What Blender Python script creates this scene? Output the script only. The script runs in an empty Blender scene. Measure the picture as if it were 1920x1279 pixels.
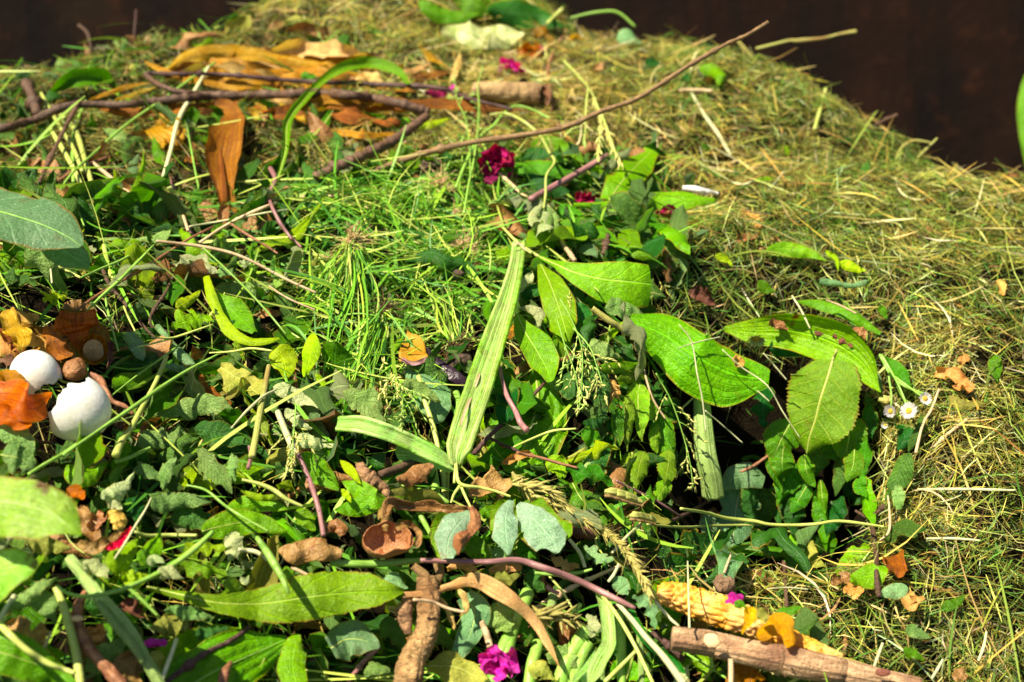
import bpy, math, random
import numpy as np
from mathutils import Vector
R = math.radians
C = bpy.context.scene.collection
SC = bpy.context.scene
random.seed(5); rng = np.random.default_rng(11)

# ---------------------------------------------------------------- camera, light, exposure
CAM = np.array([0.0, 0.0, 0.80]); PITCH = R(15); LENS = 50.0
cd = bpy.data.cameras.new('camera'); cam = bpy.data.objects.new('camera', cd); C.objects.link(cam)
cam.location = CAM; cam.rotation_euler = (R(90) - PITCH, 0, 0)
cd.lens = LENS; cd.sensor_width = 36; cd.clip_start = 0.02; cd.clip_end = 60
cd.dof.use_dof = True; cd.dof.focus_distance = 1.0; cd.dof.aperture_fstop = 6.3; cd.dof.aperture_blades = 7
SC.camera = cam
SUN = Vector((-0.44, -0.36, 0.82)).normalized()
w = bpy.data.worlds.new('World'); SC.world = w; w.use_nodes = True
nt = w.node_tree; sky = nt.nodes.new('ShaderNodeTexSky'); sky.sky_type = 'NISHITA'; sky.sun_disc = False
sky.sun_elevation = math.asin(SUN.z); sky.sun_rotation = math.atan2(SUN.x, SUN.y)
bg = nt.nodes['Background']; bg.inputs['Strength'].default_value = 0.05
nt.links.new(sky.outputs[0], bg.inputs['Color'])
sl = bpy.data.lights.new('sun', 'SUN'); sl.energy = 5.0; sl.angle = R(0.5); sl.color = (1, 0.91, 0.70)
so = bpy.data.objects.new('sun', sl); C.objects.link(so); so.location = (-2, -1, 4)
so.rotation_euler = SUN.to_track_quat('Z', 'Y').to_euler()
SC.view_settings.view_transform = 'Standard'; SC.view_settings.look = 'None'
SC.view_settings.exposure = 1.08; SC.view_settings.gamma = 1.0
SC.render.engine = 'CYCLES'; SC.cycles.use_denoising = True
SC.cycles.max_bounces = 6; SC.cycles.diffuse_bounces = 2; SC.cycles.transmission_bounces = 3; SC.cycles.transparent_max_bounces = 8

# ---------------------------------------------------------------- pixel <-> world
FW = np.array([0, math.cos(PITCH), -math.sin(PITCH)]); UP = np.array([0, math.sin(PITCH), math.cos(PITCH)])
K = 0.36 / 960.0
def ray(px, py):
    px = np.asarray(px, float); py = np.asarray(py, float)
    return FW + np.stack([(px - 960) * K, 0 * px, 0 * px], -1) + ((639.5 - py) * K)[..., None] * UP
def proj(P):
    q = P - CAM; d = q @ FW
    return 960 + q[..., 0] / d / K, 639.5 - (q @ UP) / d / K, d
TILE = {'A': (0, 0), 'B': (640, 0), 'C': (1280, 0), 'D': (0, 420), 'E': (640, 420), 'F': (1280, 420),
        'G': (0, 849), 'H': (640, 849), 'I': (1280, 849)}
def tc(tile, x, y):
    if tile == 'Z': return x, y
    o = TILE[tile]; return o[0] + x * 0.3361, o[1] + y * 0.3361
def tscale(tile): return 1.0 if tile == 'Z' else 0.3361

# ---------------------------------------------------------------- the heap as a height field
cps = [(0,1279,.80),(480,1279,.85),(960,1279,.90),(1400,1279,.89),(1900,1279,.90),
 (0,1000,.86),(400,1000,.92),(800,1000,.96),(1150,1000,1.00),(1750,1000,1.0),(1900,1000,1.01),
 (0,770,.93),(300,770,.99),(600,770,1.02),(960,770,1.06),(1200,770,1.09),(1750,800,1.09),(1900,780,1.10),
 (0,560,1.03),(300,560,1.08),(640,600,1.10),(960,560,1.15),(1250,560,1.17),(1600,560,1.19),(1900,560,1.21),
 (0,400,1.15),(300,400,1.20),(640,400,1.23),(960,400,1.26),(1300,400,1.30),(1600,400,1.32),(1900,400,1.34),
 (0,250,1.36),(300,240,1.40),(640,240,1.42),(960,240,1.45),(1300,240,1.48),(1500,260,1.50),
 (600,90,1.62),(900,90,1.66),(1100,110,1.68),
 (1350,800,1.16),(1450,800,1.17),(1560,820,1.17),(1380,900,1.17),(1500,920,1.18),(1330,1000,1.14),(1450,1020,1.16),(1560,1010,1.15),(1400,1100,1.01),(1540,1110,1.02)]
crest = [(-200,190,1.52),(0,168,1.56),(130,140,1.59),(250,115,1.62),(370,88,1.66),(480,25,1.72),(620,-50,1.80),(800,-70,1.84),(960,-30,1.82),(1080,70,1.78),(1250,100,1.74),(1400,125,1.70),(1500,185,1.66),(1600,250,1.60),(1700,305,1.53),(1780,345,1.46),(1920,350,1.43),(2150,350,1.42)]
pts = [CAM + t * ray(x, y) for x, y, t in cps]
for x, y, t in crest:
    p = CAM + t * ray(x, y); pts.append(p)
    pts.append(p + [0, .12, -.05]); pts.append(p + [0, .40, -.28]); pts.append([p[0], p[1] + .8, .02])
for x in np.linspace(-1.4, 1.4, 9):
    pts.append([x, .45, .06]); pts.append([x, .15, -.02])
for s in (-1, 1):
    for y, z in ((.8, .28), (1.1, .38), (1.45, .42), (1.8, .25)):
        pts.append([s * 1.15, y, z - .12])
pts = np.array(pts)
def tps(d): return np.where(d > 1e-9, d * d * np.log(d + 1e-12), 0)
n = len(pts); D = np.hypot(pts[:, None, 0] - pts[None, :, 0], pts[:, None, 1] - pts[None, :, 1])
M = np.zeros((n + 3, n + 3)); M[:n, :n] = tps(D) + np.eye(n) * 1e-4
M[:n, n] = 1; M[:n, n + 1:] = pts[:, :2]; M[n:, :n] = M[:n, n:].T
wt = np.linalg.solve(M, np.concatenate([pts[:, 2], np.zeros(3)]))
X0, X1, Y0, Y1, ST = -1.5, 1.5, 0.1, 2.9, 0.01
gx = np.arange(X0, X1 + 1e-6, ST); gy = np.arange(Y0, Y1 + 1e-6, ST)
GX, GY = np.meshgrid(gx, gy, indexing='ij')
HZ = np.zeros_like(GX)
for k in range(n): HZ += wt[k] * tps(np.hypot(GX - pts[k, 0], GY - pts[k, 1]))
HZ += wt[n] + wt[n + 1] * GX + wt[n + 2] * GY
def fsin(P, freq, seed, k=7):
    r = np.random.default_rng(seed); out = 0
    for i in range(k):
        d = r.normal(size=3); d /= np.linalg.norm(d); f = freq * (0.6 + 0.9 * r.random())
        out = out + np.sin((P @ d) * f + r.random() * 6.28)
    return out / math.sqrt(k)
PG = np.stack([GX, GY, 0 * GX], -1)
HZ += .009 * fsin(PG, 35, 1) + .005 * fsin(PG, 90, 2) + .0028 * fsin(PG, 200, 3)
HZ = np.maximum(HZ, -.03)
def H(x, y):
    u = np.clip((x - X0) / ST, 0, len(gx) - 1.001); v = np.clip((y - Y0) / ST, 0, len(gy) - 1.001)
    i = u.astype(int); j = v.astype(int); a = u - i; b = v - j
    return (HZ[i, j] * (1 - a) * (1 - b) + HZ[i + 1, j] * a * (1 - b) + HZ[i, j + 1] * (1 - a) * b + HZ[i + 1, j + 1] * a * b)
def HN(x, y):
    e = .02
    nx = -(H(x + e, y) - H(x - e, y)) / (2 * e); ny = -(H(x, y + e) - H(x, y - e)) / (2 * e)
    N = np.stack([nx, ny, np.ones_like(nx)], -1); return N / np.linalg.norm(N, axis=-1, keepdims=True)
TS = np.arange(.55, 2.3, .004)
def hit(px, py):
    px = np.atleast_1d(np.asarray(px, float)); py = np.atleast_1d(np.asarray(py, float))
    d = ray(px, py); P = CAM + TS[None, :, None] * d[:, None, :]
    below = P[..., 2] < H(P[..., 0], P[..., 1])
    i = below.argmax(1); t = TS[i]; t[~below.any(1)] = np.nan
    ok = ~np.isnan(t)
    if not ok.any(): t[:] = 1.7
    elif not ok.all(): t = np.interp(np.arange(len(t)), np.where(ok)[0], t[ok])
    return t

# ---------------------------------------------------------------- materials
MATS = {}
def newmat(name):
    m = bpy.data.materials.new(name); m.use_nodes = True; t = m.node_tree
    for nd in list(t.nodes): t.nodes.remove(nd)
    return m, t
class NB:
    def __init__(s, t): s.t = t
    def n(s, ty, **kw):
        nd = s.t.nodes.new(ty)
        for k, v in kw.items(): setattr(nd, k, v)
        return nd
    def put(s, inp, v):
        if hasattr(v, 'links'): s.t.links.new(v, inp)
        else: inp.default_value = v
    def m(s, op, a, b=0.0, c=0.0, clamp=False):
        nd = s.n('ShaderNodeMath', operation=op, use_clamp=clamp)
        for i, v in enumerate((a, b, c)): s.put(nd.inputs[i], v)
        return nd.outputs[0]
    def mix(s, f, a, b, bt='MIX'):
        nd = s.n('ShaderNodeMix', data_type='RGBA', blend_type=bt)
        s.put(nd.inputs[0], f); s.put(nd.inputs[6], a); s.put(nd.inputs[7], b); return nd.outputs[2]
    def noise(s, vec, sc, det=3, rough=.6, dist=0):
        nd = s.n('ShaderNodeTexNoise'); s.put(nd.inputs['Vector'], vec); nd.inputs['Scale'].default_value = sc
        nd.inputs['Detail'].default_value = det; nd.inputs['Roughness'].default_value = rough; nd.inputs['Distortion'].default_value = dist
        return nd.outputs[0]
    def mr(s, v, a, b, c=0.0, d=1.0):
        nd = s.n('ShaderNodeMapRange'); s.put(nd.inputs[0], v)
        for i, q in enumerate((a, b, c, d)): s.put(nd.inputs[i + 1], q)
        return nd.outputs[0]
    def bump(s, h, st, dist=.002):
        nd = s.n('ShaderNodeBump'); nd.inputs['Strength'].default_value = st; nd.inputs['Distance'].default_value = dist
        s.put(nd.inputs['Height'], h); return nd.outputs[0]
def rgb(c): return (c[0], c[1], c[2], 1)
def finish(t, b, col, bump, rough, trans, tcol=None, spec=.5, sss=0):
    p = b.n('ShaderNodeBsdfPrincipled'); b.put(p.inputs['Base Color'], col); b.put(p.inputs['Roughness'], rough)
    p.inputs['Specular IOR Level'].default_value = spec
    if bump is not None: b.put(p.inputs['Normal'], bump)
    if sss: p.inputs['Subsurface Weight'].default_value = sss; p.inputs['Subsurface Radius'].default_value = (.01, .006, .003); p.inputs['Subsurface Scale'].default_value = .6
    o = b.n('ShaderNodeOutputMaterial'); sh = p.outputs[0]
    if trans:
        tr = b.n('ShaderNodeBsdfTranslucent'); b.put(tr.inputs[0], tcol if tcol is not None else col)
        if bump is not None: b.put(tr.inputs['Normal'], bump)
        mx = b.n('ShaderNodeMixShader'); mx.inputs[0].default_value = trans
        t.links.new(p.outputs[0], mx.inputs[1]); t.links.new(tr.outputs[0], mx.inputs[2]); sh = mx.outputs[0]
    t.links.new(sh, o.inputs[0])
def leafmat(key, c1, c2, vein='pin', vc=None, nv=9, rough=.45, trans=.3, spots=0, spotc=(.12, .05, .02), back=.35, vstr=.55, bs=.5, jit=.25, mott=0):
    m, t = newmat(key); b = NB(t)
    uv = b.n('ShaderNodeUVMap'); uv.uv_map = 'UVMap'; sp = b.n('ShaderNodeSeparateXYZ'); t.links.new(uv.outputs[0], sp.inputs[0])
    U = sp.outputs[0]; V = b.m('SUBTRACT', b.m('MULTIPLY', sp.outputs[1], 2.0), 1.0); aV = b.m('ABSOLUTE', V)
    oc = b.n('ShaderNodeTexCoord').outputs['Object']
    oi = b.n('ShaderNodeObjectInfo').outputs['Random']
    n1 = b.noise(oc, 45, 4, .6); n2 = b.noise(oc, 260, 4, .65); n3 = b.noise(oc, 900, 2, .5)
    wob = b.m('MULTIPLY', b.m('SUBTRACT', n1, .5), .35)
    if vein == 'pin':
        v1 = b.m('SUBTRACT', b.m('MULTIPLY', U, float(nv)), b.m('MULTIPLY', b.m('POWER', aV, .8), nv * .22))
        pp = b.m('PINGPONG', b.m('ADD', v1, wob), .5)
        line = b.mr(pp, .0, .075, 1, 0)
        line2 = b.mr(b.m('PINGPONG', b.m('ADD', b.m('MULTIPLY', aV, 9.0), b.m('MULTIPLY', n1, 2.0)), .5), 0, .12, .35, 0)
        line = b.m('MAXIMUM', line, line2)
    elif vein == 'par':
        pp = b.m('PINGPONG', b.m('ADD', b.m('MULTIPLY', V, nv * .5), b.m('MULTIPLY', wob, .4)), .5)
        line = b.mr(pp, 0, .12, 1, 0)
    elif vein == 'fib':
        st = b.n('ShaderNodeCombineXYZ'); b.put(st.inputs[0], b.m('MULTIPLY', U, 1.2)); b.put(st.inputs[1], b.m('MULTIPLY', V, 8.0)); b.put(st.inputs[2], oi)
        line = b.mr(b.noise(st.outputs[0], 1.5, 4, .7), .42, .62, 0, 1)
    else: line = b.mr(n2, .4, .7, 0, .3)
    mid = b.mr(aV, .02, .05, 1, 0) if vein in ('pin', 'par') else 0.0
    col = b.mix(b.mr(n1, .35, .65), rgb(c1), rgb(c2))
    col = b.mix(b.mr(n2, .35, .7, 0, .75), col, b.mix(.7, col, rgb([q * .35 for q in c1])))
    col = b.mix(b.mr(n3, .45, .72, 0, .35), col, rgb([min(1, q * 1.5 + .03) for q in c2]))
    col = b.mix(b.mr(b.noise(oc, 75, 4, .7, .5), .60, .70, 0, .7), col, rgb((c1[0] * .8 + .03, c1[1] * .45 + .01, c1[2] * .4 + .005)))
    vc = vc or [min(1, q * 1.7 + .05) for q in c1]
    allv = b.m('MAXIMUM', b.m('MULTIPLY', line, vstr), b.m('MULTIPLY', mid, .8)) if vein in ('pin', 'par') else b.m('MULTIPLY', line, vstr)
    col = b.mix(allv, col, rgb(vc))
    if mott: col = b.mix(b.mr(b.noise(oc, 70, 5, .7, .6), .48, .56, 0, mott), col, rgb([min(1, q * 2.2 + .22) for q in c1]))
    if vein in ('pin', 'par'): col = b.mix(b.mr(b.m('ADD', aV, b.m('MULTIPLY', n1, .30)), 1.08, 1.14, 0, .75), col, (.30, .20, .04, 1))
    if spots: col = b.mix(b.mr(b.noise(oc, 28, 3, .6), .70 - spots * .12, .76 - spots * .12), col, rgb(spotc))
    hs = b.n('ShaderNodeHueSaturation'); b.put(hs.inputs['Hue'], b.mr(oi, 0, 1, .5 - .018, .5 + .018)); b.put(hs.inputs['Value'], b.mr(b.m('FRACT', b.m('MULTIPLY', oi, 7.31)), 0, 1, 1 - jit, 1 + jit))
    b.put(hs.inputs['Color'], col); hs.inputs['Saturation'].default_value = 1.12; col = hs.outputs[0]
    bf = b.n('ShaderNodeNewGeometry').outputs['Backfacing']
    col = b.mix(b.m('MULTIPLY', bf, back), col, b.mix(.45, col, rgb((.42, .50, .34))))
    n4 = b.noise(oc, 130, 3, .6, 1.2)
    hgt = b.m('ADD', b.m('ADD', b.m('MULTIPLY', allv, -.7), b.m('MULTIPLY', n2, .9)), b.m('ADD', b.m('MULTIPLY', n3, .25), b.m('MULTIPLY', n4, 1.4 if vein == 'mot' else .8)))
    tcol = b.mix(1.0, col, (1.5, 1.7, .35, 1), 'MULTIPLY')
    finish(t, b, col, b.bump(hgt, min(1, bs * 1.3), .0015 if vein == 'mot' else (.0012 if vein == 'fib' else .002)), b.mr(n2, .3, .7, rough - .1, rough + .15), trans, tcol, .28)
    MATS[key] = m
leafmat('fresh', (.12, .32, .012), (.20, .42, .02), 'pin', rough=.36)
leafmat('lime', (.30, .48, .015), (.42, .58, .04), 'pin', rough=.38)
leafmat('mid', (.06, .20, .012), (.11, .29, .02), 'pin', rough=.38)
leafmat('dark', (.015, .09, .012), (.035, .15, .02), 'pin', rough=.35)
leafmat('bluehosta', (.11, .26, .11), (.18, .34, .17), 'pin', nv=5, rough=.35, vstr=.35)
leafmat('blue', (.14, .28, .11), (.25, .40, .20), 'pin', rough=.3, back=.2, vstr=.35)
leafmat('grey', (.14, .27, .06), (.30, .43, .15), 'pin', rough=.45, bs=.9, nv=11, vstr=.5, trans=.18)
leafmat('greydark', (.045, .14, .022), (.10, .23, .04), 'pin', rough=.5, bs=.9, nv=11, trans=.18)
leafmat('pale', (.42, .52, .22), (.58, .60, .34), 'pin', rough=.5, nv=11, trans=.2, vstr=.3, bs=.9)
leafmat('olive', (.26, .28, .05), (.40, .36, .10), 'pin', rough=.6, trans=.2)
leafmat('hosta', (.13, .33, .015), (.22, .43, .03), 'par', nv=11, rough=.33, vstr=.4, bs=.6, spots=.28)
leafmat('hostadark', (.025, .17, .02), (.06, .25, .03), 'par', nv=9, rough=.3, vstr=.3, bs=.6)
leafmat('hostapale', (.20, .46, .05), (.42, .64, .16), 'par', nv=9, rough=.2, vstr=.3, spots=.5, bs=.5)
leafmat('variegated', (.38, .52, .14), (.62, .70, .38), 'par', nv=9, rough=.5, mott=.8)
leafmat('strap', (.13, .36, .02), (.34, .54, .10), 'fib', vc=(.74, .80, .42), rough=.16, vstr=.8, mott=.35, jit=.05)
leafmat('lanceleaf', (.15, .33, .015), (.23, .42, .03), 'pin', nv=6, rough=.38, vstr=.5, spots=.3)
leafmat('serrleaf', (.16, .34, .03), (.24, .43, .05), 'pin', nv=7, rough=.5, spots=.2, vc=(.50, .60, .12), vstr=.55, trans=.35)
leafmat('husk', (.70, .37, .05), (.86, .58, .17), 'fib', vc=(.30, .10, .012), rough=.4, trans=.35, vstr=.75, back=.1, jit=.15)
leafmat('huskpale', (.68, .42, .17), (.80, .56, .28), 'fib', vc=(.38, .18, .07), rough=.55, trans=.25, vstr=.6, back=.1)
leafmat('huskbrown', (.32, .13, .03), (.52, .25, .06), 'fib', vc=(.14, .05, .025), rough=.5, trans=.2, vstr=.8, back=.1)
leafmat('glossyblue', (.26, .44, .26), (.42, .58, .42), 'pin', nv=6, rough=.16, vstr=.25, back=.1)
leafmat('brown', (.20, .09, .035), (.44, .26, .12), 'mot', rough=.38, trans=.1, back=.2, bs=.9)
leafmat('darkbrown', (.10, .04, .025), (.20, .09, .05), 'mot', rough=.6, trans=.08, back=.1, bs=.9)
leafmat('tanleaf', (.48, .24, .07), (.70, .45, .17), 'mot', rough=.6, trans=.2, back=.1)
leafmat('onion', (.52, .15, .015), (.74, .29, .035), 'fib', vc=(.26, .06, .012), rough=.28, trans=.45, vstr=.75, back=.05, bs=.3)
leafmat('yellowhusk', (.85, .50, .03), (.95, .62, .10), 'fib', vc=(.6, .28, .02), rough=.4, trans=.35, back=.05)
leafmat('magenta', (.62, .02, .38), (.80, .06, .55), 'fib', vc=(.85, .25, .65), rough=.4, trans=.3, vstr=.6, back=.05)
leafmat('crimson', (.30, .01, .06), (.50, .02, .14), 'fib', vc=(.15, .01, .03), rough=.5, trans=.25, back=.05)
leafmat('redskin', (.60, .02, .01), (.75, .06, .01), 'mot', rough=.25, trans=.15, back=.05)
leafmat('whitepetal', (.75, .70, .72), (.85, .82, .84), 'fib', vc=(.55, .5, .6), rough=.5, trans=.25, back=.0)
leafmat('lilacwhite', (.55, .48, .55), (.72, .66, .70), 'mot', rough=.5, trans=.1, back=0)
leafmat('peelgold', (.55, .30, .06), (.62, .36, .10), 'mot', rough=.4, trans=.1, back=0)
leafmat('blackskin', (.012, .006, .012), (.03, .01, .02), 'mot', rough=.25, trans=0, back=0)
def plain(key, c1, c2, sc=80, rough=.6, bs=.6, trans=0, stretch=None, dist=.002, spec=.4, sss=0, attr=False, c3=None):
    m, t = newmat(key); b = NB(t); oc = b.n('ShaderNodeTexCoord').outputs['Object']
    uv = b.n('ShaderNodeUVMap'); uv.uv_map = 'UVMap'; vec = oc
    if stretch:
        mp = b.n('ShaderNodeMapping'); t.links.new(uv.outputs[0], mp.inputs[0]); mp.inputs['Scale'].default_value = stretch; vec = mp.outputs[0]; sc = 1
    n1 = b.noise(vec, sc, 5, .68, .3 if stretch else 0); n2 = b.noise(oc, 420, 4, .6)
    oi = b.n('ShaderNodeObjectInfo').outputs['Random']
    col = b.mix(b.mr(n1, .36, .62), rgb(c1), rgb(c2))
    if c3 is not None: col = b.mix(b.mr(b.noise(oc, 22, 3, .6), .5, .66), col, rgb(c3))
    col = b.mix(b.mr(n2, .4, .8, 0, .5), col, b.mix(.6, col, rgb([q * .35 for q in c1])))
    if attr:
        at = b.n('ShaderNodeAttribute'); at.attribute_name = 'Col'; col = b.mix(b.mr(n2, .3, .8, 0, .25), at.outputs[0], b.mix(.5, at.outputs[0], (.1, .07, .02, 1)))
    else:
        hs = b.n('ShaderNodeHueSaturation'); b.put(hs.inputs['Value'], b.mr(oi, 0, 1, .8, 1.2)); b.put(hs.inputs['Color'], col); col = hs.outputs[0]
    h = b.m('ADD', n1, b.m('MULTIPLY', n2, .4))
    finish(t, b, col, b.bump(h, bs, dist), rough, trans, None, spec, sss)
    MATS[key] = m
plain('blades', (.2, .2, .1), (.2, .2, .1), rough=.5, bs=.15, trans=.28, attr=True)
plain('soil', (.004, .003, .002), (.012, .008, .004), sc=30, rough=1, bs=1, dist=.01, spec=.05)  # dark humus, blackened further to put gap shade into its colour
plain('bark', (.045, .02, .012), (.17, .09, .05), stretch=(60, 5, 1), rough=.6, bs=.7)
plain('barkdark', (.05, .022, .018), (.12, .055, .045), stretch=(50, 5, 1), rough=.55, bs=.6)
plain('barkgold', (.09, .045, .015), (.26, .15, .055), stretch=(50, 5, 1), rough=.55, bs=.6)
plain('log', (.28, .14, .06), (.66, .43, .24), stretch=(7, 9, 1), rough=.75, bs=1.0, dist=.006, c3=(.26, .13, .07))
plain('woodend', (.60, .36, .18), (.72, .48, .26), sc=200, rough=.8)
plain('rootwood', (.36, .18, .06), (.68, .43, .18), stretch=(60, 5, 1), rough=.8, bs=1.0, dist=.007, c3=(.26, .12, .04))
plain('rootbrown', (.15, .07, .03), (.38, .21, .10), stretch=(20, 4, 1), rough=.75, bs=1.0, dist=.003)
plain('rootlet', (.45, .28, .12), (.60, .42, .20), sc=120, rough=.8)
plain('pithy', (.30, .19, .08), (.50, .33, .15), sc=90, rough=.9, bs=1.2, dist=.004, c3=(.16, .09, .04))
plain('mud', (.16, .09, .05), (.30, .18, .10), sc=120, rough=.95, bs=1.3, dist=.004)
plain('darkclump', (.05, .032, .022), (.14, .09, .06), sc=160, rough=.95, bs=1.3, dist=.004)
plain('stemgreen', (.20, .42, .05), (.34, .55, .10), stretch=(4, 10, 1), rough=.32, bs=.3, trans=.1)
plain('stemyellow', (.45, .55, .08), (.62, .66, .20), stretch=(4, 10, 1), rough=.35, bs=.3, trans=.1)
plain('stempale', (.50, .52, .26), (.66, .64, .36), stretch=(5, 12, 1), rough=.4, bs=.4)
plain('stempurple', (.20, .07, .08), (.42, .22, .20), stretch=(4, 10, 1), rough=.35, bs=.3)
plain('stemtan', (.50, .33, .17), (.66, .48, .28), stretch=(8, 10, 1), rough=.55, bs=.5)
plain('stemred', (.17, .06, .03), (.38, .17, .08), stretch=(8, 6, 1), rough=.5, bs=.5)
plain('celery', (.26, .44, .08), (.46, .60, .20), stretch=(2, 40, 1), rough=.3, bs=.8, trans=.08)
plain('egg', (.86, .82, .74), (.92, .90, .86), sc=45, rough=.45, bs=.3, sss=.2, c3=(.78, .72, .60))
plain('cob', (.66, .25, .012), (.80, .40, .05), sc=140, rough=.38, bs=.8, sss=.3, c3=(.85, .52, .20))
plain('podgreen', (.42, .45, .08), (.56, .55, .16), stretch=(2, 16, 1), rough=.45, bs=.8, c3=(.35, .22, .06))
plain('podbrown', (.40, .22, .08), (.52, .32, .12), stretch=(2, 10, 1), rough=.55, bs=.8)
plain('spikelet', (.55, .55, .10), (.72, .66, .24), sc=300, rough=.5, bs=.3, trans=.15)
plain('spikegreen', (.28, .48, .06), (.45, .58, .14), sc=300, rough=.5, bs=.3, trans=.15)
plain('earwheat', (.26, .24, .05), (.46, .38, .11), sc=300, rough=.55, bs=.4, trans=.1)
plain('daisydisc', (.78, .52, .03), (.88, .66, .08), sc=900, rough=.8, bs=1.5)
def wallmat():
    m, t = newmat('rustwall'); b = NB(t); oc = b.n('ShaderNodeTexCoord').outputs['Object']
    mp = b.n('ShaderNodeMapping'); t.links.new(oc, mp.inputs[0]); mp.inputs['Scale'].default_value = (3, 3, .7)
    n1 = b.noise(mp.outputs[0], 1.6, 6, .7, .5); n2 = b.noise(oc, 14, 6, .7); n3 = b.noise(oc, 2.2, 3, .5)
    col = b.mix(b.mr(n1, .38, .66), (.004, .0022, .0014, 1), (.018, .0065, .003, 1))  # wall's shade put into a near-black rust base
    col = b.mix(b.mr(n2, .55, .75, 0, .7), col, (.06, .018, .006, 1))
    col = b.mix(b.mr(n3, .5, .7, 0, .6), col, (.05, .026, .008, 1))
    finish(t, b, col, b.bump(n2, .5, .01), .85, 0, spec=.15); MATS['rustwall'] = m
wallmat()

# ---------------------------------------------------------------- mesh building
class Acc:
    def __init__(s): s.V = []; s.Q = []; s.U = []; s.c = []; s.n = 0
    def add(s, V, Q, U, col=None):
        s.V.append(V); s.Q.append(Q + s.n); s.U.append(U); s.n += len(V)
        s.c.append(np.tile(np.array([*(col if col is not None else (1, 1, 1)), 1.0]), (len(V), 1)) if col is None or np.ndim(col) == 1 else col)
    def grid(s, P, closed=False, col=None):
        a, bb = P.shape[:2]; idx = np.arange(a * bb).reshape(a, bb)
        U = np.stack(np.broadcast_arrays(np.linspace(0, 1, a)[:, None], np.linspace(0, 1, bb)[None, :]), -1).reshape(-1, 2)
        if closed: nx = np.concatenate([idx[:, 1:], idx[:, :1]], 1); i0 = idx[:-1]; j0 = nx[:-1]; j1 = nx[1:]; i1 = idx[1:]
        else: i0 = idx[:-1, :-1]; j0 = idx[:-1, 1:]; j1 = idx[1:, 1:]; i1 = idx[1:, :-1]
        Q = np.stack([i0, j0, j1, i1], -1).reshape(-1, 4)
        s.add(P.reshape(-1, 3), Q, U, col); return s
    def build(s, name, mat, parent=None, origin=None, thick=0, color=False):
        V = np.concatenate(s.V); Q = np.concatenate(s.Q); U = np.concatenate(s.U)
        if origin is None: origin = V[0] if parent is None else parent['_o']
        origin = np.array(list(origin), float)
        me = mesh_of(name, V - origin, Q, U, np.concatenate(s.c) if color else None)
        me.materials.append(MATS[mat]); o = bpy.data.objects.new(name, me); C.objects.link(o)
        if parent is None: o.location = origin
        else: o.parent = parent
        o['_o'] = [float(q) for q in origin]
        if thick: md = o.modifiers.new('t', 'SOLIDIFY'); md.thickness = thick; md.offset = 0
        return o
def mesh_of(name, V, Q, U, col=None):
    me = bpy.data.meshes.new(name); me.vertices.add(len(V)); me.vertices.foreach_set('co', V.astype(np.float32).ravel())
    me.loops.add(Q.size); me.loops.foreach_set('vertex_index', Q.astype(np.int32).ravel())
    me.polygons.add(len(Q)); me.polygons.foreach_set('loop_start', np.arange(0, Q.size, 4, dtype=np.int32))
    me.polygons.foreach_set('use_smooth', np.ones(len(Q), bool))
    uvl = me.uv_layers.new(name='UVMap'); uvl.data.foreach_set('uv', U[Q.ravel()].astype(np.float32).ravel())
    if col is not None:
        ca = me.color_attributes.new('Col', 'FLOAT_COLOR', 'POINT'); ca.data.foreach_set('color', col.astype(np.float32).ravel())
    me.update(calc_edges=True); me.validate(); return me
HERO = []
def tag(o, label, cat, group=None, kind=None, px=None):
    if label: o['label'] = label
    if cat: o['category'] = cat
    if group: o['group'] = group
    if kind: o['kind'] = kind
    return o
def cr(P, n):
    P = np.asarray(P, float)
    if len(P) == 2: return P[0] + (P[1] - P[0]) * np.linspace(0, 1, n)[:, None]
    L = np.concatenate([[0], np.cumsum(np.maximum(np.linalg.norm(np.diff(P[:, :2], axis=0), axis=1), 1e-6) ** .7)])
    Q = np.concatenate([[2 * P[0] - P[1]], P, [2 * P[-1] - P[-2]]]); u = np.linspace(0, L[-1], n); out = []
    for x in u:
        i = min(np.searchsorted(L, x, 'right') - 1, len(P) - 2); f = (x - L[i]) / (L[i + 1] - L[i])
        a, b, c, d = Q[i:i + 4]
        out.append(.5 * (2 * b + (c - a) * f + (2 * a - 5 * b + 4 * c - d) * f * f + (3 * b - a - 3 * c + d) * f ** 3))
    return np.array(out)
def nrm(v): return v / np.maximum(np.linalg.norm(v, axis=-1, keepdims=True), 1e-9)
def smooth1(a, k=2):
    for _ in range(k):
        a = np.concatenate([a[:1], (a[:-2] + 2 * a[1:-1] + a[2:]) / 4, a[-1:]])
    return a
def path(tile, pts, n, l=.02, t=None):
    """pixel polyline -> world curve lying l metres in front of the heap surface (or at own depths t)"""
    pp = np.array([tc(tile, p[0], p[1]) for p in pts]); q = cr(pp, n); s = np.linspace(0, 1, n)
    lift = np.interp(s, np.linspace(0, 1, len(l)), l) if hasattr(l, '__len__') else np.full(n, l)
    th = hit(q[:, 0], q[:, 1])
    if t is not None: tt = np.interp(s, np.linspace(0, 1, len(t)), t)
    else: tt = smooth1(th, 6) - lift
    return CAM + tt[:, None] * ray(q[:, 0], q[:, 1]), tt, q
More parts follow.
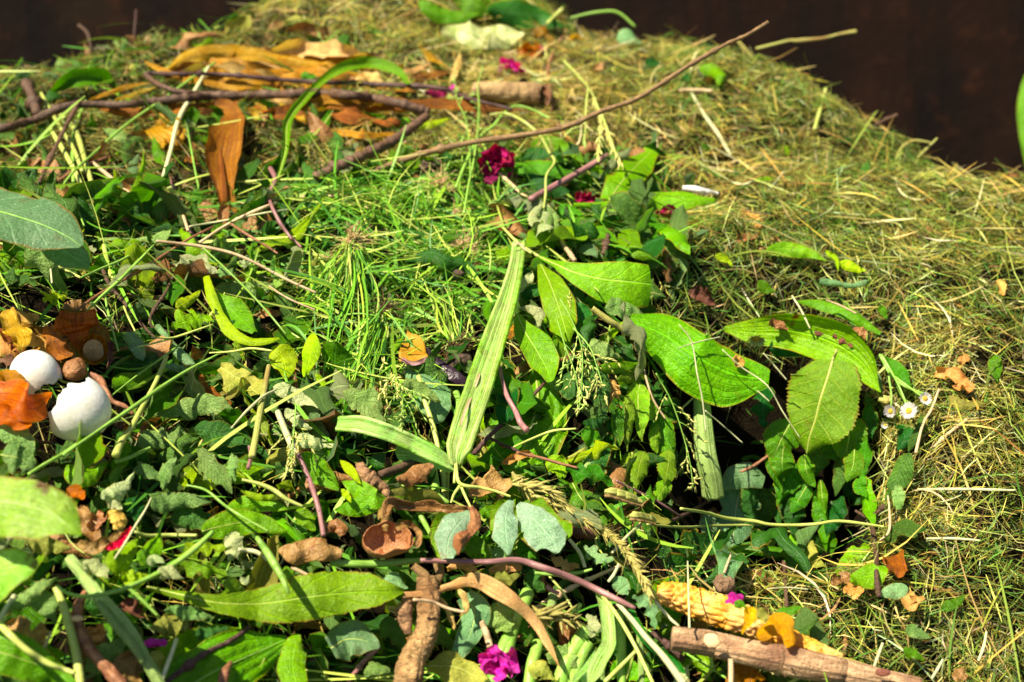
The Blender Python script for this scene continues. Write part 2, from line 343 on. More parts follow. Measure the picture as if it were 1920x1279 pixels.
def prof(kind, s):
    if kind == 'ovate': return np.sin(np.pi * np.clip(s, 0, 1) ** .72) ** .85
    if kind == 'lance': return np.sin(np.pi * s ** .9)
    if kind == 'hosta': return (s ** .5) * (1 - s) ** .62 * 1.72
    if kind == 'spat': return (.10 + .90 * s ** 1.0) * np.clip((1 - s) / .22, 0, 1) ** .42
    if kind == 'strap': return np.clip(s / .03, 0, 1) ** .5 * np.clip((1 - s) / .12, 0.0, 1) ** .6
    if kind == 'blunt': return (.62 + .38 * s) * np.clip((1 - s) / .015 + .4, 0, 1) * np.clip(s / .02 + .5, 0, 1)
    if kind == 'husk': return np.clip(s / .2, 0.15, 1) ** .6 * np.clip((1 - s) / .35, 0.02, 1) ** .7
    if kind == 'blade': return np.clip(s / .05, .4, 1) * (1 - s ** 2.2) ** .7 + .04
    if kind == 'lobed': return np.sin(np.pi * s ** .8) ** .7 * (.68 + .32 * np.cos(2 * np.pi * 3.2 * s + .6))
    if kind == 'fan': return np.clip(.12 + s * 1.0, 0, 1) * np.clip((1 - s) / .25, 0, 1) ** .5
    if kind == 'round': return np.sqrt(np.clip(1 - (2 * s - 1) ** 2, 0, 1))
    if kind == 'rag': return np.clip(np.sin(np.pi * s), 0, 1) ** .4
    return np.ones_like(s)
_ls = [100]
def sheet(P, W, N, A=.4, wav=.1, crk=.05, ser=0, fold=0, roll=0, nv=11, pleat=0, teeth=16, seed=None, puck=.016):
    """a leaf-like sheet along P with half widths W; N = facing normals"""
    _ls[0] += 1; seed = seed if seed is not None else _ls[0]; r = np.random.default_rng(seed)
    ns = len(P); T = nrm(np.gradient(P, axis=0)); S = nrm(np.cross(T, N)); N = nrm(np.cross(S, T))
    if np.any(roll):
        rr = np.linspace(roll[0], roll[1], ns) if hasattr(roll, '__len__') else np.full(ns, roll)
        c_, s_ = np.cos(rr)[:, None], np.sin(rr)[:, None]; S, N = S * c_ + N * s_, N * c_ - S * s_
    s = np.linspace(0, 1, ns); v = np.linspace(-1, 1, nv); w = np.repeat(W[:, None], nv, 1)
    if ser:
        saw = np.mod(s * teeth, 1.0); edge = np.clip((np.abs(v) - .6) / .4, 0, 1)
        w = w * (1 + ser * (saw[:, None] - .5) * edge[None, :] + .5 * ser * (r.random((ns, nv)) - .5) * edge)
    if crk > .1 and nv > 5:
        ed = fsin(np.stack([s * 14, 0 * s, 0 * s], -1), 2.2, seed + 20), fsin(np.stack([s * 14, 0 * s, 0 * s], -1), 2.2, seed + 21)
        w = w * (1 + min(.22, crk) * .8 * np.where(v[None, :] > 0, ed[0][:, None], ed[1][:, None]) * np.clip((np.abs(v) - .4) / .6, 0, 1)[None, :])
    lf = 1 + .10 * np.sin(s * (4 + 5 * r.random()) + r.random() * 6)[:, None] * np.sign(v)[None, :]
    w = w * lf
    Av = A * (1 + .4 * np.sin(s * 5 + r.random() * 6))[:, None] if A else np.full((ns, 1), 1e-3)
    Av = np.where(np.abs(Av) < 1e-3, 1e-3, Av)
    a = Av * v[None, :]; x = np.sin(a) / Av * w; z = (1 - np.cos(a)) / Av * w
    z = z + fold * np.abs(v)[None, :] * w
    wm = W.max() + 1e-6
    ph = r.random(4) * 6.28; fr = 9 + 8 * r.random(2)
    side = np.where(v > 0, np.sin(s[:, None] * fr[0] + ph[0]), np.sin(s[:, None] * fr[1] + ph[1]))
    z = z + wav * wm * side * (np.abs(v)[None, :] ** 1.6)
    if puck and crk and nv > 5 and not pleat: z = z + puck * wm * np.cos(6.283 * (s[:, None] * 7 - np.abs(v)[None, :] * 1.6)) * np.abs(v)[None, :] ** .6 * (w / wm)
    if pleat: z = z + pleat * wm * np.cos(np.pi * 2 * 2.75 * v)[None, :] * (w / wm)
    G = P[:, None, :] + S[:, None, :] * x[..., None] + N[:, None, :] * z[..., None]
    if crk:
        q = (P - P[0])[:, None, :] + S[:, None, :] * x[..., None]
        d = fsin(q + 3.1 * seed, 1.6 / wm, seed) + .5 * fsin(q, 4.0 / wm, seed + 7) + (.28 * fsin(q, 9.0 / wm, seed + 9) if crk > .1 else 0)
        G = G + N[:, None, :] * (d * crk * wm * .6 * (.3 + .7 * np.abs(v)[None, :]))[..., None] + S[:, None, :] * (fsin(q, 3 / wm, seed + 3) * crk * wm * .25)[..., None]
    return G
def facing(P, nf=.5):
    Nh = HN(P[:, 0], P[:, 1]); Vw = nrm(CAM - P); return nrm(Nh * (1 - nf) + Vw * nf)
ORD = []
def lf(name, cat, tile, pts, hw, pr, mat, label, l=.02, A=.4, wav=.1, crk=.06, ser=0, fold=0, roll=0, rib=None, stem=None,
       group=None, ns=40, nv=13, t=None, parent=None, pleat=0, teeth=16, thick=0, nf=.6, seed=None):
    if ser: ns = max(ns, min(90, teeth * 4))
    P, tt, q = path(tile, pts, ns, l, t); s = np.linspace(0, 1, ns)
    W = hw * tscale(tile) * K * tt * (prof(pr, s) if isinstance(pr, str) else np.interp(s, np.linspace(0, 1, len(pr)), pr))
    W = np.maximum(W, 1e-5)
    G = sheet(P, W, facing(P, nf), A, wav, crk, ser, fold, roll, nv, pleat, teeth, seed)
    o = Acc().grid(G).build(name, mat, parent, thick=thick)
    if label: tag(o, label, cat, group)
    if rib:
        m = (nv - 1) // 2; c = G[:, m] - nrm(CAM - G[:, m]) * .0002; rr = np.linspace(1, .25, ns) * max(hw * tscale(tile) * K * tt.mean() * .035, .0004)
        tubeat(c, rr, 6).build('midrib', rib, o)
    if stem:
        sp, sr, sm = stem; c, t2, _ = path(tile, sp, 14, l[0] if hasattr(l, '__len__') else l, None if t is None else (t[0], t[0]))
        tubeat(c, np.full(14, sr * tscale(tile) * K * t2.mean()), 8).build('stem', sm, o)
    if parent is None: HERO.append(q)
    return o
def tubeat(P, r, nseg=10, knob=0, seed=None, ridges=0, kf=1.0, rings=0, fib=0, close=True, acc=None, col=None):
    _ls[0] += 1; seed = seed or _ls[0]; n = len(P); r = np.asarray(r, float) * np.ones(n)
    T = nrm(np.gradient(P, axis=0)); ref = np.array([.13, .2, 1.0]); 
    if abs(T.mean(0) @ nrm(ref)) > .9: ref = np.array([1.0, .2, .1])
    S = nrm(np.cross(T, ref)); B = np.cross(S, T); a = np.linspace(0, 2 * np.pi, nseg, endpoint=False)
    D = S[:, None] * np.cos(a)[None, :, None] + B[:, None] * np.sin(a)[None, :, None]
    rr = np.repeat(r[:, None], nseg, 1)
    if ridges: rr = rr * (1 + .10 * np.cos(ridges * a)[None, :])
    if rings:
        s = np.linspace(0, 1, n); rr = rr * (1 + .09 * np.sin(s * rings * 6.28 + 1.5 * np.sin(s * 9))[:, None])
    if knob:
        q = P[:, None] + D * r.mean(); f = kf / max(r.mean(), 1e-5)
        rr = rr * (1 + knob * (fsin(q, f, seed) * .6 + .45 * fsin(q, 2.6 * f, seed + 1)))
    if fib:
        s = np.linspace(0, 1, n); Lt = np.linalg.norm(np.diff(P, axis=0), axis=1).sum() / r.mean()
        q = np.stack(np.broadcast_arrays(np.cos(a)[None, :] * 5, np.sin(a)[None, :] * 5, s[:, None] * Lt * .22), -1); rr = rr * (1 + fib * (fsin(q, 1.6, seed + 5) + .7 * fsin(q, 3.5, seed + 6)))
    G = P[:, None] + D * rr[..., None]
    if close: G = np.concatenate([np.repeat(P[:1, None], nseg, 1) - 0, G, np.repeat(P[-1:, None], nseg, 1)], 0)
    acc = acc or Acc(); acc.grid(G, True, col); return acc
def tb(name, cat, tile, pts, r, mat, label, l=.02, t=None, knob=0, parent=None, n=None, group=None, nseg=10, ridges=0, rings=0, kf=1.0, seed=None, fib=0):
    n = n or max(14, 7 * len(pts)); P, tt, q = path(tile, pts, n, l, t); s = np.linspace(0, 1, n)
    rr = np.interp(s, np.linspace(0, 1, len(r)), r) if hasattr(r, '__len__') else np.full(n, r)
    if name in ('twig', 'branch', 'side_twig'):
        rn = np.random.default_rng(len(pts) * 7 + int(abs(pts[0][0]))); ln = np.linalg.norm(np.diff(P, axis=0), axis=1).sum()
        for si in rn.uniform(.03, .97, int(2 + ln / .022)): rr = rr * (1 + rn.uniform(.2, .5) * np.exp(-((s - si) * ln / .0022) ** 2))
    o = tubeat(P, rr * tscale(tile) * K * tt, nseg, knob, seed, ridges, kf, rings, fib).build(name, mat, parent)
    if label: tag(o, label, cat, group)
    if parent is None: HERO.append(q)
    return o
def at(tile, x, y, l=.02, t=None):
    px, py = tc(tile, x, y); tt = hit([px], [py])[0] - l if t is None else t
    return CAM + tt * ray(px, py), tt
def cup(name, cat, tile, c, rx, ry, mat, label, l=.02, depth=.6, axis=None, jag=.15, crk=.12, parent=None, ang=0, open_=1.0, thick=.0006, seed=None, t=None, group=None, rot=0, up=False):
    """bowl-like skin: rx, ry half sizes in tile pixels, ang = turn in picture, open_ = how far round the bowl goes (1 = half sphere)"""
    _ls[0] += 1; seed = seed or _ls[0]; r_ = np.random.default_rng(seed)
    P0, tt = at(tile, c[0], c[1], l, t); k = tscale(tile) * K * tt; Vw = nrm(CAM - P0)
    ax = nrm(np.array(axis, float)) if axis is not None else Vw
    e1 = nrm(np.cross(UP if abs(UP @ ax) < .95 else FW, ax)); e2 = np.cross(ax, e1)
    ca, sa = math.cos(R(ang)), math.sin(R(ang)); e1, e2 = e1 * ca + e2 * sa, e2 * ca - e1 * sa
    nl, nt_ = 18, 48; th = np.linspace(0, 2 * np.pi, nt_, endpoint=False); lim = np.pi / 2 * open_ * (1 + jag * (fsin(np.stack([np.cos(th), np.sin(th), 0 * th], -1), 4, seed) * .5 + .5 * fsin(np.stack([np.cos(th), np.sin(th), 0 * th], -1), 11, seed + 2) * .5))
    ph = np.linspace(0.001, 1, nl)[:, None] * lim[None, :]
    G = (e1 * rx)[None, None] * (np.sin(ph) * np.cos(th))[..., None] + (e2 * ry)[None, None] * (np.sin(ph) * np.sin(th))[..., None] + (ax * depth * min(rx, ry))[None, None] * (np.cos(ph))[..., None] * (-1 if up else 1)
    G = G * k
    d = fsin(G, 1.8 / (rx * k), seed + 4) + .5 * fsin(G, 5 / (rx * k), seed + 5)
    G = P0 + G * (1 + crk * .5 * d[..., None])
    o = Acc().grid(G, True).build(name, mat, parent, origin=None if parent else P0, thick=thick)
    if label: tag(o, label, cat, group)
    if parent is None: HERO.append(np.array([tc(tile, *c)]))
    return o
# ---------------------------------------------------------------- setting
G0 = np.stack([GX, GY, HZ - .004], -1)
o = Acc().grid(G0).build('terrain', 'soil', origin=(0, 0, 0)); tag(o, 'dark compost soil body of the heap under the clippings', 'compost heap', kind='structure')
gg = np.array([[[x, y, -.04] for y in np.linspace(-6, 12, 10)] for x in np.linspace(-10, 10, 10)])
o = Acc().grid(gg).build('ground', 'soil', origin=(0, 0, -.04)); tag(o, 'bare dark soil ground around the heap', 'ground', kind='structure')
def boxm(acc, x0, x1, y0, y1, z0, z1):
    V = np.array([[x, y, z] for x in (x0, x1) for y in (y0, y1) for z in (z0, z1)], float)
    Q = np.array([[0, 1, 3, 2], [4, 6, 7, 5], [0, 4, 5, 1], [2, 3, 7, 6], [0, 2, 6, 4], [1, 5, 7, 3]])
    acc.add(V, Q, np.zeros((8, 2)))
wl = Acc(); boxm(wl, -4, 4, 2.75, 2.83, -.04, 2.6); wl = wl.build('wall', 'rustwall', origin=(0, 2.75, 0))
for p in wl.data.polygons: p.use_smooth = False
tag(wl, 'dark rusty brown wall standing in shade behind the heap', 'wall')


# ---------------------------------------------------------------- regions of the heap (in the picture's pixels, for classing the ground)
def inpoly(px, py, poly):
    c = np.zeros(px.shape, bool); m = len(poly)
    for i in range(m):
        x1, y1 = poly[i]; x2, y2 = poly[(i + 1) % m]
        k = ((y1 > py) != (y2 > py)) & (px < (x2 - x1) * (py - y1) / ((y2 - y1) + 1e-9) + x1); c ^= k
    return c
CAVE = [(1210, 760), (1330, 700), (1500, 670), (1640, 730), (1670, 900), (1640, 1050), (1500, 1110), (1380, 1090), (1250, 1090), (1200, 960)]
FRESH = [(540, 370), (900, 320), (980, 450), (900, 600), (780, 790), (620, 790), (560, 520)]
LEAFY = [(-3000, 400), (0, 400), (400, 380), (600, 330), (960, 290), (1240, 300), (1270, 470), (1220, 560), (1260, 640), (1250, 760), (1200, 960), (1240, 1080), (1290, 1170), (1500, 1230), (1700, 1300), (1700, 3000), (-3000, 3000)]
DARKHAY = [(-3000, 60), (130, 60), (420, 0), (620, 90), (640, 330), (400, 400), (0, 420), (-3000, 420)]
def classify(P):
    px, py, d = proj(P); r = np.zeros(px.shape, int)
    r[inpoly(px, py, DARKHAY)] = 1; r[inpoly(px, py, LEAFY)] = 2; r[inpoly(px, py, FRESH)] = 3; r[inpoly(px, py, CAVE)] = 4
    return r, px, py
def sample(nn, y0=.62, y1=1.98):
    x = rng.uniform(-.95, .95, nn); y = rng.uniform(y0, y1, nn); P = np.stack([x, y, H(x, y)], -1)
    k = np.abs(x) < .38 * y + .12; P = P[k]; r, px, py = classify(P); return P, r, px, py
def blades(P, L, Wd, col, up=.25, bend=.5, lift=.004, flow=None, seed=0, ns=4):
    """many short blades as one vertex soup: P base points, L lengths, Wd widths, col colours"""
    r = np.random.default_rng(seed); m = len(P); N = HN(P[:, 0], P[:, 1])
    D = r.normal(size=(m, 3))
    if flow is not None: D = D * .55 + flow
    D = D - (D * N).sum(1, keepdims=True) * N; D = nrm(D) + N * (r.normal(size=(m, 1)) * up); D = nrm(D)
    B = r.normal(size=(m, 3)); B = nrm(B - (B * D).sum(1, keepdims=True) * D)
    s = np.linspace(-.5, .5, ns)[None, :, None]; kb = (r.normal(size=(m, 1, 1)) * bend)
    Q = P[:, None] + N[:, None] * lift + D[:, None] * s * L[:, None, None] + B[:, None] * (s * s - .1) * kb * L[:, None, None] + N[:, None] * (-.0 + 0 * s)
    S = nrm(np.cross(D, nrm(N + r.normal(size=(m, 3)) * .7)))
    tp = np.clip(1.0 - (2 * np.abs(s - .0)) ** 3 * .75, .2, 1)
    a = Q - S[:, None] * Wd[:, None, None] * .5 * tp; b = Q + S[:, None] * Wd[:, None, None] * .5 * tp
    V = np.stack([a, b], 2).reshape(-1, 3)
    base = (np.arange(m) * ns * 2)[:, None, None]; j = np.arange(ns - 1)[None, :, None] * 2
    Qd = (base + j + np.array([0, 1, 3, 2])[None, None, :]).reshape(-1, 4)
    U = np.tile(np.stack([np.repeat(np.linspace(0, 1, ns), 2), np.tile([0., 1.], ns)], -1), (m, 1))
    c = np.repeat(np.concatenate([col, np.ones((m, 1))], 1), ns * 2, 0)
    return V, Qd, U, c
PAL_HAY = np.array([(.60, .47, .085), (.72, .60, .19), (.36, .36, .05), (.22, .32, .035), (.12, .25, .03), (.50, .34, .06), (.24, .14, .035), (.74, .68, .34)])
def haycol(P, m, seed, wgt, gain=1.0):
    r = np.random.default_rng(seed); f = fsin(P, 22, 77)[:, None] * .5; g = fsin(P, 60, 78)[:, None] * .3
    base = np.array(wgt, float)[None, :] * np.exp(np.array([1, 1, .2, -1, -1.2, .8, 0, .8])[None, :] * (f + g) * .8)
    cum = np.cumsum(base, 1); cum /= cum[:, -1:]; i = (r.random((m, 1)) > cum).sum(1)
    return np.clip(PAL_HAY[i] * (.45 + .85 * r.random((m, 1))) * (1 + .12 * r.normal(size=(m, 3))) * gain, .01, .9)
acc = Acc()
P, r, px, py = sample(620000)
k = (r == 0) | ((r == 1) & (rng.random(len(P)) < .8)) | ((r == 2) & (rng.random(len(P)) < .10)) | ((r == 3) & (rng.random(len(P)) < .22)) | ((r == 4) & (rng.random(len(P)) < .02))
k &= rng.random(len(P)) < np.clip(.55 + .40 * fsin(P, 40, 5) + .35*fsin(P, 110, 15), .38, 1)
P, r = P[k], r[k]; m = len(P)
L = rng.gamma(2.6, .0068, m) + .005; Wd = rng.uniform(.0004, .0013, m)
c0 = haycol(P, m, 3, (2.8, 1.6, 3.4, 3.8, 3.0, 1.7, 1.8, .7)); dk = r == 1
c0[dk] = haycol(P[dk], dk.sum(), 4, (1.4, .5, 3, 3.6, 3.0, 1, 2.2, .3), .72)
gr = (r >= 2); c0[gr] = haycol(P[gr], gr.sum(), 5, (1.0, .8, 2, 4, 4, .6, .8, .5), .8)
top = rng.random(m) < .5; c0 = np.where((top | (r >= 2))[:, None], c0 * 1.12, c0 * np.array([.42, .40, .34]))  # low blades darkened: shade between clippings put into their colour
grn = np.clip((P[:, 0] - .05) * 2.2 + .4 * fsin(P, 14, 55), 0, 1)[:, None] * .7; c0 = c0 * (1 - grn * np.array([.38, .08, .25]))
lift = np.where(r >= 2, .003, .001 + (.003 + .010 * top) * rng.random(m) * np.clip(.6 + .5 * fsin(P, 60, 31), .1, 1.6))
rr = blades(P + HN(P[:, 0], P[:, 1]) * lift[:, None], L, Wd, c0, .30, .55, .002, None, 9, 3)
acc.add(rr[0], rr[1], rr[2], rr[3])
# longer loose straws on top
k = (r == 0) & (rng.random(m) < .018); P2 = P[k]; m2 = len(P2)
rr = blades(P2 + HN(P2[:, 0], P2[:, 1]) * .009, rng.gamma(5, .011, m2), rng.uniform(.0008, .0018, m2), haycol(P2, m2, 6, (3, 3, 2, 2, 2, 1.5, 1, 1.5)), .3, .5, .003, None, 10, 6)
acc.add(rr[0], rr[1], rr[2], rr[3])
o = acc.build('grass_clippings', 'blades', origin=(0, 1, .4), color=True); tag(o, 'dry straw coloured and green grass clippings covering the heap', 'grass clippings', kind='stuff')

# ---------------------------------------------------------------- prototypes of small wilted leaves
PROTO = {}
def proto_leaf(seed, kind):
    r = np.random.default_rng(seed); Lg = 1.0; ns, nv = 22, 9; s = np.linspace(0, 1, ns)
    b1, b2 = r.normal(0, .35), r.normal(0, .5)
    P = np.stack([s * Lg, .12 * np.sin(s * 3 + b1 * 4) * (b1), .42 * b2 * np.sin(s * np.pi) - .22 * s * s + (.38 * r.normal() * s ** 2)], -1)
    wd = {'ovate': .25, 'lance': .15, 'lobed': .32, 'round': .36}[kind] * (.8 + .4 * r.random())
    W = np.maximum(wd * prof(kind if kind != 'round' else 'ovate', s), .003)
    A = r.choice([.4, .8, -.7, 1.4, 1.9, -1.5, -2.0])
    return sheet(P, W, np.tile([0, 0, 1.0], (ns, 1)), A, .34, .5, .16, r.choice([0, .35]), (r.normal() * .5, r.normal() * 1.3), nv, 0, 9, seed)
for i in range(26): PROTO[i] = proto_leaf(500 + i, ['ovate', 'lance', 'ovate', 'lobed', 'lance'][i % 5])
def place(G, P, N, ang, sc, tilt, r):
    ref = np.array([1., 0, 0]) if abs(N[0]) < .9 else np.array([0, 1., 0])
    e1 = nrm(np.cross(N, ref)); e2 = np.cross(N, e1); d = e1 * math.cos(ang) + e2 * math.sin(ang); s_ = np.cross(N, d)
    tl, rl = r.normal() * tilt, r.normal() * tilt; d2 = nrm(d + N * tl); s2 = nrm(s_ + N * rl); n2 = nrm(np.cross(d2, s2))
    q = G - np.array([.5, 0, 0]); return d2, s2, n2
P, r, px, py = sample(38000)
dens = np.choose(r, [.012, .10, .30, .18, .10])
k = rng.random(len(P)) < dens; k &= ~((px < 215) & (py > 540) & (py < 850)); P, r = P[k], r[k]; N = nrm(HN(P[:, 0], P[:, 1]) * .6 + nrm(CAM - P) * .4); rl = np.random.default_rng(3)
LIT = {'grey': Acc(), 'greydark': Acc(), 'mid': Acc(), 'dark': Acc(), 'fresh': Acc(), 'brown': Acc(), 'pale': Acc(), 'olive': Acc()}
LN = {'grey': 'wilted grey green', 'greydark': 'dull dark green', 'mid': 'green', 'dark': 'deep green', 'fresh': 'bright green', 'brown': 'dry brown', 'pale': 'pale dry', 'olive': 'yellowing'}
for i in range(len(P)):
    reg = r[i]; wts = {0: (0, 1, 2, 1, 1, 3, 0, 1), 1: (.5, 3, 3, 3, 1, 2, 0, .6), 2: (.6, 7, 2, 7, .6, 2.2, .15, .5), 3: (.5, 3, 4, 6, 1.5, 1, .1, .3), 4: (0, 3, 1, 9, 0, .6, 0, 0)}[reg]  # mostly dark leaves: shade of gaps and hollow put into litter colour
    key = rl.choice(list(LIT), p=np.array(wts) / sum(wts)); G = PROTO[rl.integers(26)]; sc = rl.uniform(.03, .075) * (.6 if reg == 0 else 1)
    d2, s2, n2 = place(G, P[i], N[i], rl.random() * 6.28, sc, .55, rl)
    q = (G - np.array([.5, 0, 0])) * sc; Vv = P[i] + N[i] * rl.uniform(-.005, .005) + q[..., :1] * d2 + q[..., 1:2] * s2 + q[..., 2:] * n2
    LIT[key].grid(Vv[::2] if reg in (0, 1) else Vv)
for key, a in LIT.items():
    if a.V: o = a.build('leaf_litter', key, origin=(0, 1, .4)); tag(o, f'loose {LN[key]} leaf litter filling gaps between larger leaves on the heap', 'leaf litter', kind='stuff')

# long fresh grass lying through the green patch, thin herbs in the leafy part
acc = Acc()
P, r, px, py = sample(42000); k = ((r == 3) & (rng.random(len(P)) < .9)) | ((r == 2) & (rng.random(len(P)) < .13)) | ((r == 1) & (rng.random(len(P)) < .05)) | ((r == 4) & (rng.random(len(P)) < .02)); P, r, px, py = P[k], r[k], px[k], py[k]; m = len(P)
fx = -np.sin((px - 700) / 160.) * .3 + .55 * np.sin(py / 90.); fl = np.stack([fx + .3, .3 * np.ones(m), -.9 * np.ones(m)], -1) * np.where(r == 3, .55, .0)[:, None]
cc = np.array([(.11, .34, .015), (.19, .45, .02), (.30, .52, .03), (.06, .24, .015), (.48, .58, .10)])[rng.integers(0, 5, m)] * rng.uniform(.8, 1.2, (m, 1))
rr = blades(P + HN(P[:, 0], P[:, 1]) * rng.uniform(.002, .022, (m, 1)), rng.gamma(5, .0145, m), rng.uniform(.025, .055, m) ** 2, cc, .28, .5, .002, fl, 21, 8)
acc.add(rr[0], rr[1], rr[2], rr[3])
o = acc.build('green_grass', 'blades', origin=(0, 1, .4), color=True); tag(o, 'long fresh green grass blades lying across the middle of the heap', 'green grass', kind='stuff')
# ---------------------------------------------------------------- builders for the larger things
def twig(name, cat, tile, pts, r, mat, label, l=.025, t=None, knob=.10, side=None, end=None, n=None, group=None):
    o = tb(name, cat, tile, pts, r, mat, label, l, t, knob, n=n or max(60, 16 * len(pts)), kf=.35, group=group)
    for sp, sr in (side or []):
        tb('side_twig', None, tile, sp, sr, mat, None, l if not hasattr(l, '__len__') else l[len(l) // 2], None, knob, parent=o, kf=.35)
    if end:
        p, tt = at(tile, end[0], end[1], l[-1] if hasattr(l, '__len__') else l); q = end[2] * .3361 * K * tt
        cup('broken_tip', None, tile, end[:2], end[2], end[2], 'woodend', None, l=(l[-1] if hasattr(l, '__len__') else l) + .003, depth=.8, jag=.5, crk=.4, parent=o, up=True)
    return o
def spikelets(o, P, Nn, size, mat, seed, spread=.5, droop=.0, nm='spikelets', per=1):
    """small pointed grains set along the world curve P, one mesh"""
    r = np.random.default_rng(seed); a = Acc(); T = nrm(np.gradient(P, axis=0)); idx = np.linspace(0, len(P) - 1, Nn).astype(int)
    for i in idx:
        for _ in range(per):
            d = nrm(T[i] + r.normal(size=3) * spread + np.array([0, 0, -droop])); L = size * r.uniform(.7, 1.3)
            side = nrm(r.normal(size=3)) * size * .35 * spread
            Q = P[i] + side + d * np.linspace(0, 1, 6)[:, None] * L
            tubeat(Q, L * .11 * np.array([.3, .9, 1, .8, .5, .1]), 5, acc=a)
    return a.build(nm, mat, o)
def seedhead(name, cat, tile, pts, r, mat, spmat, label, l=.03, s0=.5, nsp=24, size=.007, spread=.5, droop=.4, seed=1, group=None, t=None, per=1, branches=0):
    P, tt, q = path(tile, pts, 50, l, t); o = tubeat(P, np.linspace(r, r * .4, 50) * tscale(tile) * K * tt, 7).build(name, mat); tag(o, label, cat, group); HERO.append(q)
    k = int(50 * s0); rr_ = np.random.default_rng(seed)
    if branches:
        a = Acc(); tips = []
        for i in np.linspace(k, 48, branches).astype(int):
            d = nrm(nrm(P[i] - P[i - 1]) + rr_.normal(size=3) * .8); L = .022 * (1.2 - (i - k) / (50 - k))
            Q = P[i] + d * np.linspace(0, 1, 8)[:, None] * L + np.array([0, 0, -1]) * (np.linspace(0, 1, 8)[:, None] ** 2) * L * .4
            tubeat(Q, .00025, 4, acc=a); tips.append(Q[2:])
        a.build('branchlets', mat, o); Pq = np.concatenate(tips)
        b_ = Acc()
        for j in range(0, len(Pq) - 1, 1):
            d = nrm(Pq[j + 1 if (j + 1) % 6 else j] - Pq[j - 1 if j % 6 else j] + rr_.normal(size=3) * .002 + 1e-6); Q = Pq[j] + d * np.linspace(0, 1, 5)[:, None] * size
            tubeat(Q, size * .15 * np.array([.4, 1, 1, .6, .1]), 5, acc=b_)
        b_.build('spikelets', spmat, o)
    else: spikelets(o, P[k:], nsp, size, spmat, seed, spread, droop, per=per)
    return o
def flower(name, cat, tile, c, r, mat, label, npet=8, l=.03, seed=3, flat=.6, crk=.2, group=None, ax=None):
    """crumpled blossom of several petals"""
    rr_ = np.random.default_rng(seed); P0, tt = at(tile, c[0], c[1], l); k = r * tscale(tile) * K * tt; Vw = nrm(CAM - P0) if ax is None else nrm(np.array(ax, float))
    root = bpy.data.objects.new(name, None); C.objects.link(root); root.location = P0; root['_o'] = [float(q) for q in P0]; tag(root, label, cat, group); HERO.append(np.array([tc(tile, *c)]))
    e1 = nrm(np.cross(UP, Vw)); e2 = np.cross(Vw, e1)
    for i in range(npet):
        a = i * 2.4 + rr_.random() * .6; lay = i / npet; el = .25 + .9 * (1 - lay) * rr_.uniform(.5, 1.2); s = np.linspace(0, 1, 16)
        d = e1 * math.cos(a) + e2 * math.sin(a) * flat
        ln = k * rr_.uniform(.8, 1.15)
        P = P0 + d * (s * ln * math.cos(el * .6))[:, None] + Vw * (ln * .55 * np.sin(s * 2.2) * (.5 + .5 * el))[:, None]
        W = np.maximum(ln * .82 * prof('fan', s), 1e-5)
        G = sheet(P, W, np.tile(Vw, (16, 1)), .9, .3, crk, 0, 0, (rr_.normal() * .3, rr_.normal() * .6), 11, 0, 8, seed * 31 + i)
        Acc().grid(G).build('petal', mat, root)
    return root
def daisy(tile, c, r, label, l=.03, tilt=(0, -.3), seed=1, petal='whitepetal', stem=None, open_=1.0, t=None):
    rr_ = np.random.default_rng(seed); P0, tt = at(tile, c[0], c[1], l, t); k = r * tscale(tile) * K * tt; Vw = nrm(nrm(CAM - P0) + np.array([tilt[0], 0, tilt[1]]))
    root = bpy.data.objects.new('daisy', None); C.objects.link(root); root.location = P0; root['_o'] = [float(q) for q in P0]; tag(root, label, 'daisy'); HERO.append(np.array([tc(tile, *c)]))
    e1 = nrm(np.cross(UP, Vw)); e2 = np.cross(Vw, e1); a = Acc(); s = np.linspace(0, 1, 7)
    for i in range(46):
        th = i / 46 * 6.283 + rr_.normal() * .05; d = e1 * math.cos(th) + e2 * math.sin(th); ln = k * rr_.uniform(.8, 1.1); dr = rr_.uniform(-.1, .35) * open_ + (1 - open_) * 1.4
        P = P0 + d * (k * .3 + s * ln * .7 * (.4 + .6 * open_))[:, None] + Vw * (dr * k * s ** 1.3 * .6)[:, None]
        G = sheet(P, k * .08 * np.array([.6, 1, 1, 1, 1, .9, .5]), np.tile(Vw, (7, 1)), .4, .05, 0, nv=3); a.grid(G)
    a.build('ray_petals', petal, root)
    th = np.linspace(0, 2 * np.pi, 24, endpoint=False); ph = np.linspace(0.01, 1.5, 9)
    G = P0 + k * .38 * ((e1[None, None] * (np.sin(ph)[:, None] * np.cos(th))[..., None]) + (e2[None, None] * (np.sin(ph)[:, None] * np.sin(th))[..., None]) + Vw * (np.cos(ph)[:, None, None] * .6 + 0 * th[None, :, None]))
    Acc().grid(G, True).build('disc', 'daisydisc', root)
    if stem: tb('stem', None, tile, stem, 6, 'stemgreen', None, l - .008, parent=root)
    return root
def fibres(name, o, tile, c, r, nn, mat, seed, l=.03, rad=.00035, dirn=(0, 0), nm=None):
    rr_ = np.random.default_rng(seed); P0, tt = at(tile, c[0], c[1], l); k = r * tscale(tile) * K * tt; a = Acc(); e1 = np.array([1., 0, 0]); Vw = nrm(CAM - P0)
    for i in range(nn):
        d = nrm(e1 * (rr_.normal() + dirn[0]) + UP * (rr_.normal() + dirn[1]) + Vw * rr_.normal() * .6); s = np.linspace(0, 1, 12)[:, None]
        b = rr_.normal(size=3); b2 = rr_.normal(size=3); ln = k * rr_.uniform(.5, 1.3)
        P = P0 + rr_.normal(size=3) * k * .18 + d * s * ln + b * s * s * ln * .5 + b2 * np.sin(s * rr_.uniform(4, 9)) * ln * .09
        tubeat(P, rad * rr_.uniform(.6, 1.5) * np.linspace(1.2, .4, 12), 4, acc=a)
    x = a.build(name, mat, o); return x
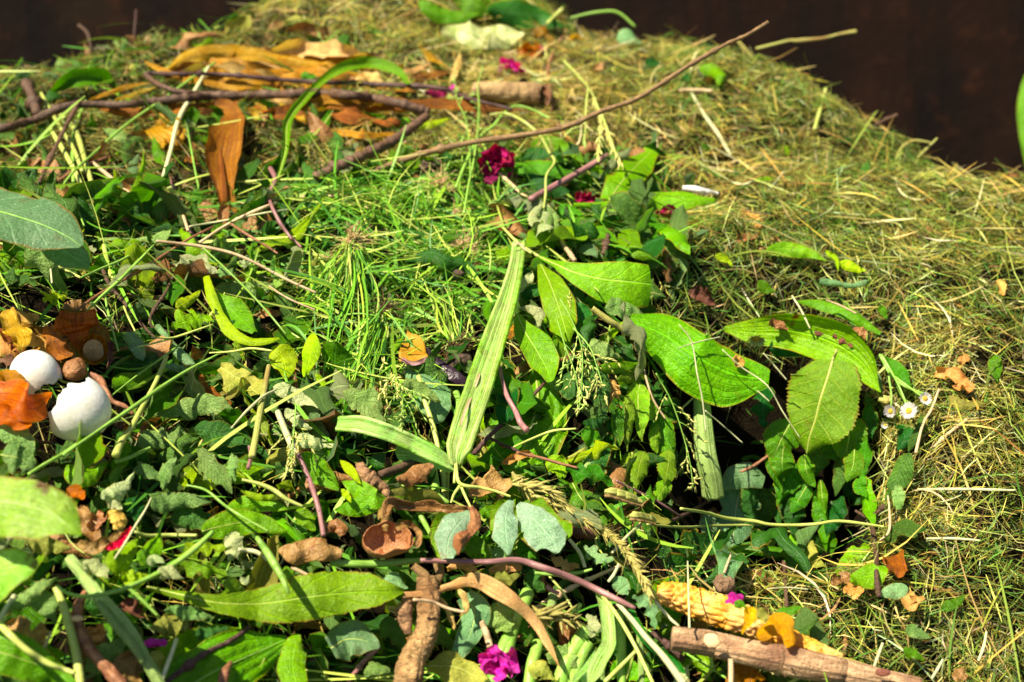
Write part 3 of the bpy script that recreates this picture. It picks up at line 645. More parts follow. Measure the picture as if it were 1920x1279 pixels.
def clump(name, cat, tile, c, r, mat, label, l=.02, seed=1, sq=.8, parent=None, group=None):
    P0, tt = at(tile, c[0], c[1], l); k = r * tscale(tile) * K * tt; th = np.linspace(0, 2 * np.pi, 40, endpoint=False); ph = np.linspace(0, np.pi, 26)
    D = np.stack([np.sin(ph)[:, None] * np.cos(th), np.sin(ph)[:, None] * np.sin(th), np.cos(ph)[:, None] + 0 * th], -1)
    rad = k * (1 + .16 * fsin(D, 2.2, seed) + .10 * fsin(D, 6, seed + 1) + .05 * fsin(D, 15, seed + 2))
    o = Acc().grid(P0 + D * rad[..., None] * [1, 1, sq], True).build(name, mat, parent, origin=None if parent else P0)
    if label: tag(o, label, cat, group)
    if parent is None: HERO.append(np.array([tc(tile, *c)]))
    return o
def tuft(tile, c, ends, nn, label, seed, l=.028, rootmat='rootlet', rr0=45, cols=None, wd=.0018, spread=60, sag=30):
    """a pulled up grass plant: blades part fanning from the root part"""
    rr_ = np.random.default_rng(seed); cols = cols or [(.16, .42, .02), (.26, .52, .03), (.42, .60, .05), (.10, .30, .03), (.55, .64, .14)]
    P0, tt = at(tile, c[0], c[1], l); o = bpy.data.objects.new('grass_clump', None); C.objects.link(o); o.location = P0; o['_o'] = [float(q) for q in P0]; tag(o, label, 'grass clump'); HERO.append(np.array([tc(tile, *c)]))
    a = Acc()
    for i in range(nn):
        e = ends[int(abs(rr_.normal()) * len(ends) * .45) % len(ends)]; ex, ey = e[0] + rr_.normal() * spread, e[1] + rr_.normal() * spread; u = rr_.uniform(.35, 1.15)
        ex, ey = c[0] + (ex - c[0]) * u, c[1] + (ey - c[1]) * u; dx, dy = ex - c[0], ey - c[1]; b1 = rr_.normal() * .07 + .03; b2 = b1 * .7 + rr_.normal() * .02
        p = [(c[0] + rr_.normal() * 30, c[1] + rr_.normal() * 26), (c[0] + dx * .33 + dy * b1, c[1] + dy * .33 - dx * b1), (c[0] + dx * .7 + dy * b2, c[1] + dy * .7 - dx * b2), (ex, ey)]; lz = rr_.uniform(.002, .016)
        P, t2, q = path(tile, p, 18, [l, l + lz, max(.006, l - .006 + lz * .5), max(.004, l - .016 + lz * .5)]); s = np.linspace(0, 1, 18)
        w = wd * rr_.uniform(.4, 1.25) * prof('blade', s); G = sheet(P, np.maximum(w * .5, 1e-5), facing(P, .6), .8, .0, .0, fold=.3, roll=(rr_.normal() * .6, rr_.normal() * 1.2), nv=3)
        cc = np.array(cols[rr_.integers(len(cols))]) * rr_.uniform(.7, 1.2)
        mixc = np.clip(1 - s * 6, 0, 1)[:, None] * .6; colr = cc * (1 - mixc) + np.array([.70, .62, .25]) * mixc
        a.grid(G, False, np.repeat(np.concatenate([colr, np.ones((18, 1))], 1), 3, 0))
    a.build('blades', 'blades', o, color=True); fibres('roots', o, tile, c, rr0 * 1.35, 110, rootmat, seed + 1, l + .004)
    return o
def eggshell(tile, c, rx, ry, ax, label, l=.03, cut=.62, seed=5, ang=0, t=None):
    P0, tt = at(tile, c[0], c[1], l, t); k = tscale(tile) * K * tt; ax = nrm(np.array(ax, float)); e1 = nrm(np.cross(ax, [.1, .05, 1.])); e2 = np.cross(ax, e1)
    th = np.linspace(0, 2 * np.pi, 90, endpoint=False); cth = np.stack([np.cos(th), np.sin(th), 0 * th], -1)
    lim = np.pi * cut * (1 + .09 * fsin(cth, 3, seed) + .05 * fsin(cth, 9, seed + 1) + .02 * fsin(cth, 23, seed + 2)); ph = np.linspace(.002, 1, 36)[:, None] * lim
    rad = rx * k; G = P0 + rad * ((e1 * (np.sin(ph) * np.cos(th))[..., None] + e2 * (np.sin(ph) * np.sin(th))[..., None]) + ax * (np.cos(ph) * ry / rx)[..., None])
    o = Acc().grid(G, True).build('egg_shell', 'egg', origin=P0, thick=.0005); tag(o, label, 'egg shell'); HERO.append(np.array([tc(tile, *c)])); return o

# ================================================================ branches and twigs
br = twig('branch', 'branch', 'Z', [(-20, 246), (60, 226), (130, 198), (240, 196), (340, 184), (440, 180)], [7.5, 7.5, 7, 7, 6.5], 'bark', 'long dark branch crossing the orange corn husks at upper left', l=[.06, .07, .078, .082, .084, .084],
     t=None, side=[([(148, 190), (112, 260), (72, 345)], 4), ([(70, 214), (60, 180), (48, 154)], 9)])
twig('branch', 'branch', 'Z', [(270, 138), (300, 160), (350, 174), (430, 179), (560, 176), (650, 178), (740, 192), (804, 211)], [4, 5, 6.5, 7.5, 8, 8.5, 8.5, 9], 'bark', 'thick brown branch snapped at its pale right end near the hollow stalk', l=.086, end=(480 + 1910, 630, 28))
twig('branch', 'branch', 'Z', [(800, 218), (740, 262), (690, 288), (640, 310), (590, 332)], [9, 10, 10.5, 10, 9], 'bark', 'dark broken branch sloping down left beneath the snapped end', l=[.084, .076, .068, .062, .055])
twig('twig', 'twig', 'Z', [(275, 137), (330, 139), (420, 140), (560, 152), (700, 158), (820, 165), (880, 185), (960, 205)], [4, 4, 4, 4, 5, 5, 4, 3], 'barkdark', 'thin dark twig running over the husks above the main branch', l=.082)
twig('twig', 'twig', 'Z', [(690, 325), (780, 292), (880, 268), (970, 255), (1060, 238), (1130, 208), (1200, 182), (1290, 124), (1360, 84), (1400, 66), (1441, 41)], [6, 6, 5.6, 5.4, 5.2, 5, 4.6, 4.2, 3.9, 3.6, 3.4], 'barkgold', 'long bare brown twig rising to the upper right against the dark wall', t=[1.29, 1.285, 1.28, 1.275, 1.265, 1.255, 1.245, 1.235, 1.225, 1.215, 1.21], n=90)
twig('twig', 'twig', 'B', [(480, 750), (620, 790), (900, 660), (1100, 700)], [8, 9, 8, 5], 'barkdark', 'short dark twig lying under the hollow stalk')
twig('twig', 'twig', 'D', [(550, 200), (610, 340), (650, 390), (720, 470), (800, 570), (870, 640)], [9, 10, 10, 11, 9, 7], 'bark', 'knotty brown twig between the brown skins and the lime folded leaf', l=.03)
twig('twig', 'twig', 'D', [(970, 280), (920, 390), (870, 460), (838, 530), (860, 580), (970, 605)], [7, 8, 9, 8, 8, 5], 'bark', 'crooked thin twig left of the lime folded leaf', l=.03)
twig('twig', 'twig', 'A', [(200, 1065), (320, 1010), (450, 935), (620, 872)], [8, 9, 9, 10], 'stemred', 'bent reddish twig tip above the blurred dark leaf', l=.03)
twig('twig', 'twig', 'E', [(740, 1280), (830, 1180), (1000, 1030), (1140, 880)], [14, 13, 11, 9], 'barkdark', 'purplish twig leaning across the ribbed leaf beside the strap leaf', l=.034, side=[([(830, 1195), (900, 1230), (1010, 1278)], 7)])
twig('twig', 'twig', 'G', [(900, 1300), (1040, 1195), (1160, 1110), (1300, 1040), (1395, 968)], [17, 17, 17, 15, 13], 'barkdark', 'smooth dark purple twig over the big glossy leaf at the bottom', l=.045)
twig('twig', 'twig', 'H', [(1060, 890), (1160, 820), (1300, 745), (1420, 690), (1560, 630)], [15, 15, 14, 12, 9], 'stemtan', 'pale tan twig under the purple stem near the corn husk strip', l=.022)
twig('twig', 'twig', 'I', [(1045, 365), (1065, 450), (1080, 560), (1082, 700), (1095, 800)], [13, 14, 14, 15, 12], 'bark', 'upright forked brown twig at right edge of the dark hollow', l=.045, side=[([(1045, 372), (1000, 345), (965, 325)], 8), ([(1050, 370), (1090, 330), (1120, 300)], 13)])
twig('twig', 'twig', 'I', [(-60, 380), (60, 320), (150, 260), (230, 215)], [10, 12, 11, 8], 'barkdark', 'dark knobbly twig at the foot of the thick pale stalk', l=.03)
twig('twig', 'twig', 'I', [(565, 600), (572, 720), (580, 860)], [10, 10, 12], 'bark', 'thin upright brown twig standing in the dark hollow', l=.02)
twig('twig', 'twig', 'I', [(500, 0), (400, 70), (320, 110)], [6, 7, 8], 'stemred', 'reddish twig with a dark knot over the blue green leaf', l=.05)
twig('twig', 'twig', 'C', [(1070, 702), (1130, 668), (1200, 640)], [8, 8, 11], 'bark', 'blurred twig stub poking from the hay at the upper right', t=[1.52, 1.515, 1.51])
twig('twig', 'twig', 'B', [(750, 860), (850, 940), (950, 1030), (1058, 1125)], [8, 9, 10, 10], 'stemtan', 'straight light brown twig between crimson petals and wilted clump', l=.035)
twig('twig', 'twig', 'E', [(1165, 5), (1220, 90), (1302, 203)], [11, 12, 13], 'stemtan', 'light brown stick pointing at the broad tongue leaf', l=.035)
twig('twig', 'twig', 'E', [(1490, 55), (1465, 170)], [12, 17], 'bark', 'short greyish stick stub above the broad tongue leaf', l=.04)
twig('twig', 'twig', 'F', [(1370, 1279), (1470, 1180), (1590, 1090)], [8, 9, 9], 'stemtan', 'long tan stick half sunk in the hay at lower right', l=.01)
twig('twig', 'twig', 'D', [(120, 1140), (200, 1210), (290, 1220)], [8, 9, 8], 'barkdark', 'curved dark twig under the large broken egg shell', l=.02)
twig('twig', 'twig', 'H', [(40, 1279), (120, 1170), (215, 1085)], [13, 14, 10], 'stempurple', 'short purple twig left of the thick knobbly root', l=.02)
twig('twig', 'twig', 'H', [(1730, 1000), (1820, 1070), (1904, 1150)], [13, 15, 17], 'barkdark', 'dark bark splinter lying left of the peeled log', l=.03)
# peeled log
lg = tb('log', 'log', 'I', [(-60, 1035), (120, 1062), (300, 1100), (500, 1140), (700, 1182), (900, 1222), (1100, 1262), (1330, 1310)], [66, 74, 74, 78, 76, 66, 56, 48], 'log', 'pale peeled log lying along the bottom below the corn cob', l=.055, fib=.045, knob=.06, n=110, nseg=40, kf=.9)
cup('knot', None, 'I', (165, 1045), 46, 36, 'woodend', None, l=.079, depth=.35, jag=.2, crk=.2, parent=lg)
cup('knot', None, 'I', (1120, 1225), 40, 20, 'darkbrown', None, l=.068, depth=.3, jag=.3, crk=.3, parent=lg)
tb('bark_crack', None, 'I', [(555, 1110), (568, 1150), (552, 1200), (575, 1250)], 5, 'darkbrown', None, l=.0795, parent=lg, knob=.3)
# corn cob
def cob():
    P, tt, q = path('I', [(-140, 770), (0, 812), (150, 860), (300, 915), (470, 985), (620, 1050), (760, 1100), (890, 1140)], 150, .05); s = np.linspace(0, 1, 150)
    r = np.interp(s, [0, .04, .12, .35, .6, .85, 1], [30, 70, 88, 92, 76, 50, 22]) * .3361 * K * tt; T = nrm(np.gradient(P, axis=0)); S = nrm(np.cross(T, [0, 0, 1.])); B = np.cross(S, T); a = np.linspace(0, 2 * np.pi, 84, endpoint=False)
    D = S[:, None] * np.cos(a)[None, :, None] + B[:, None] * np.sin(a)[None, :, None]; Lc = np.cumsum(np.linalg.norm(np.gradient(P, axis=0), axis=1))
    ph = Lc[:, None] / .0062 * np.pi * 2 + (np.floor(a / (2 * np.pi) * 14)[None, :] % 2) * np.pi
    ker = np.abs(np.sin(a * 7))[None, :] ** .6 * (.5 + .5 * np.cos(ph)) ** .7
    q3 = P[:, None] + D * .02; rag = fsin(q3, 300, 41) ; big = fsin(q3, 90, 42)
    rr_ = r[:, None] * (.84 + .17 * ker + .035 * rag + .05 * big - .10 * (fsin(q3, 160, 44) > 1.0))
    G = P[:, None] + D * rr_[..., None]; G = np.concatenate([np.repeat(P[:1, None], 84, 1), G, np.repeat(P[-1:, None], 84, 1)])
    o = Acc().grid(G, True).build('corn_cob', 'cob'); HERO.append(q); return tag(o, 'chewed yellow corn cob lying just above the peeled log', 'corn cob')
cb = cob()
lf('husk_leaf', None, 'I', [(330, 1010), (370, 930), (395, 860)], 52, 'fan', 'yellowhusk', None, l=.082, A=.8, crk=.12, parent=cb)
lf('husk_leaf', None, 'I', [(420, 1040), (500, 970), (560, 950), (600, 1090)], 60, 'rag', 'yellowhusk', None, l=.078, A=-.8, crk=.15, parent=cb)
# ================================================================ roots and stalk sections
rt = tb('root', 'root', 'H', [(478, 690), (485, 790), (490, 880), (478, 970), (450, 1050), (410, 1120), (385, 1190), (370, 1300)], [48, 60, 66, 64, 66, 74, 80, 84], 'rootwood', 'thick knobbly tan root standing at the bottom centre', l=.055, knob=.16, fib=.07, n=120, nseg=44, kf=.8)
tb('side_root', None, 'H', [(385, 800), (362, 850), (355, 920), (372, 1010)], [22, 40, 40, 20], 'rootbrown', None, l=.052, knob=.2, fib=.08, parent=rt, nseg=28, n=50)
tb('side_root', None, 'H', [(400, 630), (470, 690), (500, 740)], [24, 26, 20], 'rootwood', None, l=.056, knob=.15, parent=rt)
tb('side_root', None, 'H', [(530, 600), (550, 680), (510, 740)], [26, 28, 20], 'rootwood', None, l=.05, knob=.15, parent=rt)
fibres('rootlets', rt, 'H', (330, 900), 60, 26, 'rootlet', 12, .05, .0004)
tb('stem_strip', None, 'H', [(400, 820), (500, 830), (600, 870), (690, 890)], 9, 'stemtan', None, l=.075, parent=rt)
def stalk():
    P, tt, q = path('B', [(735, 505), (820, 508), (940, 515), (1060, 522), (1110, 528)], 70, .045); r = np.interp(np.linspace(0, 1, 70), [0, .1, .5, .85, 1], [44, 54, 58, 66, 60]) * .3361 * K * tt
    o = tubeat(P, r, 34, .07, 61, close=False, kf=.8).build('hollow_stalk', 'pithy'); tag(o, 'rotten hollow stalk section with an open broken end facing right', 'stalk'); HERO.append(q)
    e = P[-1]; T = nrm(P[-1] - P[-6]); Bq = tubeat(np.array([e - T * .03 * (1 - x) for x in np.linspace(0, 1, 12)]), np.linspace(.3, .62, 12) * r[-1], 24, .12, 62, close=False).build('hollow_core', 'soil', o)
    S_ = nrm(np.cross(T, [0, 0, 1.])); Bb = np.cross(S_, T); a = np.linspace(0, 2 * np.pi, 40, endpoint=False)
    G = np.stack([e + (S_ * np.cos(a)[:, None] + Bb * np.sin(a)[:, None]) * r[-1] * f + T * g for f, g in ((1.0, 0), (.92, .003), (.7, .002), (.5, -.004))]); G = G + (fsin(G, 180, 4) * .0009)[..., None]
    Acc().grid(G, True).build('broken_rim', 'rootwood', o)
    lf('bark_flap', None, 'B', [(1125, 480), (1155, 530), (1150, 590)], 26, 'rag', 'darkbrown', None, l=.058, A=1.4, crk=.3, parent=o, thick=.0008)
    cup('knot_hole', None, 'B', (1015, 455), 26, 14, 'soil', None, l=.061, depth=.3, parent=o); return o
stalk()
gp = tb('gnarled_root', 'root', 'H', [(110, 85), (130, 130), (180, 160), (235, 200), (265, 265)], [30, 48, 44, 24, 14], 'rootbrown', 'crusty gnarled brown root end above the curled peel', l=.045, knob=.3, fib=.12, kf=1.6, n=70, nseg=34)
tb('root_stem', None, 'H', [(215, 120), (300, 95), (380, 60), (470, 40)], [22, 24, 22, 14], 'bark', None, l=.042, knob=.1, parent=gp)
rr2 = tb('twisted_root', 'root', 'G', [(478, 775), (440, 850), (430, 930), (450, 1010), (490, 1080), (560, 1170), (640, 1250), (690, 1320)], [16, 26, 32, 34, 30, 32, 38, 40], 'stemred', 'red brown twisted root left of the pale ridged stalk', l=.045, knob=.14, fib=.09, n=90, nseg=34, kf=.9)
cup('cut_scar', None, 'G', (432, 925), 32, 16, 'woodend', None, l=.058, depth=.3, parent=rr2, up=True)
tb('root', 'root', 'D', [(500, 835), (560, 870), (590, 930), (630, 990), (700, 1020), (742, 1062)], [14, 22, 18, 14, 14, 8], 'stemred', 'curling red brown root hooked over the large egg shell', l=.055, knob=.12)
tb('root', 'root', 'G', [(1285, 1175), (1260, 1220), (1240, 1300)], [18, 28, 30], 'stemred', 'short red brown stub standing on the big glossy leaf', l=.05, knob=.2)
clump('mud_ball', 'mud ball', 'I', (232, 722), 62, 'mud', 'round brown mud ball with a stick in it beside the magenta petal', l=.04, seed=5)
twig('stick', 'stick', 'I', [(268, 572), (250, 620), (232, 670)], [6, 8, 8], 'stemtan', 'small pale stick poking up out of the mud ball', l=.048)
clump('soil_clump', 'soil clump', 'B', (490, 920), 62, 'darkclump', 'dark grey soil clump below the broken branch end', l=.03, seed=8)
clump('soil_clump', 'soil clump', 'E', (650, 770), 75, 'darkclump', 'dark soil ball with thin roots beside the folded peel', l=.04, seed=9)
clump('soil_clump', 'soil clump', 'E', (650, 280), 32, 'darkclump', 'small soil lump under the tan grass roots', l=.035, seed=10)
clump('soil_clump', 'soil clump', 'H', (1350, 440), 70, 'darkbrown', 'dark brown crumbling scrap beside the wheat ear', l=.03, seed=11, sq=.6)
# ================================================================ egg shells and skins
eggshell('D', (200, 850), 135, 150, (-.35, -.25, .9), 'smooth white egg shell half behind the large broken one', l=.05, cut=.60, seed=5)
eggshell('D', (412, 1022), 182, 212, (.84, -.30, -.42), 'large white broken egg shell with a ragged left edge', l=.068, cut=.54, seed=9)
lf('onion_skin', 'onion skin', 'D', [(-60, 980), (60, 985), (180, 1010), (290, 955)], 125, [.9, 1, .8, .08], 'onion', 'glossy orange onion skin in front of the egg shells', l=[.07, .078, .08, .07], A=-.35, crk=.13, wav=.25, roll=-.2)
lf('onion_skin', 'onion skin', 'D', [(-40, 1060), (60, 1080), (130, 1110), (170, 1060)], 62, [.8, 1, .7, .1], 'onion', 'lower folded flap of orange onion skin under the glossy one', l=.066, A=.5, crk=.12, wav=.3)
lf('papery_skin', 'papery skin', 'D', [(250, 560), (290, 610), (330, 690), (400, 740)], 60, 'rag', 'huskbrown', 'copper brown papery skin left below the fan shaped onion skin', l=.055, A=-.5, crk=.16, wav=.45)
lf('papery_skin', 'papery skin', 'D', [(20, 480), (60, 560), (110, 640), (120, 700)], 56, 'rag', 'husk', 'golden papery skin fold at the top left of the skins', l=.06, A=.5, crk=.16, wav=.45, fold=.3)
lf('papery_skin', 'papery skin', 'D', [(470, 560), (560, 600), (600, 660)], 46, 'rag', 'huskbrown', 'dark copper skin right of the fan shaped onion skin', l=.05, A=-.4, crk=.18, wav=.4)
lf('papery_skin', 'papery skin', 'D', [(130, 640), (230, 660), (330, 700), (440, 700)], 54, 'rag', 'tanleaf', 'spotted tan skin lying directly above the egg shells', l=.045, A=-.4, crk=.14, wav=.4)
lf('onion_skin', 'onion skin', 'D', [(-50, 860), (60, 850), (140, 880)], 48, 'rag', 'onion', 'small orange onion skin scrap left of the smooth egg shell', l=.06, A=-.6, crk=.12)
lf('onion_skin', 'onion skin', 'D', [(430, 690), (432, 620), (425, 560), (425, 490)], 120, [.15, .5, 1, .8], 'onion', 'upright fan shaped orange onion skin above the round root end', l=[.05, .06, .07, .065], A=.3, crk=.06, thick=.0003)
lf('onion_skin', 'onion skin', 'D', [(350, 470), (430, 450), (540, 490)], 40, 'rag', 'brown', 'pinkish brown skin edge behind the fan shaped onion skin', l=.03, A=-1, crk=.2)
for (p, h_, m_, lab, li, AA) in [
    ([(-20, 520), (60, 500), (140, 510), (215, 545)], 50, 'tanleaf', 'ragged tan onion peel at the left edge above the brown skins', .045, -.8),
    ([(80, 620), (170, 570), (260, 600), (350, 660)], 60, 'huskbrown', 'curled papery brown skin left of the fan shaped onion skin', .04, -1.2),
    ([(0, 580), (50, 640), (70, 700)], 40, 'huskbrown', 'narrow brown skin curl at the left edge above the egg shells', .045, 1.4),
    ([(-40, 700), (60, 680), (130, 660)], 80, 'tanleaf', 'broad tan skin behind the smooth egg shell', .02, -.5),
    ([(150, 760), (260, 720), (400, 700)], 70, 'huskbrown', 'spotted brown skin tucked behind the two egg shells', .025, -.5),
    ([(250, 640), (330, 690), (420, 640)], 34, 'tanleaf', 'small folded tan skin under the fan shaped onion skin', .045, 1.2),
    ([(600, 620), (612, 700), (600, 810)], 26, 'darkbrown', 'dark curled skin strip right of the round root end', .045, 1.5),
    ([(-30, 790), (30, 770), (90, 800)], 34, 'darkbrown', 'dark shrivelled skin at the left edge beside the smooth shell', .045, 1.0)]:
    lf('papery_skin', 'papery skin', 'D', p, h_, 'rag', m_, lab, l=li, A=AA * .8, crk=.2, wav=.5, thick=.0003, roll=(0, .6))
oe = cup('onion_root_end', 'onion end', 'D', (518, 700), 78, 88, 'onion', 'round onion root end with a grey brown rotten centre', l=.05, depth=.45, jag=.15, crk=.12, up=True)
cup('rotten_centre', None, 'D', (520, 705), 54, 62, 'pithy', None, l=.052, depth=.18, crk=.15, parent=oe)
cup('nut_husk', 'husk', 'D', (415, 812), 66, 64, 'brown', 'wrinkled brown husk sitting between the two egg shells', l=.062, depth=.9, jag=.35, crk=.3, open_=.95)
# folded peel
fp = lf('folded_peel', 'peel', 'E', [(360, 600), (400, 680), (410, 770)], 88, [.12, .75, 1.0], 'peelgold', 'golden brown folded peel with black purple underside', l=.05, A=.25, crk=.03, thick=.0015)
lf('purple_edge', None, 'E', [(318, 745), (400, 778), (500, 745)], 13, 'strap', 'stempurple', None, l=.053, parent=fp)
lf('black_skin', None, 'E', [(430, 620), (500, 730), (600, 820), (720, 905)], 50, [.1, .45, .8, .5], 'blackskin', None, l=.045, A=-.7, crk=.06, parent=fp)
# brown peels bottom centre
pc = cup('dried_peel', 'peel', 'H', (268, 480), 150, 112, 'brown', 'large brown pouch shaped dried peel with curled lip', l=.062, depth=1.0, jag=.22, crk=.16, axis=(.22, -.55, .8), open_=1.0, up=True, ang=8)
lf('curled_lip', None, 'H', [(250, 440), (245, 340), (275, 285)], 46, 'rag', 'brown', None, l=.06, A=-1.2, crk=.15, parent=pc)
lf('peel_edge', None, 'H', [(300, 420), (370, 400), (430, 450), (420, 530)], 26, 'strap', 'brown', None, l=.074, A=1.2, crk=.15, parent=pc)
lf('dried_peel', 'peel', 'H', [(245, 360), (270, 290), (370, 300), (480, 300), (600, 320), (710, 320)], 38, [.5, 1, .55, .8, 1, .5, .8, .4], 'brown', 'long arched brown peel strip between pouch and glossy leaves', l=.068, A=.2, fold=.7, crk=.14, wav=.4, thick=.0008)
lf('dried_peel', 'peel', 'H', [(720, 300), (745, 370), (720, 440), (660, 490), (650, 570)], 36, [.4, .8, 1, .7, 1, .6, .1], 'brown', 'rough brown peel strip hanging over the glossy blue green leaf', l=.085, A=-.2, fold=-.5, crk=.14, wav=.4, thick=.0008)
lf('dried_peel', 'peel', 'H', [(715, 240), (790, 200), (870, 180), (950, 160)], 82, [.35, .9, 1, .3], 'brown', 'cupped brown dried peel above the glossy leaves', l=.06, A=.9, crk=.28, wav=.4, thick=.0008, roll=.2)
lf('dried_peel', 'peel', 'H', [(310, 150), (390, 140), (450, 100), (515, 70)], 62, [.2, .8, 1, .2], 'brown', 'small brown dried cup leaf on the gnarled root stem', l=.06, A=-.9, crk=.18)
lf('dried_peel', 'peel', 'G', [(1555, 540), (1640, 550), (1760, 545), (1910, 560)], 74, [.2, .95, 1, .9, .25], 'brown', 'wrinkled brown peel shaped like a slug left of the pouch', l=.06, A=-.7, crk=.10, wav=.3, thick=.0008)
lf('dried_peel', 'peel', 'G', [(1800, 440), (1880, 400), (1920, 460)], 44, 'rag', 'brown', 'pointed brown peel tip above the slug shaped peel', l=.055, A=-.8, crk=.2)
for (tl, p, h_, m_, lab) in [
    ('G', [(450, 290), (470, 360), (500, 440), (540, 520)], 45, 'brown', 'crumpled brown dry leaf left of the red skin scrap'),
    ('G', [(500, 430), (540, 380), (580, 330)], 40, 'brown', 'upright brown dry leaf curl beside the blurred leaf'),
    ('G', [(430, 510), (520, 530), (620, 500), (680, 440)], 34, 'brown', 'shallow brown leaf dish holding the red skin scrap'),
    ('G', [(600, 330), (650, 360), (660, 430)], 40, 'tanleaf', 'tan dry leaf scrap above the red skin scrap'),
    ('G', [(40, 950), (110, 1000), (180, 1010), (250, 960)], 72, 'brown', 'broad brown dead leaf at lower left by the bright stems'),
    ('G', [(640, 1150), (720, 1190), (800, 1230)], 82, 'brown', 'rounded brown skin at the bottom beside the twisted root'),
    ('G', [(690, 820), (750, 880), (800, 900)], 50, 'darkbrown', 'dark brown leaf scrap under the long arched stem'),
    ('G', [(490, 970), (530, 1020), (580, 960)], 36, 'tanleaf', 'yellow brown leaf scrap right of the twisted root'),
    ('H', [(1380, 900), (1400, 960), (1390, 1030)], 36, 'pale', 'small pale dry leaf curl beside the striped blade'),
    ('I', [(1165, 570), (1190, 630), (1200, 700)], 58, 'huskbrown', 'brown leaf standing in the hollow right of the upright twig'),
    ('I', [(1262, 780), (1275, 850), (1350, 800)], 40, 'tanleaf', 'triangular tan petal on the hay right of the hollow'),
    ('I', [(840, 730), (880, 700), (930, 720)], 34, 'brown', 'pinkish brown leaf scrap at the foot of the hollow'),
    ('I', [(910, 780), (950, 760), (990, 800)], 40, 'tanleaf', 'pale tan leaf scrap beneath the bright green leaf'),
    ('F', [(1420, 830), (1500, 845), (1570, 900), (1590, 945)], 48, 'tanleaf', 'crumpled tan dead leaf on the hay right of the daisies'),
    ('F', [(1535, 765), (1600, 745)], 22, 'tanleaf', 'small pinkish chip above the crumpled tan leaf'),
    ('F', [(40, 365), (100, 400), (180, 440)], 42, 'darkbrown', 'reddish brown dead leaf lying left of the hollow hosta'),
    ('F', [(300, 90), (360, 70), (420, 60)], 26, 'brown', 'flat brown bark flake on the hay above the green leaf'),
    ('F', [(440, 70), (490, 90), (545, 100)], 24, 'brown', 'second brown bark flake right of the flat one'),
    ('F', [(1760, 310), (1775, 350), (1780, 400)], 22, 'tanleaf', 'small reddish tan scrap far right in the hay'),
    ('C', [(330, 1180), (380, 1230), (440, 1260)], 34, 'tanleaf', 'pinkish tan leaf curl right of the pale hosta leaf'),
    ('C', [(340, 905), (390, 920), (430, 935)], 16, 'darkbrown', 'small dark scrap in the upper right hay'),
    ('E', [(1510, 870), (1530, 950), (1560, 1030)], 34, 'tanleaf', 'tan dried flower husk above the hanging leaves'),
    ('B', [(1070, 200), (1120, 190), (1170, 240)], 34, 'huskbrown', 'blurred brown leaf above the orange petals at the top'),
    ('B', [(110, 310), (180, 320), (220, 325)], 20, 'darkbrown', 'dark brown leaf scrap above the curling green leaf'),
    ('A', [(1040, 900), (1070, 880), (1095, 920)], 22, 'huskbrown', 'tiny rusty leaf under the hanging husk leaf'),
    ('H', [(900, 60), (1000, 20), (1090, 20)], 26, 'tanleaf', 'folded tan leaf just below the ribbed leaf'),
    ('I', [(430, 1270), (330, 1240), (250, 1279)], 60, 'onion', 'dark orange leaf in the shade under the log'),
    ('I', [(1510, 1260), (1550, 1240), (1590, 1250)], 30, 'brown', 'small brown leaf at the bottom edge right of the log'),
    ('E', [(930, 640), (960, 590), (990, 560)], 22, 'huskbrown', 'pink brown scrap between the strap leaf and veined leaf'),
    ('D', [(1120, 845), (1150, 930), (1210, 980), (1290, 1010)], 30, 'huskbrown', 'brown curled leaf under the olive wilted leaf')]:
    lf('dead_leaf', 'dead leaf', tl, p, h_ * 1.2, 'rag', m_, lab, l=.035 if tl not in 'FC' else .022, A=[.9, -.6, .6][len(lab) % 3], crk=.17, wav=.35, fold=.1, roll=(-.3, .5))
for (p, lab) in [([(735, 600), (780, 610), (800, 560), (810, 540)], 'dark dried leaf lump standing in the large cupped leaf'), ([(840, 620), (880, 640), (950, 680)], 'dark red brown dried flower in the large cupped leaf'), ([(940, 590), (990, 600), (1025, 640)], 'flat grey brown leaf piece at right in the cupped leaf'), ([(480, 540), (530, 560), (590, 590)], 'dry brown flakes at the left rim of the cupped leaf')]:
    lf('dried_flower', 'dried plant', 'F', p, 30, 'rag', 'darkbrown' if 'dark' in lab else 'brown', lab, l=.062, A=-1.0, crk=.4, wav=.4)
lf('skin_scrap', 'skin scrap', 'G', [(580, 540), (650, 510), (700, 460), (732, 408)], 24, 'husk', 'redskin', 'bright red pepper skin scrap below the blurred leaf', l=.062, A=.9, crk=.05)
lf('onion_skin', 'onion skin', 'G', [(370, 240), (420, 220), (470, 260)], 42, 'round', 'onion', 'small orange skin piece beside the blurred pale leaf', l=.045, A=.7, crk=.15)
lf('petal', 'petal', 'F', [(280, 745), (310, 770), (345, 780)], 34, 'rag', 'tanleaf', 'small orange petal lying on the broad drooping leaf', l=.087, A=.5, crk=.1)
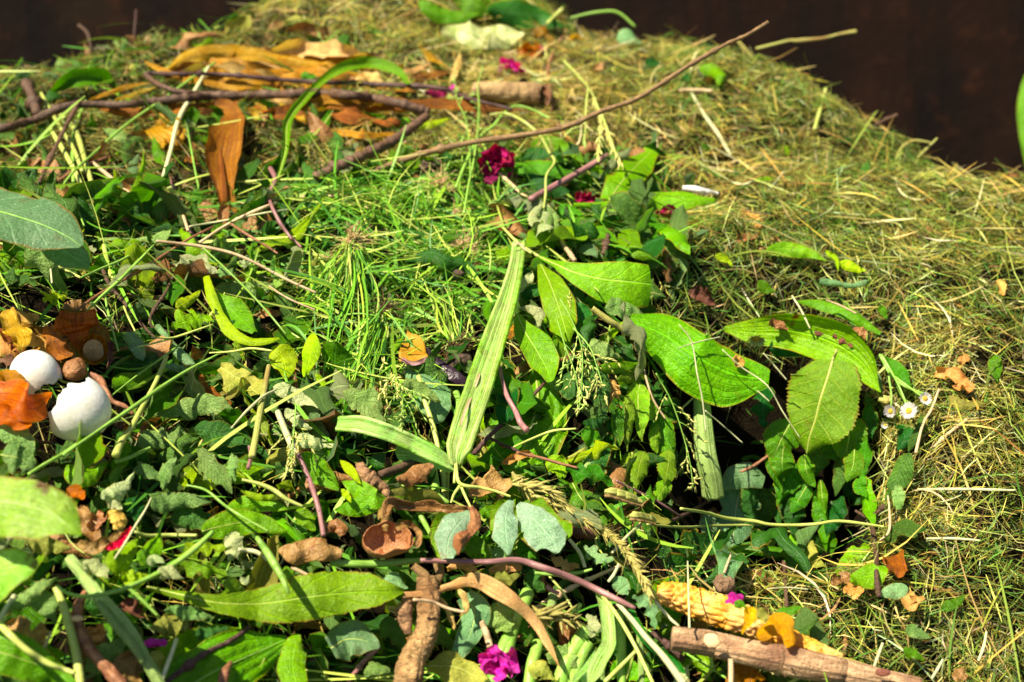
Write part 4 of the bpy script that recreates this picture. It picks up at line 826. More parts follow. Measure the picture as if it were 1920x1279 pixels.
# ================================================================ orange corn husks, upper left
HG = 'dried corn husks under the dark branch'
for tl, p, h_, m_, lab, li in [
    ('A', [(940, 385), (1050, 320), (1180, 290), (1400, 300), (1620, 325), (1830, 370)], 40, 'husk', 'uppermost orange corn husk strip arching over the pile', .062),
    ('A', [(1170, 330), (1300, 380), (1450, 410), (1650, 400), (1800, 400), (1960, 415)], 52, 'husk', 'wide golden corn husk strip running to the curling green leaf', .060),
    ('A', [(808, 345), (900, 385), (1050, 440), (1250, 475), (1460, 492)], 19, 'husk', 'narrow orange husk strip with its pointed tip at left', .064),
    ('A', [(990, 370), (1120, 400), (1280, 440), (1420, 470), (1560, 480)], 46, 'husk', 'bright orange husk strip just above the main branch', .057),
    ('A', [(1460, 420), (1600, 440), (1800, 470), (1980, 480)], 34, 'husk', 'orange husk strip between the two dark twigs', .055),
    ('A', [(500, 560), (620, 510), (740, 475), (870, 455)], 13, 'husk', 'thin curved orange husk fibre at the far left end', .05),
    ('A', [(640, 560), (760, 520), (890, 480)], 12, 'husk', 'second thin orange husk fibre below the curved one', .05),
    ('A', [(560, 610), (760, 620), (980, 605), (1180, 600), (1300, 590)], 30, 'huskbrown', 'brown husk strip hanging just beneath the dark branch', .055),
    ('A', [(860, 650), (900, 710), (960, 740), (1030, 770)], 82, 'husk', 'torn golden husk flap below the dark branch at left', .04),
    ('A', [(1340, 560), (1420, 600), (1450, 660)], 50, 'husk', 'small torn orange husk flap right of the hanging husk', .045),
    ('A', [(1560, 570), (1640, 640), (1740, 680)], 24, 'husk', 'pointed orange husk tip behind the curling green leaf', .05),
    ('B', [(-60, 500), (100, 490), (260, 495), (420, 510)], 32, 'huskbrown', 'brown husk strip left of the pink petal scraps', .05),
    ('B', [(-80, 600), (150, 590), (360, 570), (600, 575), (820, 590), (1030, 612)], 34, 'huskbrown', 'long brown husk strip ending under the hollow stalk', .048),
    ('B', [(-60, 640), (120, 650), (330, 690)], 42, 'huskbrown', 'wide brown husk under the snapped branch', .04),
    ('B', [(-60, 735), (80, 745), (200, 745), (315, 750)], 24, 'husk', 'pale orange husk strip below the snapped branch', .035),
    ('B', [(370, 445), (470, 420), (600, 405)], 24, 'huskbrown', 'brown husk tip right of the curling green leaf', .05),
    ('B', [(80, 455), (160, 425), (240, 460)], 34, 'huskpale', 'pale husk piece framed by the curling green leaf', .045),
    ('B', [(430, 250), (500, 320), (600, 380)], 16, 'husk', 'thin orange husk strip crossing the hay at the top', .03),
    ('B', [(660, 300), (640, 380), (600, 480)], 16, 'huskpale', 'upright tan husk strip in the hay left of the magenta petal', .03),
    ('B', [(340, 400), (430, 380), (500, 350)], 14, 'huskpale', 'small tan husk strip in the hay above the brown husk tip', .03)]:
    lf('corn_husk', 'corn husk', tl, p, h_ * 1.2, 'husk', m_, lab, l=li + .012, A=.5, crk=.14, wav=.4, fold=-.5, group=HG, roll=(-.2, .3), nv=13)
hh = lf('corn_husk', 'corn husk', 'A', [(1180, 600), (1260, 590), (1300, 650), (1270, 760), (1245, 880), (1255, 1000), (1265, 1100), (1275, 1200)], 118, [.2, .35, .5, .95, 1, .85, .55, .42], 'huskbrown', 'large brown husk leaf hanging straight down from the branch', l=[.07, .076, .076, .07, .066, .062, .058, .052], A=.9, crk=.12, wav=.2, fold=.1, ns=50, nv=19)
lf('fold_ridge', None, 'A', [(1250, 640), (1225, 780), (1240, 950), (1250, 1150)], 26, 'strap', 'huskbrown', None, l=.072, A=-1.4, parent=hh)
lf('corn_husk', 'corn husk', 'H', [(350, 790), (480, 780), (600, 745), (740, 710), (860, 760), (1000, 850), (1090, 950), (1150, 1060), (1215, 1195)], 52, [.35, .5, .45, .9, 1, .75, .6, .5, .05], 'huskpale', 'long tan corn husk strip curving down beside the magenta rose', l=[.06, .06, .06, .062, .06, .055, .05, .05, .05], A=-.8, crk=.08, wav=.2, ns=60, nv=13)
lf('corn_husk', 'corn husk', 'H', [(540, 800), (580, 850), (620, 950), (630, 990)], 18, 'husk', 'huskpale', 'short tan husk strip hanging right of the knobbly root', l=.05, A=-1, crk=.2)
lf('corn_husk', 'corn husk', 'H', [(640, 740), (680, 800), (700, 870), (660, 910)], 20, 'husk', 'huskpale', 'small looped tan husk strip below the green purple stem', l=.058, A=-1, crk=.2)
for p, lab in [([(600, 640), (680, 620), (760, 660)], 'crumpled pale husk tuft directly above the tan husk strip'), ([(1170, 590), (1250, 620), (1330, 640)], 'pale husk scrap under the right end of the purple stem'), ([(820, 660), (920, 640), (1010, 640)], 'flat pale husk scrap under the green purple stem')]:
    lf('corn_husk', 'corn husk', 'H', p, 36, 'rag', 'huskpale', lab, l=.035, A=-.9, crk=.35, wav=.3)
# ================================================================ big green leaves
G_ = lambda *a, **k: lf(*a, **k)
curl = lf('curled_leaf', 'leaf', 'Z', [(430, 415), (480, 375), (515, 345), (535, 285), (540, 230), (570, 188), (610, 150), (650, 128), (700, 122), (745, 135), (765, 158)], 13, [.22, .25, .3, .5, .85, .9, .8, 1, 1.1, .9, .3], 'lanceleaf', 'long curling green leaf looping over the branch and husks', l=[.05, .055, .06, .07, .09, .1, .104, .106, .104, .1, .095], A=1.0, fold=.1, crk=.05, ns=80, rib='stemyellow')
lf('hosta_leaf', 'hosta leaf', 'Z', [(-120, 380), (-20, 392), (60, 415), (120, 440), (152, 462)], 72, [.6, 1, 1, .75, .1], 'bluehosta', 'large dull blue green leaf, out of focus, at left edge', t=[.93, .92, .905, .90, .895], A=-.2, rib='stemgreen', crk=.04, nf=.4)
lf('hosta_leaf', 'hosta leaf', 'Z', [(80, 440), (120, 470), (150, 490), (168, 506)], 32, 'ovate', 'bluehosta', 'dark pointed leaf tip tucked under the large dull leaf', t=[.935, .93, .925, .92], A=-.4, crk=.05)
lf('hosta_leaf', 'hosta leaf', 'G', [(-260, 260), (-80, 270), (120, 290), (300, 350), (450, 462)], 185, [.5, .9, 1, .85, .05], 'hostapale', 'large pale green leaf with brown spots, out of focus, lower left', t=[.745, .735, .73, .725, .72], A=-.25, crk=.04, nf=.8, roll=.3, rib='stempale', stem=([(-260, 260), (-420, 600), (-520, 1100), (-560, 1500)], 22, 'stemgreen'))
lf('hosta_leaf', 'hosta leaf', 'G', [(-240, 700), (-60, 680), (80, 650), (215, 620)], 165, [.8, 1, .8, .1], 'hostapale', 'lower pale green blurred leaf beneath the spotted one', t=[.76, .75, .745, .74], A=-.25, crk=.05, nf=.8, roll=.3, stem=([(-240, 700), (-380, 900), (-500, 1500)], 22, 'stemgreen'))
lf('hosta_leaf', 'hosta leaf', 'G', [(-150, 1080), (20, 1120), (180, 1170), (320, 1230), (420, 1290)], 125, [.8, 1, .95, .6, .1], 'hosta', 'smooth green hosta leaf filling the bottom left corner', l=.05, A=-.3, pleat=.02, rib='stemyellow')
lf('hosta_leaf', 'hosta leaf', 'G', [(840, 1250), (960, 1130), (1100, 1060), (1240, 1020), (1350, 990)], 95, [.4, .9, 1, .7, .2], 'hosta', 'mid green hosta leaf half covered by the dark purple twig', l=.028, A=.3, pleat=.03)
lf('hosta_leaf', 'hosta leaf', 'G', [(900, 1390), (1080, 1290), (1260, 1190), (1440, 1110), (1600, 1040)], 210, [.7, 1, .95, .7, .15], 'hosta', 'glossy green hosta leaf with deep ribs at the bottom', l=[.03, .036, .038, .038, .036], A=-.3, pleat=.035, rib='stemgreen', ns=44, nv=23)
lf('hosta_leaf', 'hosta leaf', 'G', [(1660, 1010), (1640, 1080), (1630, 1180), (1650, 1290)], 85, [.2, .9, 1, .8], 'hosta', 'upright hosta leaf half overlapping the glossy ribbed leaf', l=.042, A=-.5, pleat=.04)
lt = lf('broad_leaf', 'leaf', 'G', [(820, 748), (1000, 790), (1200, 835), (1400, 842), (1600, 825), (1800, 792), (2000, 780), (2140, 775), (2245, 770)], 128, [.10, .20, .38, .62, .90, 1.05, .98, .75, .08], 'lanceleaf', 'long broad light green leaf lying level left of the root', l=[.045, .05, .055, .06, .062, .064, .064, .064, .06], A=-.35, crk=.07, wav=.12, ser=.08, teeth=20, ns=80, nv=19, rib='stemyellow')
st = lf('strap_leaf', 'strap leaf', 'E', [(988, 108), (975, 220), (945, 360), (905, 500), (860, 640), (810, 790), (760, 930), (705, 1070), (665, 1190), (640, 1290), (645, 1350)], 74, [.50, .56, .68, .80, .88, .95, .98, 1, 1, .95, .3], 'strap', 'broad pale green strap leaf standing upright in the centre', l=[.055, .062, .07, .074, .076, .076, .074, .072, .07, .066, .062], A=.75, crk=.035, wav=.06, ns=70, nv=23, pleat=.035, thick=.0025)
lf('dry_edge', None, 'E', [(955, 118), (990, 108), (1028, 150)], 7, 'strap', 'stemtan', None, l=.0725, parent=st)
lf('dry_edge', None, 'E', [(772, 830), (735, 930), (700, 1020), (660, 1130)], 8, 'strap', 'stemtan', None, l=.0775, parent=st)
lf('strap_leaf', 'strap leaf', 'E', [(-20, 1120), (120, 1130), (260, 1170), (400, 1230), (520, 1290), (640, 1360)], 56, [.75, 1, 1, .95, .8, .5], 'strap', 'shorter green strap leaf meeting the upright one at its base', l=[.05, .055, .058, .06, .062, .06], A=.9, crk=.03, wav=.05, ns=50, nv=17, pleat=.03, thick=.0025)
G_('plantain_leaf', 'leaf', 'E', [(1060, 160), (1180, 218), (1300, 270), (1440, 305), (1590, 320), (1728, 335)], 140, [.05, .12, .48, .82, 1.02, .86], 'lanceleaf', 'broad tongue shaped green leaf with blunt end at the centre right', l=[.05, .052, .055, .06, .06, .055], A=-.28, crk=.03, wav=.05, ns=44, nv=19, rib='stemyellow', stem=([(985, 110), (1030, 140), (1100, 180)], 9, 'stemyellow'))
G_('plantain_leaf', 'leaf', 'E', [(1110, 225), (1160, 320), (1200, 430), (1235, 540), (1265, 655)], 98, [.15, .75, 1, .9, .12], 'lanceleaf', 'oval green leaf hanging down below the tongue shaped leaf', l=.045, A=-.5, crk=.05, rib='stemyellow')
G_('plantain_leaf', 'leaf', 'E', [(978, 500), (1030, 610), (1085, 700), (1140, 800), (1170, 880)], 92, [.12, .7, 1, .98, .25], 'lanceleaf', 'veined green leaf hanging just right of the strap leaf', l=.05, A=.5, fold=.12, crk=.05, rib='stemyellow')
G_('curled_leaf', 'leaf', 'E', [(985, 465), (1050, 470), (1100, 500), (1105, 570)], 38, [.2, .9, 1, .3], 'pale', 'cream green curled leaf end beside the strap leaf', l=.052, A=-1.3, crk=.06)
G_('hosta_leaf', 'hosta leaf', 'E', [(1090, 880), (1095, 980), (1070, 1080), (1040, 1180), (1000, 1300), (960, 1400)], 215, [.10, .75, 1, 1, .85, .25], 'lanceleaf', 'big ribbed pale green leaf behind the purplish twig', l=.024, A=-.3, pleat=.05, crk=.04, ns=44, nv=25, rib='stemyellow')
G_('hosta_leaf', 'hosta leaf', 'E', [(400, 780), (450, 870), (500, 960), (535, 1040), (535, 1115)], 118, [.5, .95, 1.05, .8, .1], 'blue', 'glossy dark green leaf under the folded golden peel', l=.035, A=-.6, crk=.03, rib='stemgreen')
G_('hosta_leaf', 'hosta leaf', 'Z', [(1180, 600), (1240, 625), (1300, 665), (1370, 700), (1442, 712)], 66, [.25, .8, 1, .95, .25], 'hosta', 'broad light green hosta leaf drooping over the dark hollow', l=[.05, .065, .08, .085, .08], A=-.5, pleat=.03, crk=.04, ns=44, nv=21, wav=.1)
G_('hosta_leaf', 'hosta leaf', 'F', [(230, 585), (400, 590), (560, 590), (720, 620), (880, 680), (1010, 780), (1115, 938)], 135, [.1, .55, .85, 1.05, 1.2, .8, .04], 'hosta', 'large cupped hosta leaf holding brown scraps above the hollow', l=[.02, .04, .055, .06, .06, .06, .06], A=.8, pleat=.02, crk=.04, ns=60, nv=25, roll=-.25)
G_('hosta_leaf', 'hosta leaf', 'F', [(640, 430), (760, 445), (880, 480), (1000, 540), (1105, 610)], 44, [.2, .8, 1, .9, .3], 'hosta', 'upper rim leaf arching behind the cupped hosta leaf', l=.045, A=-.8, roll=.5, crk=.04)
sv = G_('serrated_leaf', 'leaf', 'F', [(835, 755), (805, 870), (770, 980), (740, 1090), (705, 1190), (690, 1285)], 225, [.55, .96, 1.0, .92, .60, .04], 'serrleaf', 'broad saw toothed green leaf hanging below the cupped leaf', l=[.075, .08, .082, .08, .078, .075], A=-.35, ser=.07, teeth=26, crk=.05, nv=21, rib='stemyellow', stem=([(860, 700), (850, 730), (835, 760)], 9, 'stemyellow'))
for p, h_, lab, m_, li in [
    ([(620, 1090), (575, 1160), (530, 1240), (500, 1330)], 85, 'hanging green leaf tucked behind the left side of the saw toothed leaf', 'serrleaf', .055),
    ([(900, 1080), (930, 1170), (920, 1260), (910, 1350)], 90, 'hanging green leaf behind the right side of the saw toothed leaf', 'serrleaf', .055),
    ([(800, 1180), (850, 1260), (870, 1330)], 70, 'small green leaf below the point of the saw toothed leaf', 'serrleaf', .05)]:
    G_('serrated_leaf', 'leaf', 'F', p, h_ * 1.25, 'ovate', 'mid', lab, l=li, A=-.45, ser=.08, teeth=16, crk=.08, roll=(0, .5), rib='stemyellow')
for p, h_, lab, m_, li in [
    ([(560, -30), (555, 60), (570, 160)], 75, 'folded green leaf hanging at left of the saw toothed leaf tip', 'serrleaf', .055),
    ([(680, 10), (690, 100), (740, 195)], 48, 'narrow bright leaf tip hanging beside the folded green leaf', 'serrleaf', .06),
    ([(700, 170), (660, 240), (600, 340)], 62, 'pointed green leaf hanging lower down in the leafy bunch', 'serrleaf', .05),
    ([(770, 150), (780, 250), (795, 345)], 30, 'thin twisted green leaf dangling at the bunch centre', 'serrleaf', .055),
    ([(960, -20), (950, 70), (915, 165)], 62, 'green saw toothed leaf at the right side of the hanging bunch', 'serrleaf', .055),
    ([(1000, 120), (990, 190), (1030, 250)], 42, 'small crinkled leaf at the lower right of the hanging bunch', 'mid', .05),
    ([(640, 440), (610, 520), (570, 610)], 52, 'smooth folded green leaf hanging deep in the hollow', 'fresh', .035),
    ([(780, 400), (820, 480), (830, 580)], 38, 'dark narrow leaf hanging deep in the hollow', 'mid', .03),
    ([(1020, 500), (960, 570), (900, 640), (860, 690)], 66, 'broad green leaf on the hollow floor near the upright twig', 'fresh', .035),
    ([(1130, 640), (1060, 680), (980, 700), (930, 720)], 72, 'bright green lobed leaf at the foot of the upright twig', 'fresh', .04),
    ([(1260, 760), (1180, 770), (1090, 800)], 50, 'blue green leaf under the foot of the upright twig', 'blue', .03),
    ([(1265, 0), (1220, 90), (1180, 180), (1130, 270)], 68, 'long crumpled grey green leaf at the right of the hollow', 'greydark', .045),
    ([(1195, 180), (1200, 250), (1210, 320)], 42, 'small crumpled grey green leaf under the long one', 'grey', .045),
    ([(1120, 480), (1200, 430), (1290, 430), (1370, 425)], 72, 'heart shaped crinkled green leaf lying on the hay edge', 'greydark', .045),
    ([(700, 440), (680, 520), (720, 600), (800, 640)], 60, 'olive green leaf at the back of the hollow', 'olive', .02),
    ([(400, 190), (460, 260), (430, 380), (380, 500)], 66, 'dim grey green lobed leaf behind the blue green one', 'greydark', .025),
    ([(500, 180), (540, 280), (545, 420)], 60, 'dim green leaf between the lobed leaf and hanging bunch', 'greydark', .025),
    ([(1440, 880), (1510, 840), (1580, 790)], 34, 'narrow green leaf half buried in the lower right hay', 'mid', .02),
    ([(1240, 980), (1300, 1000), (1390, 1030)], 40, 'pale crumpled leaf lying in the lower right hay', 'grey', .02),
    ([(1230, 1100), (1290, 1120), (1350, 1160)], 32, 'small green leaf sunk in hay above the log end', 'mid', .02),
    ([(520, 900), (600, 880), (670, 850)], 32, 'green leaf strip behind the yellow husk of the cob', 'mid', .045),
    ([(420, 870), (450, 910), (470, 950)], 34, 'small olive leaf standing between two yellow husk pieces', 'olive', .09),
    ([(290, 860), (320, 840), (350, 870)], 28, 'tiny green leaf between magenta petal and yellow husk', 'mid', .08)]:
    G_('hanging_leaf' if li > .045 else 'green_leaf', 'leaf', 'I', p, h_ * 1.0, 'ovate', 'mid' if m_ == 'serrleaf' else m_, lab, l=li + .005, A=-.45, ser=.07, teeth=14, crk=.09, roll=(-.2, .4), rib='stemyellow' if m_ == 'serrleaf' else None)
oak = G_('lobed_leaf', 'leaf', 'I', [(330, 170), (300, 280), (290, 400), (275, 520), (255, 620), (235, 700)], 115, [.3, 1.25, .65, 1.1, .6, .9, .5, .35], 'blue', 'blue green lobed leaf hanging below the thick pale stalk', l=.045, A=-.25, crk=.05, ns=60, nv=17, rib='stempale')
G_('lobed_leaf', 'leaf', 'I', [(225, 190), (290, 140), (370, 130), (455, 160)], 78, [.3, .9, 1, .5], 'blue', 'rounded blue green leaf under the reddish twig knot', l=.052, A=-.4, crk=.06)
G_('lobed_leaf', 'leaf', 'I', [(170, 330), (150, 380), (140, 450), (100, 500)], 60, 'ovate', 'blue', 'small rounded lobe leaf left of the blue green lobed leaf', l=.04, A=-.4, crk=.06)
for tl, p, h_, pr, m_, lab, li, AA in [
    ('F', [(470, 145), (580, 135), (700, 160), (810, 210)], 46, 'ovate', 'fresh', 'smooth green leaf lying on the hay left of the yellow curl', .03, -.6),
    ('F', [(795, 150), (850, 190), (870, 265)], 20, 'ovate', 'lime', 'yellow green curled leaf edge above the cupped leaf', .035, .9),
    ('F', [(870, 220), (950, 240), (1025, 262)], 34, 'ovate', 'lime', 'short lime leaf right of the yellow green curl', .03, -.6),
    ('F', [(760, 325), (850, 330), (940, 340), (1035, 315)], 24, 'strap', 'blue', 'glossy narrow leaf fold lying on the hay', .03, -1.2),
    ('F', [(420, 320), (470, 360), (520, 380)], 34, 'ovate', 'mid', 'small green leaf in the hay above the cupped leaf', .02, -.5),
    ('F', [(1090, 460), (1120, 490), (1140, 530)], 26, 'ovate', 'mid', 'little green leaf in hay right of the cupped leaf', .02, -.5),
    ('F', [(1750, 730), (1740, 800), (1760, 880)], 42, 'ovate', 'mid', 'dark green leaf half buried at the far right', .015, -.4),
    ('F', [(1480, 960), (1560, 1010), (1700, 1000)], 34, 'ovate', 'olive', 'crumpled olive leaf in the hay right of the daisies', .015, -.6),
    ('F', [(180, 180), (230, 190), (280, 240)], 26, 'ovate', 'lime', 'small lime leaf in the hay left of the smooth leaf', .02, .5),
    ('F', [(400, 900), (450, 960), (450, 1050), (460, 1140)], 78, 'lobed', 'dark', 'dark green scalloped leaf left of the saw toothed leaf', .04, -.5),
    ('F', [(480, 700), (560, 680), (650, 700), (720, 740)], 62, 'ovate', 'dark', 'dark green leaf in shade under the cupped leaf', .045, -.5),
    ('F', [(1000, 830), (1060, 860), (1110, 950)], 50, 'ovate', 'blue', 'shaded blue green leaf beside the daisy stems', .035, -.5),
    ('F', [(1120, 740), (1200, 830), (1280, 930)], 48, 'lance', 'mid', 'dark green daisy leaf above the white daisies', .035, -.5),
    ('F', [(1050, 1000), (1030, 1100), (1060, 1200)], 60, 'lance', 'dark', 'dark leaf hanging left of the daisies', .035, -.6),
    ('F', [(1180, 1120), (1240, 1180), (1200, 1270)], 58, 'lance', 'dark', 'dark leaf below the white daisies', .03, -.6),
    ('F', [(1330, 1060), (1310, 1150), (1260, 1279)], 40, 'lance', 'greydark', 'narrow grey green leaf stem right of the daisies', .035, -.8),
    ('C', [(100, 400), (150, 390), (210, 420), (200, 480)], 56, 'ovate', 'fresh', 'curled green leaf with orange rim in the hay at upper right', .035, -1.0),
    ('C', [(-60, 400), (0, 420), (50, 450)], 40, 'ovate', 'dark', 'dark green leaf beside the curled one with orange rim', .03, -.5),
    ('C', [(380, 1000), (460, 1000), (560, 965)], 20, 'lance', 'fresh', 'thin green leaf sunk in the hay at upper right', .02, -.5),
    ('C', [(100, 810), (140, 820), (190, 830)], 20, 'ovate', 'mid', 'tiny green leaf in the hay below the dry stem', .02, -.5),
    ('B', [(560, 180), (680, 195), (800, 195), (920, 190), (1020, 185)], 98, [.3, .9, 1, .8, .2], 'variegated', 'pale yellow green mottled leaf near the top centre', .045, -.35),
    ('B', [(430, 0), (520, 70), (640, 90), (780, 70)], 52, 'ovate', 'fresh', 'dark green leaf behind the pale mottled leaf', .04, -.5),
    ('B', [(620, -30), (760, 30), (880, 60)], 66, 'ovate', 'mid', 'green leaf at the top edge above the pale mottled leaf', .03, -.5),
    ('B', [(820, 60), (960, 70), (1100, 90), (1270, 155)], 92, 'ovate', 'dark', 'broad dark green leaf at the crest of the heap', .04, -.6),
    ('B', [(800, -20), (930, -20), (1080, 20), (1180, 60)], 60, 'ovate', 'fresh', 'green leaf on the crest at the very top edge', .03, -.5),
    ('B', [(1540, 230), (1600, 200), (1680, 240)], 52, 'ovate', 'blue', 'blurred blue green leaf on the crest right of centre', .03, -.6),
    ('B', [(1700, 330), (1760, 370), (1830, 400)], 46, 'ovate', 'dark', 'blurred dark leaf on the hay left of the long twig', .03, -.6),
    ('B', [(1060, 835), (1150, 800), (1260, 830), (1360, 905)], 72, 'ovate', 'mid', 'smooth mid green leaf above the purple stem', .05, -.5),
    ('B', [(970, 910), (1030, 870), (1120, 860), (1190, 850)], 52, 'lance', 'dark', 'dark green leaf left of the smooth one above the purple stem', .045, -.5),
    ('B', [(940, 930), (1060, 940), (1200, 950), (1345, 985)], 62, 'ovate', 'mid', 'green leaf crossing just behind the purple stem', .042, -.5),
    ('B', [(1010, 960), (1100, 1010), (1200, 1060), (1300, 1070)], 60, 'lance', 'dark', 'long dark green leaf under the purple stem', .036, -.6),
    ('B', [(860, 960), (980, 930), (1080, 910)], 26, 'lance', 'mid', 'narrow green leaf stalk left of the purple stem leaves', .04, -.8),
    ('B', [(1495, 1118), (1560, 1020), (1640, 930), (1735, 835)], 88, [.55, .95, 1, .55], 'hosta', 'upright pale green veined leaf right of the yellow seed head', .065, -.3),
    ('Z', [(1075, 384), (1150, 384), (1210, 374), (1275, 372), (1340, 372)], 27, [.15, .35, .9, 1, .3], 'hosta', 'long pale green leaf lying level toward the white petal', .06, -.6),
    ('Z', [(1175, 392), (1225, 405), (1265, 435), (1292, 478)], 26, [.3, .9, 1, .1], 'hosta', 'green leaf tip drooping below the long level leaf', .055, -.7),
    ('B', [(1200, 1170), (1260, 1190), (1360, 1250)], 66, 'ovate', 'mid', 'dark oval leaf right of the pale wilted clump', .05, -.6),
    ('B', [(930, 1090), (970, 1140), (1010, 1180)], 46, 'ovate', 'mid', 'green leaf left of the pale wilted clump', .04, -.4),
    ('E', [(1180, 30), (1320, 10), (1450, 50), (1560, 140)], 66, 'ovate', 'mid', 'glossy leaf behind the greyish stick stub', .035, -.6),
    ('E', [(1560, 10), (1600, 60), (1620, 130), (1740, 200)], 70, 'ovate', 'fresh', 'green leaf right of the greyish stick stub', .035, -.5),
    ('E', [(1290, 100), (1360, 120), (1430, 190)], 56, 'ovate', 'blue', 'blue green leaf between the two stick stubs', .03, -.6),
    ('E', [(1000, 400), (1070, 370), (1130, 400)], 52, 'ovate', 'dark', 'dark curled leaf right of the strap leaf middle', .03, -.8),
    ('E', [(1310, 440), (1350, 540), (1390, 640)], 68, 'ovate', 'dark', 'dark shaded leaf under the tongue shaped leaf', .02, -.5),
    ('E', [(1470, 460), (1560, 470), (1650, 500), (1710, 590)], 64, 'ovate', 'grey', 'wrinkled grey green leaf below the tongue shaped leaf', .045, -.5),
    ('E', [(1395, 640), (1450, 690), (1570, 745)], 46, 'ovate', 'grey', 'small grey green leaf with parallel ribs near the seed panicles', .045, -.5),
    ('E', [(1430, 800), (1520, 800), (1600, 790), (1690, 770)], 36, 'ovate', 'fresh', 'smooth lime green leaf under the ribbed grey leaf', .04, -.6),
    ('E', [(1540, 870), (1620, 850), (1720, 860)], 38, 'ovate', 'serrleaf', 'toothed green leaf near the tan dried flower husk', .035, -.6),
    ('E', [(1220, 860), (1280, 880), (1340, 920), (1400, 970)], 92, 'ovate', 'greydark', 'veined dull green leaf under the seed panicles', .035, -.5),
    ('E', [(1600, 950), (1590, 1050), (1600, 1150), (1590, 1270)], 52, 'ovate', 'serrleaf', 'long drooping leaf below the tan dried flower husk', .035, -.7),
    ('E', [(1680, 910), (1700, 980), (1725, 1050), (1740, 1110)], 62, 'ovate', 'serrleaf', 'toothed drooping leaf at the left of the dark hollow', .04, -.6),
    ('E', [(1770, 1120), (1750, 1190), (1760, 1279)], 44, 'ovate', 'serrleaf', 'small drooping leaf left of the thick pale stalk', .035, -.7),
    ('E', [(1340, 1110), (1410, 1110), (1500, 1070)], 34, 'lance', 'dark', 'dark pointed leaf with pale rim right of the ribbed leaf', .035, -.6),
    ('E', [(1340, 1160), (1400, 1190), (1480, 1250)], 56, 'ovate', 'mid', 'green leaf pair below the dark pointed leaf', .035, -.5),
    ('E', [(1480, 1100), (1530, 1150), (1540, 1230)], 44, 'ovate', 'dark', 'dark leaf left of the long drooping leaf', .03, -.5),
    ('A', [(855, 755), (870, 820), (900, 880), (935, 945)], 46, 'ovate', 'mid', 'dull green rolled leaf left of the hanging husk leaf', .035, -1.2),
    ('A', [(770, 860), (740, 920), (760, 1000)], 36, 'ovate', 'blue', 'small blue green leaf left of the rolled one', .03, -.9),
    ('A', [(740, 750), (700, 830), (700, 920)], 30, 'lance', 'greydark', 'narrow dim leaf at far left of the hanging husk leaf', .03, -.8),
    ('A', [(1660, 800), (1730, 760), (1800, 690), (1850, 580)], 44, 'ovate', 'mid', 'twisted green leaf inside the loop of the curling leaf', .05, -.8),
    ('A', [(1830, 740), (1870, 790), (1890, 850), (1920, 910)], 52, 'ovate', 'greydark', 'curled grey green leaf right of the curling leaf loop', .045, -.9),
    ('A', [(1640, 950), (1650, 1010), (1680, 1080)], 42, 'ovate', 'greydark', 'small rolled grey green leaf right of the long curling stem', .045, -1.1),
    ('A', [(1690, 910), (1740, 980), (1790, 1000), (1815, 1130)], 48, 'ovate', 'greydark', 'bent grey green leaf hanging right of the small rolled one', .05, -1.0),
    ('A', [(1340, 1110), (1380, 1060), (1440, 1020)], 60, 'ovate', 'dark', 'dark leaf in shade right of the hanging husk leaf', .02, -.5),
    ('A', [(1060, 1110), (1120, 1130), (1200, 1190)], 56, 'ovate', 'mid', 'green leaf at the foot of the hanging husk leaf', .03, -.6),
    ('A', [(780, 1070), (850, 1080), (900, 1140)], 50, 'lobed', 'fresh', 'bright green leaf at the base of the pale bent stem', .035, -.6),
    ('A', [(1680, 440), (1720, 420), (1760, 470)], 40, 'lobed', 'mid', 'small green leaf stuck on the branch beside the curling leaf', .085, -.6),
    ('B', [(30, 1090), (90, 1070), (170, 1100)], 62, 'round', 'greydark', 'round veined leaf left of the grass patch top', .035, -.5),
    ('B', [(380, 700), (480, 690), (610, 660)], 30, 'lance', 'lime', 'lime green leaf below the snapped branch end', .035, -.8),
    ('B', [(320, 700), (360, 690), (400, 740)], 40, 'ovate', 'fresh', 'small green leaf left of the lime one below the branch', .03, -.8),
    ('D', [(1150, 290), (1180, 400), (1230, 510), (1290, 600), (1390, 650), (1480, 650), (1560, 640)], 38, [.6, .9, .7, 1, .8, .9, .3], 'lime', 'long lime green folded leaf bent in an elbow', .055, -.8),
    ('D', [(1200, 400), (1280, 470), (1350, 540), (1420, 600)], 84, [.3, 1, .9, .2], 'fresh', 'green flap of leaf inside the elbow of the lime leaf', .045, -.4),
    ('D', [(985, 240), (1060, 200), (1130, 210), (1210, 275)], 68, 'lobed', 'pale', 'pale scalloped leaf at the top of the lime folded leaf', .05, -.6),
    ('D', [(960, 570), (1040, 540), (1110, 530), (1180, 510)], 88, 'lobed', 'fresh', 'dark green maple like leaf left of the lime elbow', .035, -.3),
    ('D', [(980, 470), (1040, 430), (1120, 370)], 44, 'ovate', 'lime', 'curled yellow green leaf above the maple like leaf', .04, -.9),
    ('D', [(1515, 690), (1570, 740), (1590, 800), (1600, 870)], 78, 'ovate', 'lime', 'bright lime leaf hanging right below the elbow leaf', .045, -.5),
    ('D', [(1745, 610), (1735, 690), (1720, 770), (1700, 850)], 52, 'ovate', 'lime', 'upright lime leaf beside the grass stems', .05, -.5),
    ('D', [(1760, 830), (1790, 870), (1815, 915)], 22, 'lance', 'lime', 'small lime leaf tip under the upright lime leaf', .045, -.5),
    ('D', [(870, 560), (930, 630), (1000, 710), (1090, 780)], 36, 'strap', 'blue', 'shiny rolled blue green leaf with white glint', .045, -1.4),
    ('D', [(900, 800), (980, 795), (1090, 810)], 34, 'ovate', 'blue', 'short blue green rolled leaf beneath the shiny rolled one', .04, -1.1),
    ('D', [(700, 610), (740, 640), (780, 700), (795, 770)], 62, 'ovate', 'blue', 'folded glossy leaf right of the onion root end', .04, -.9),
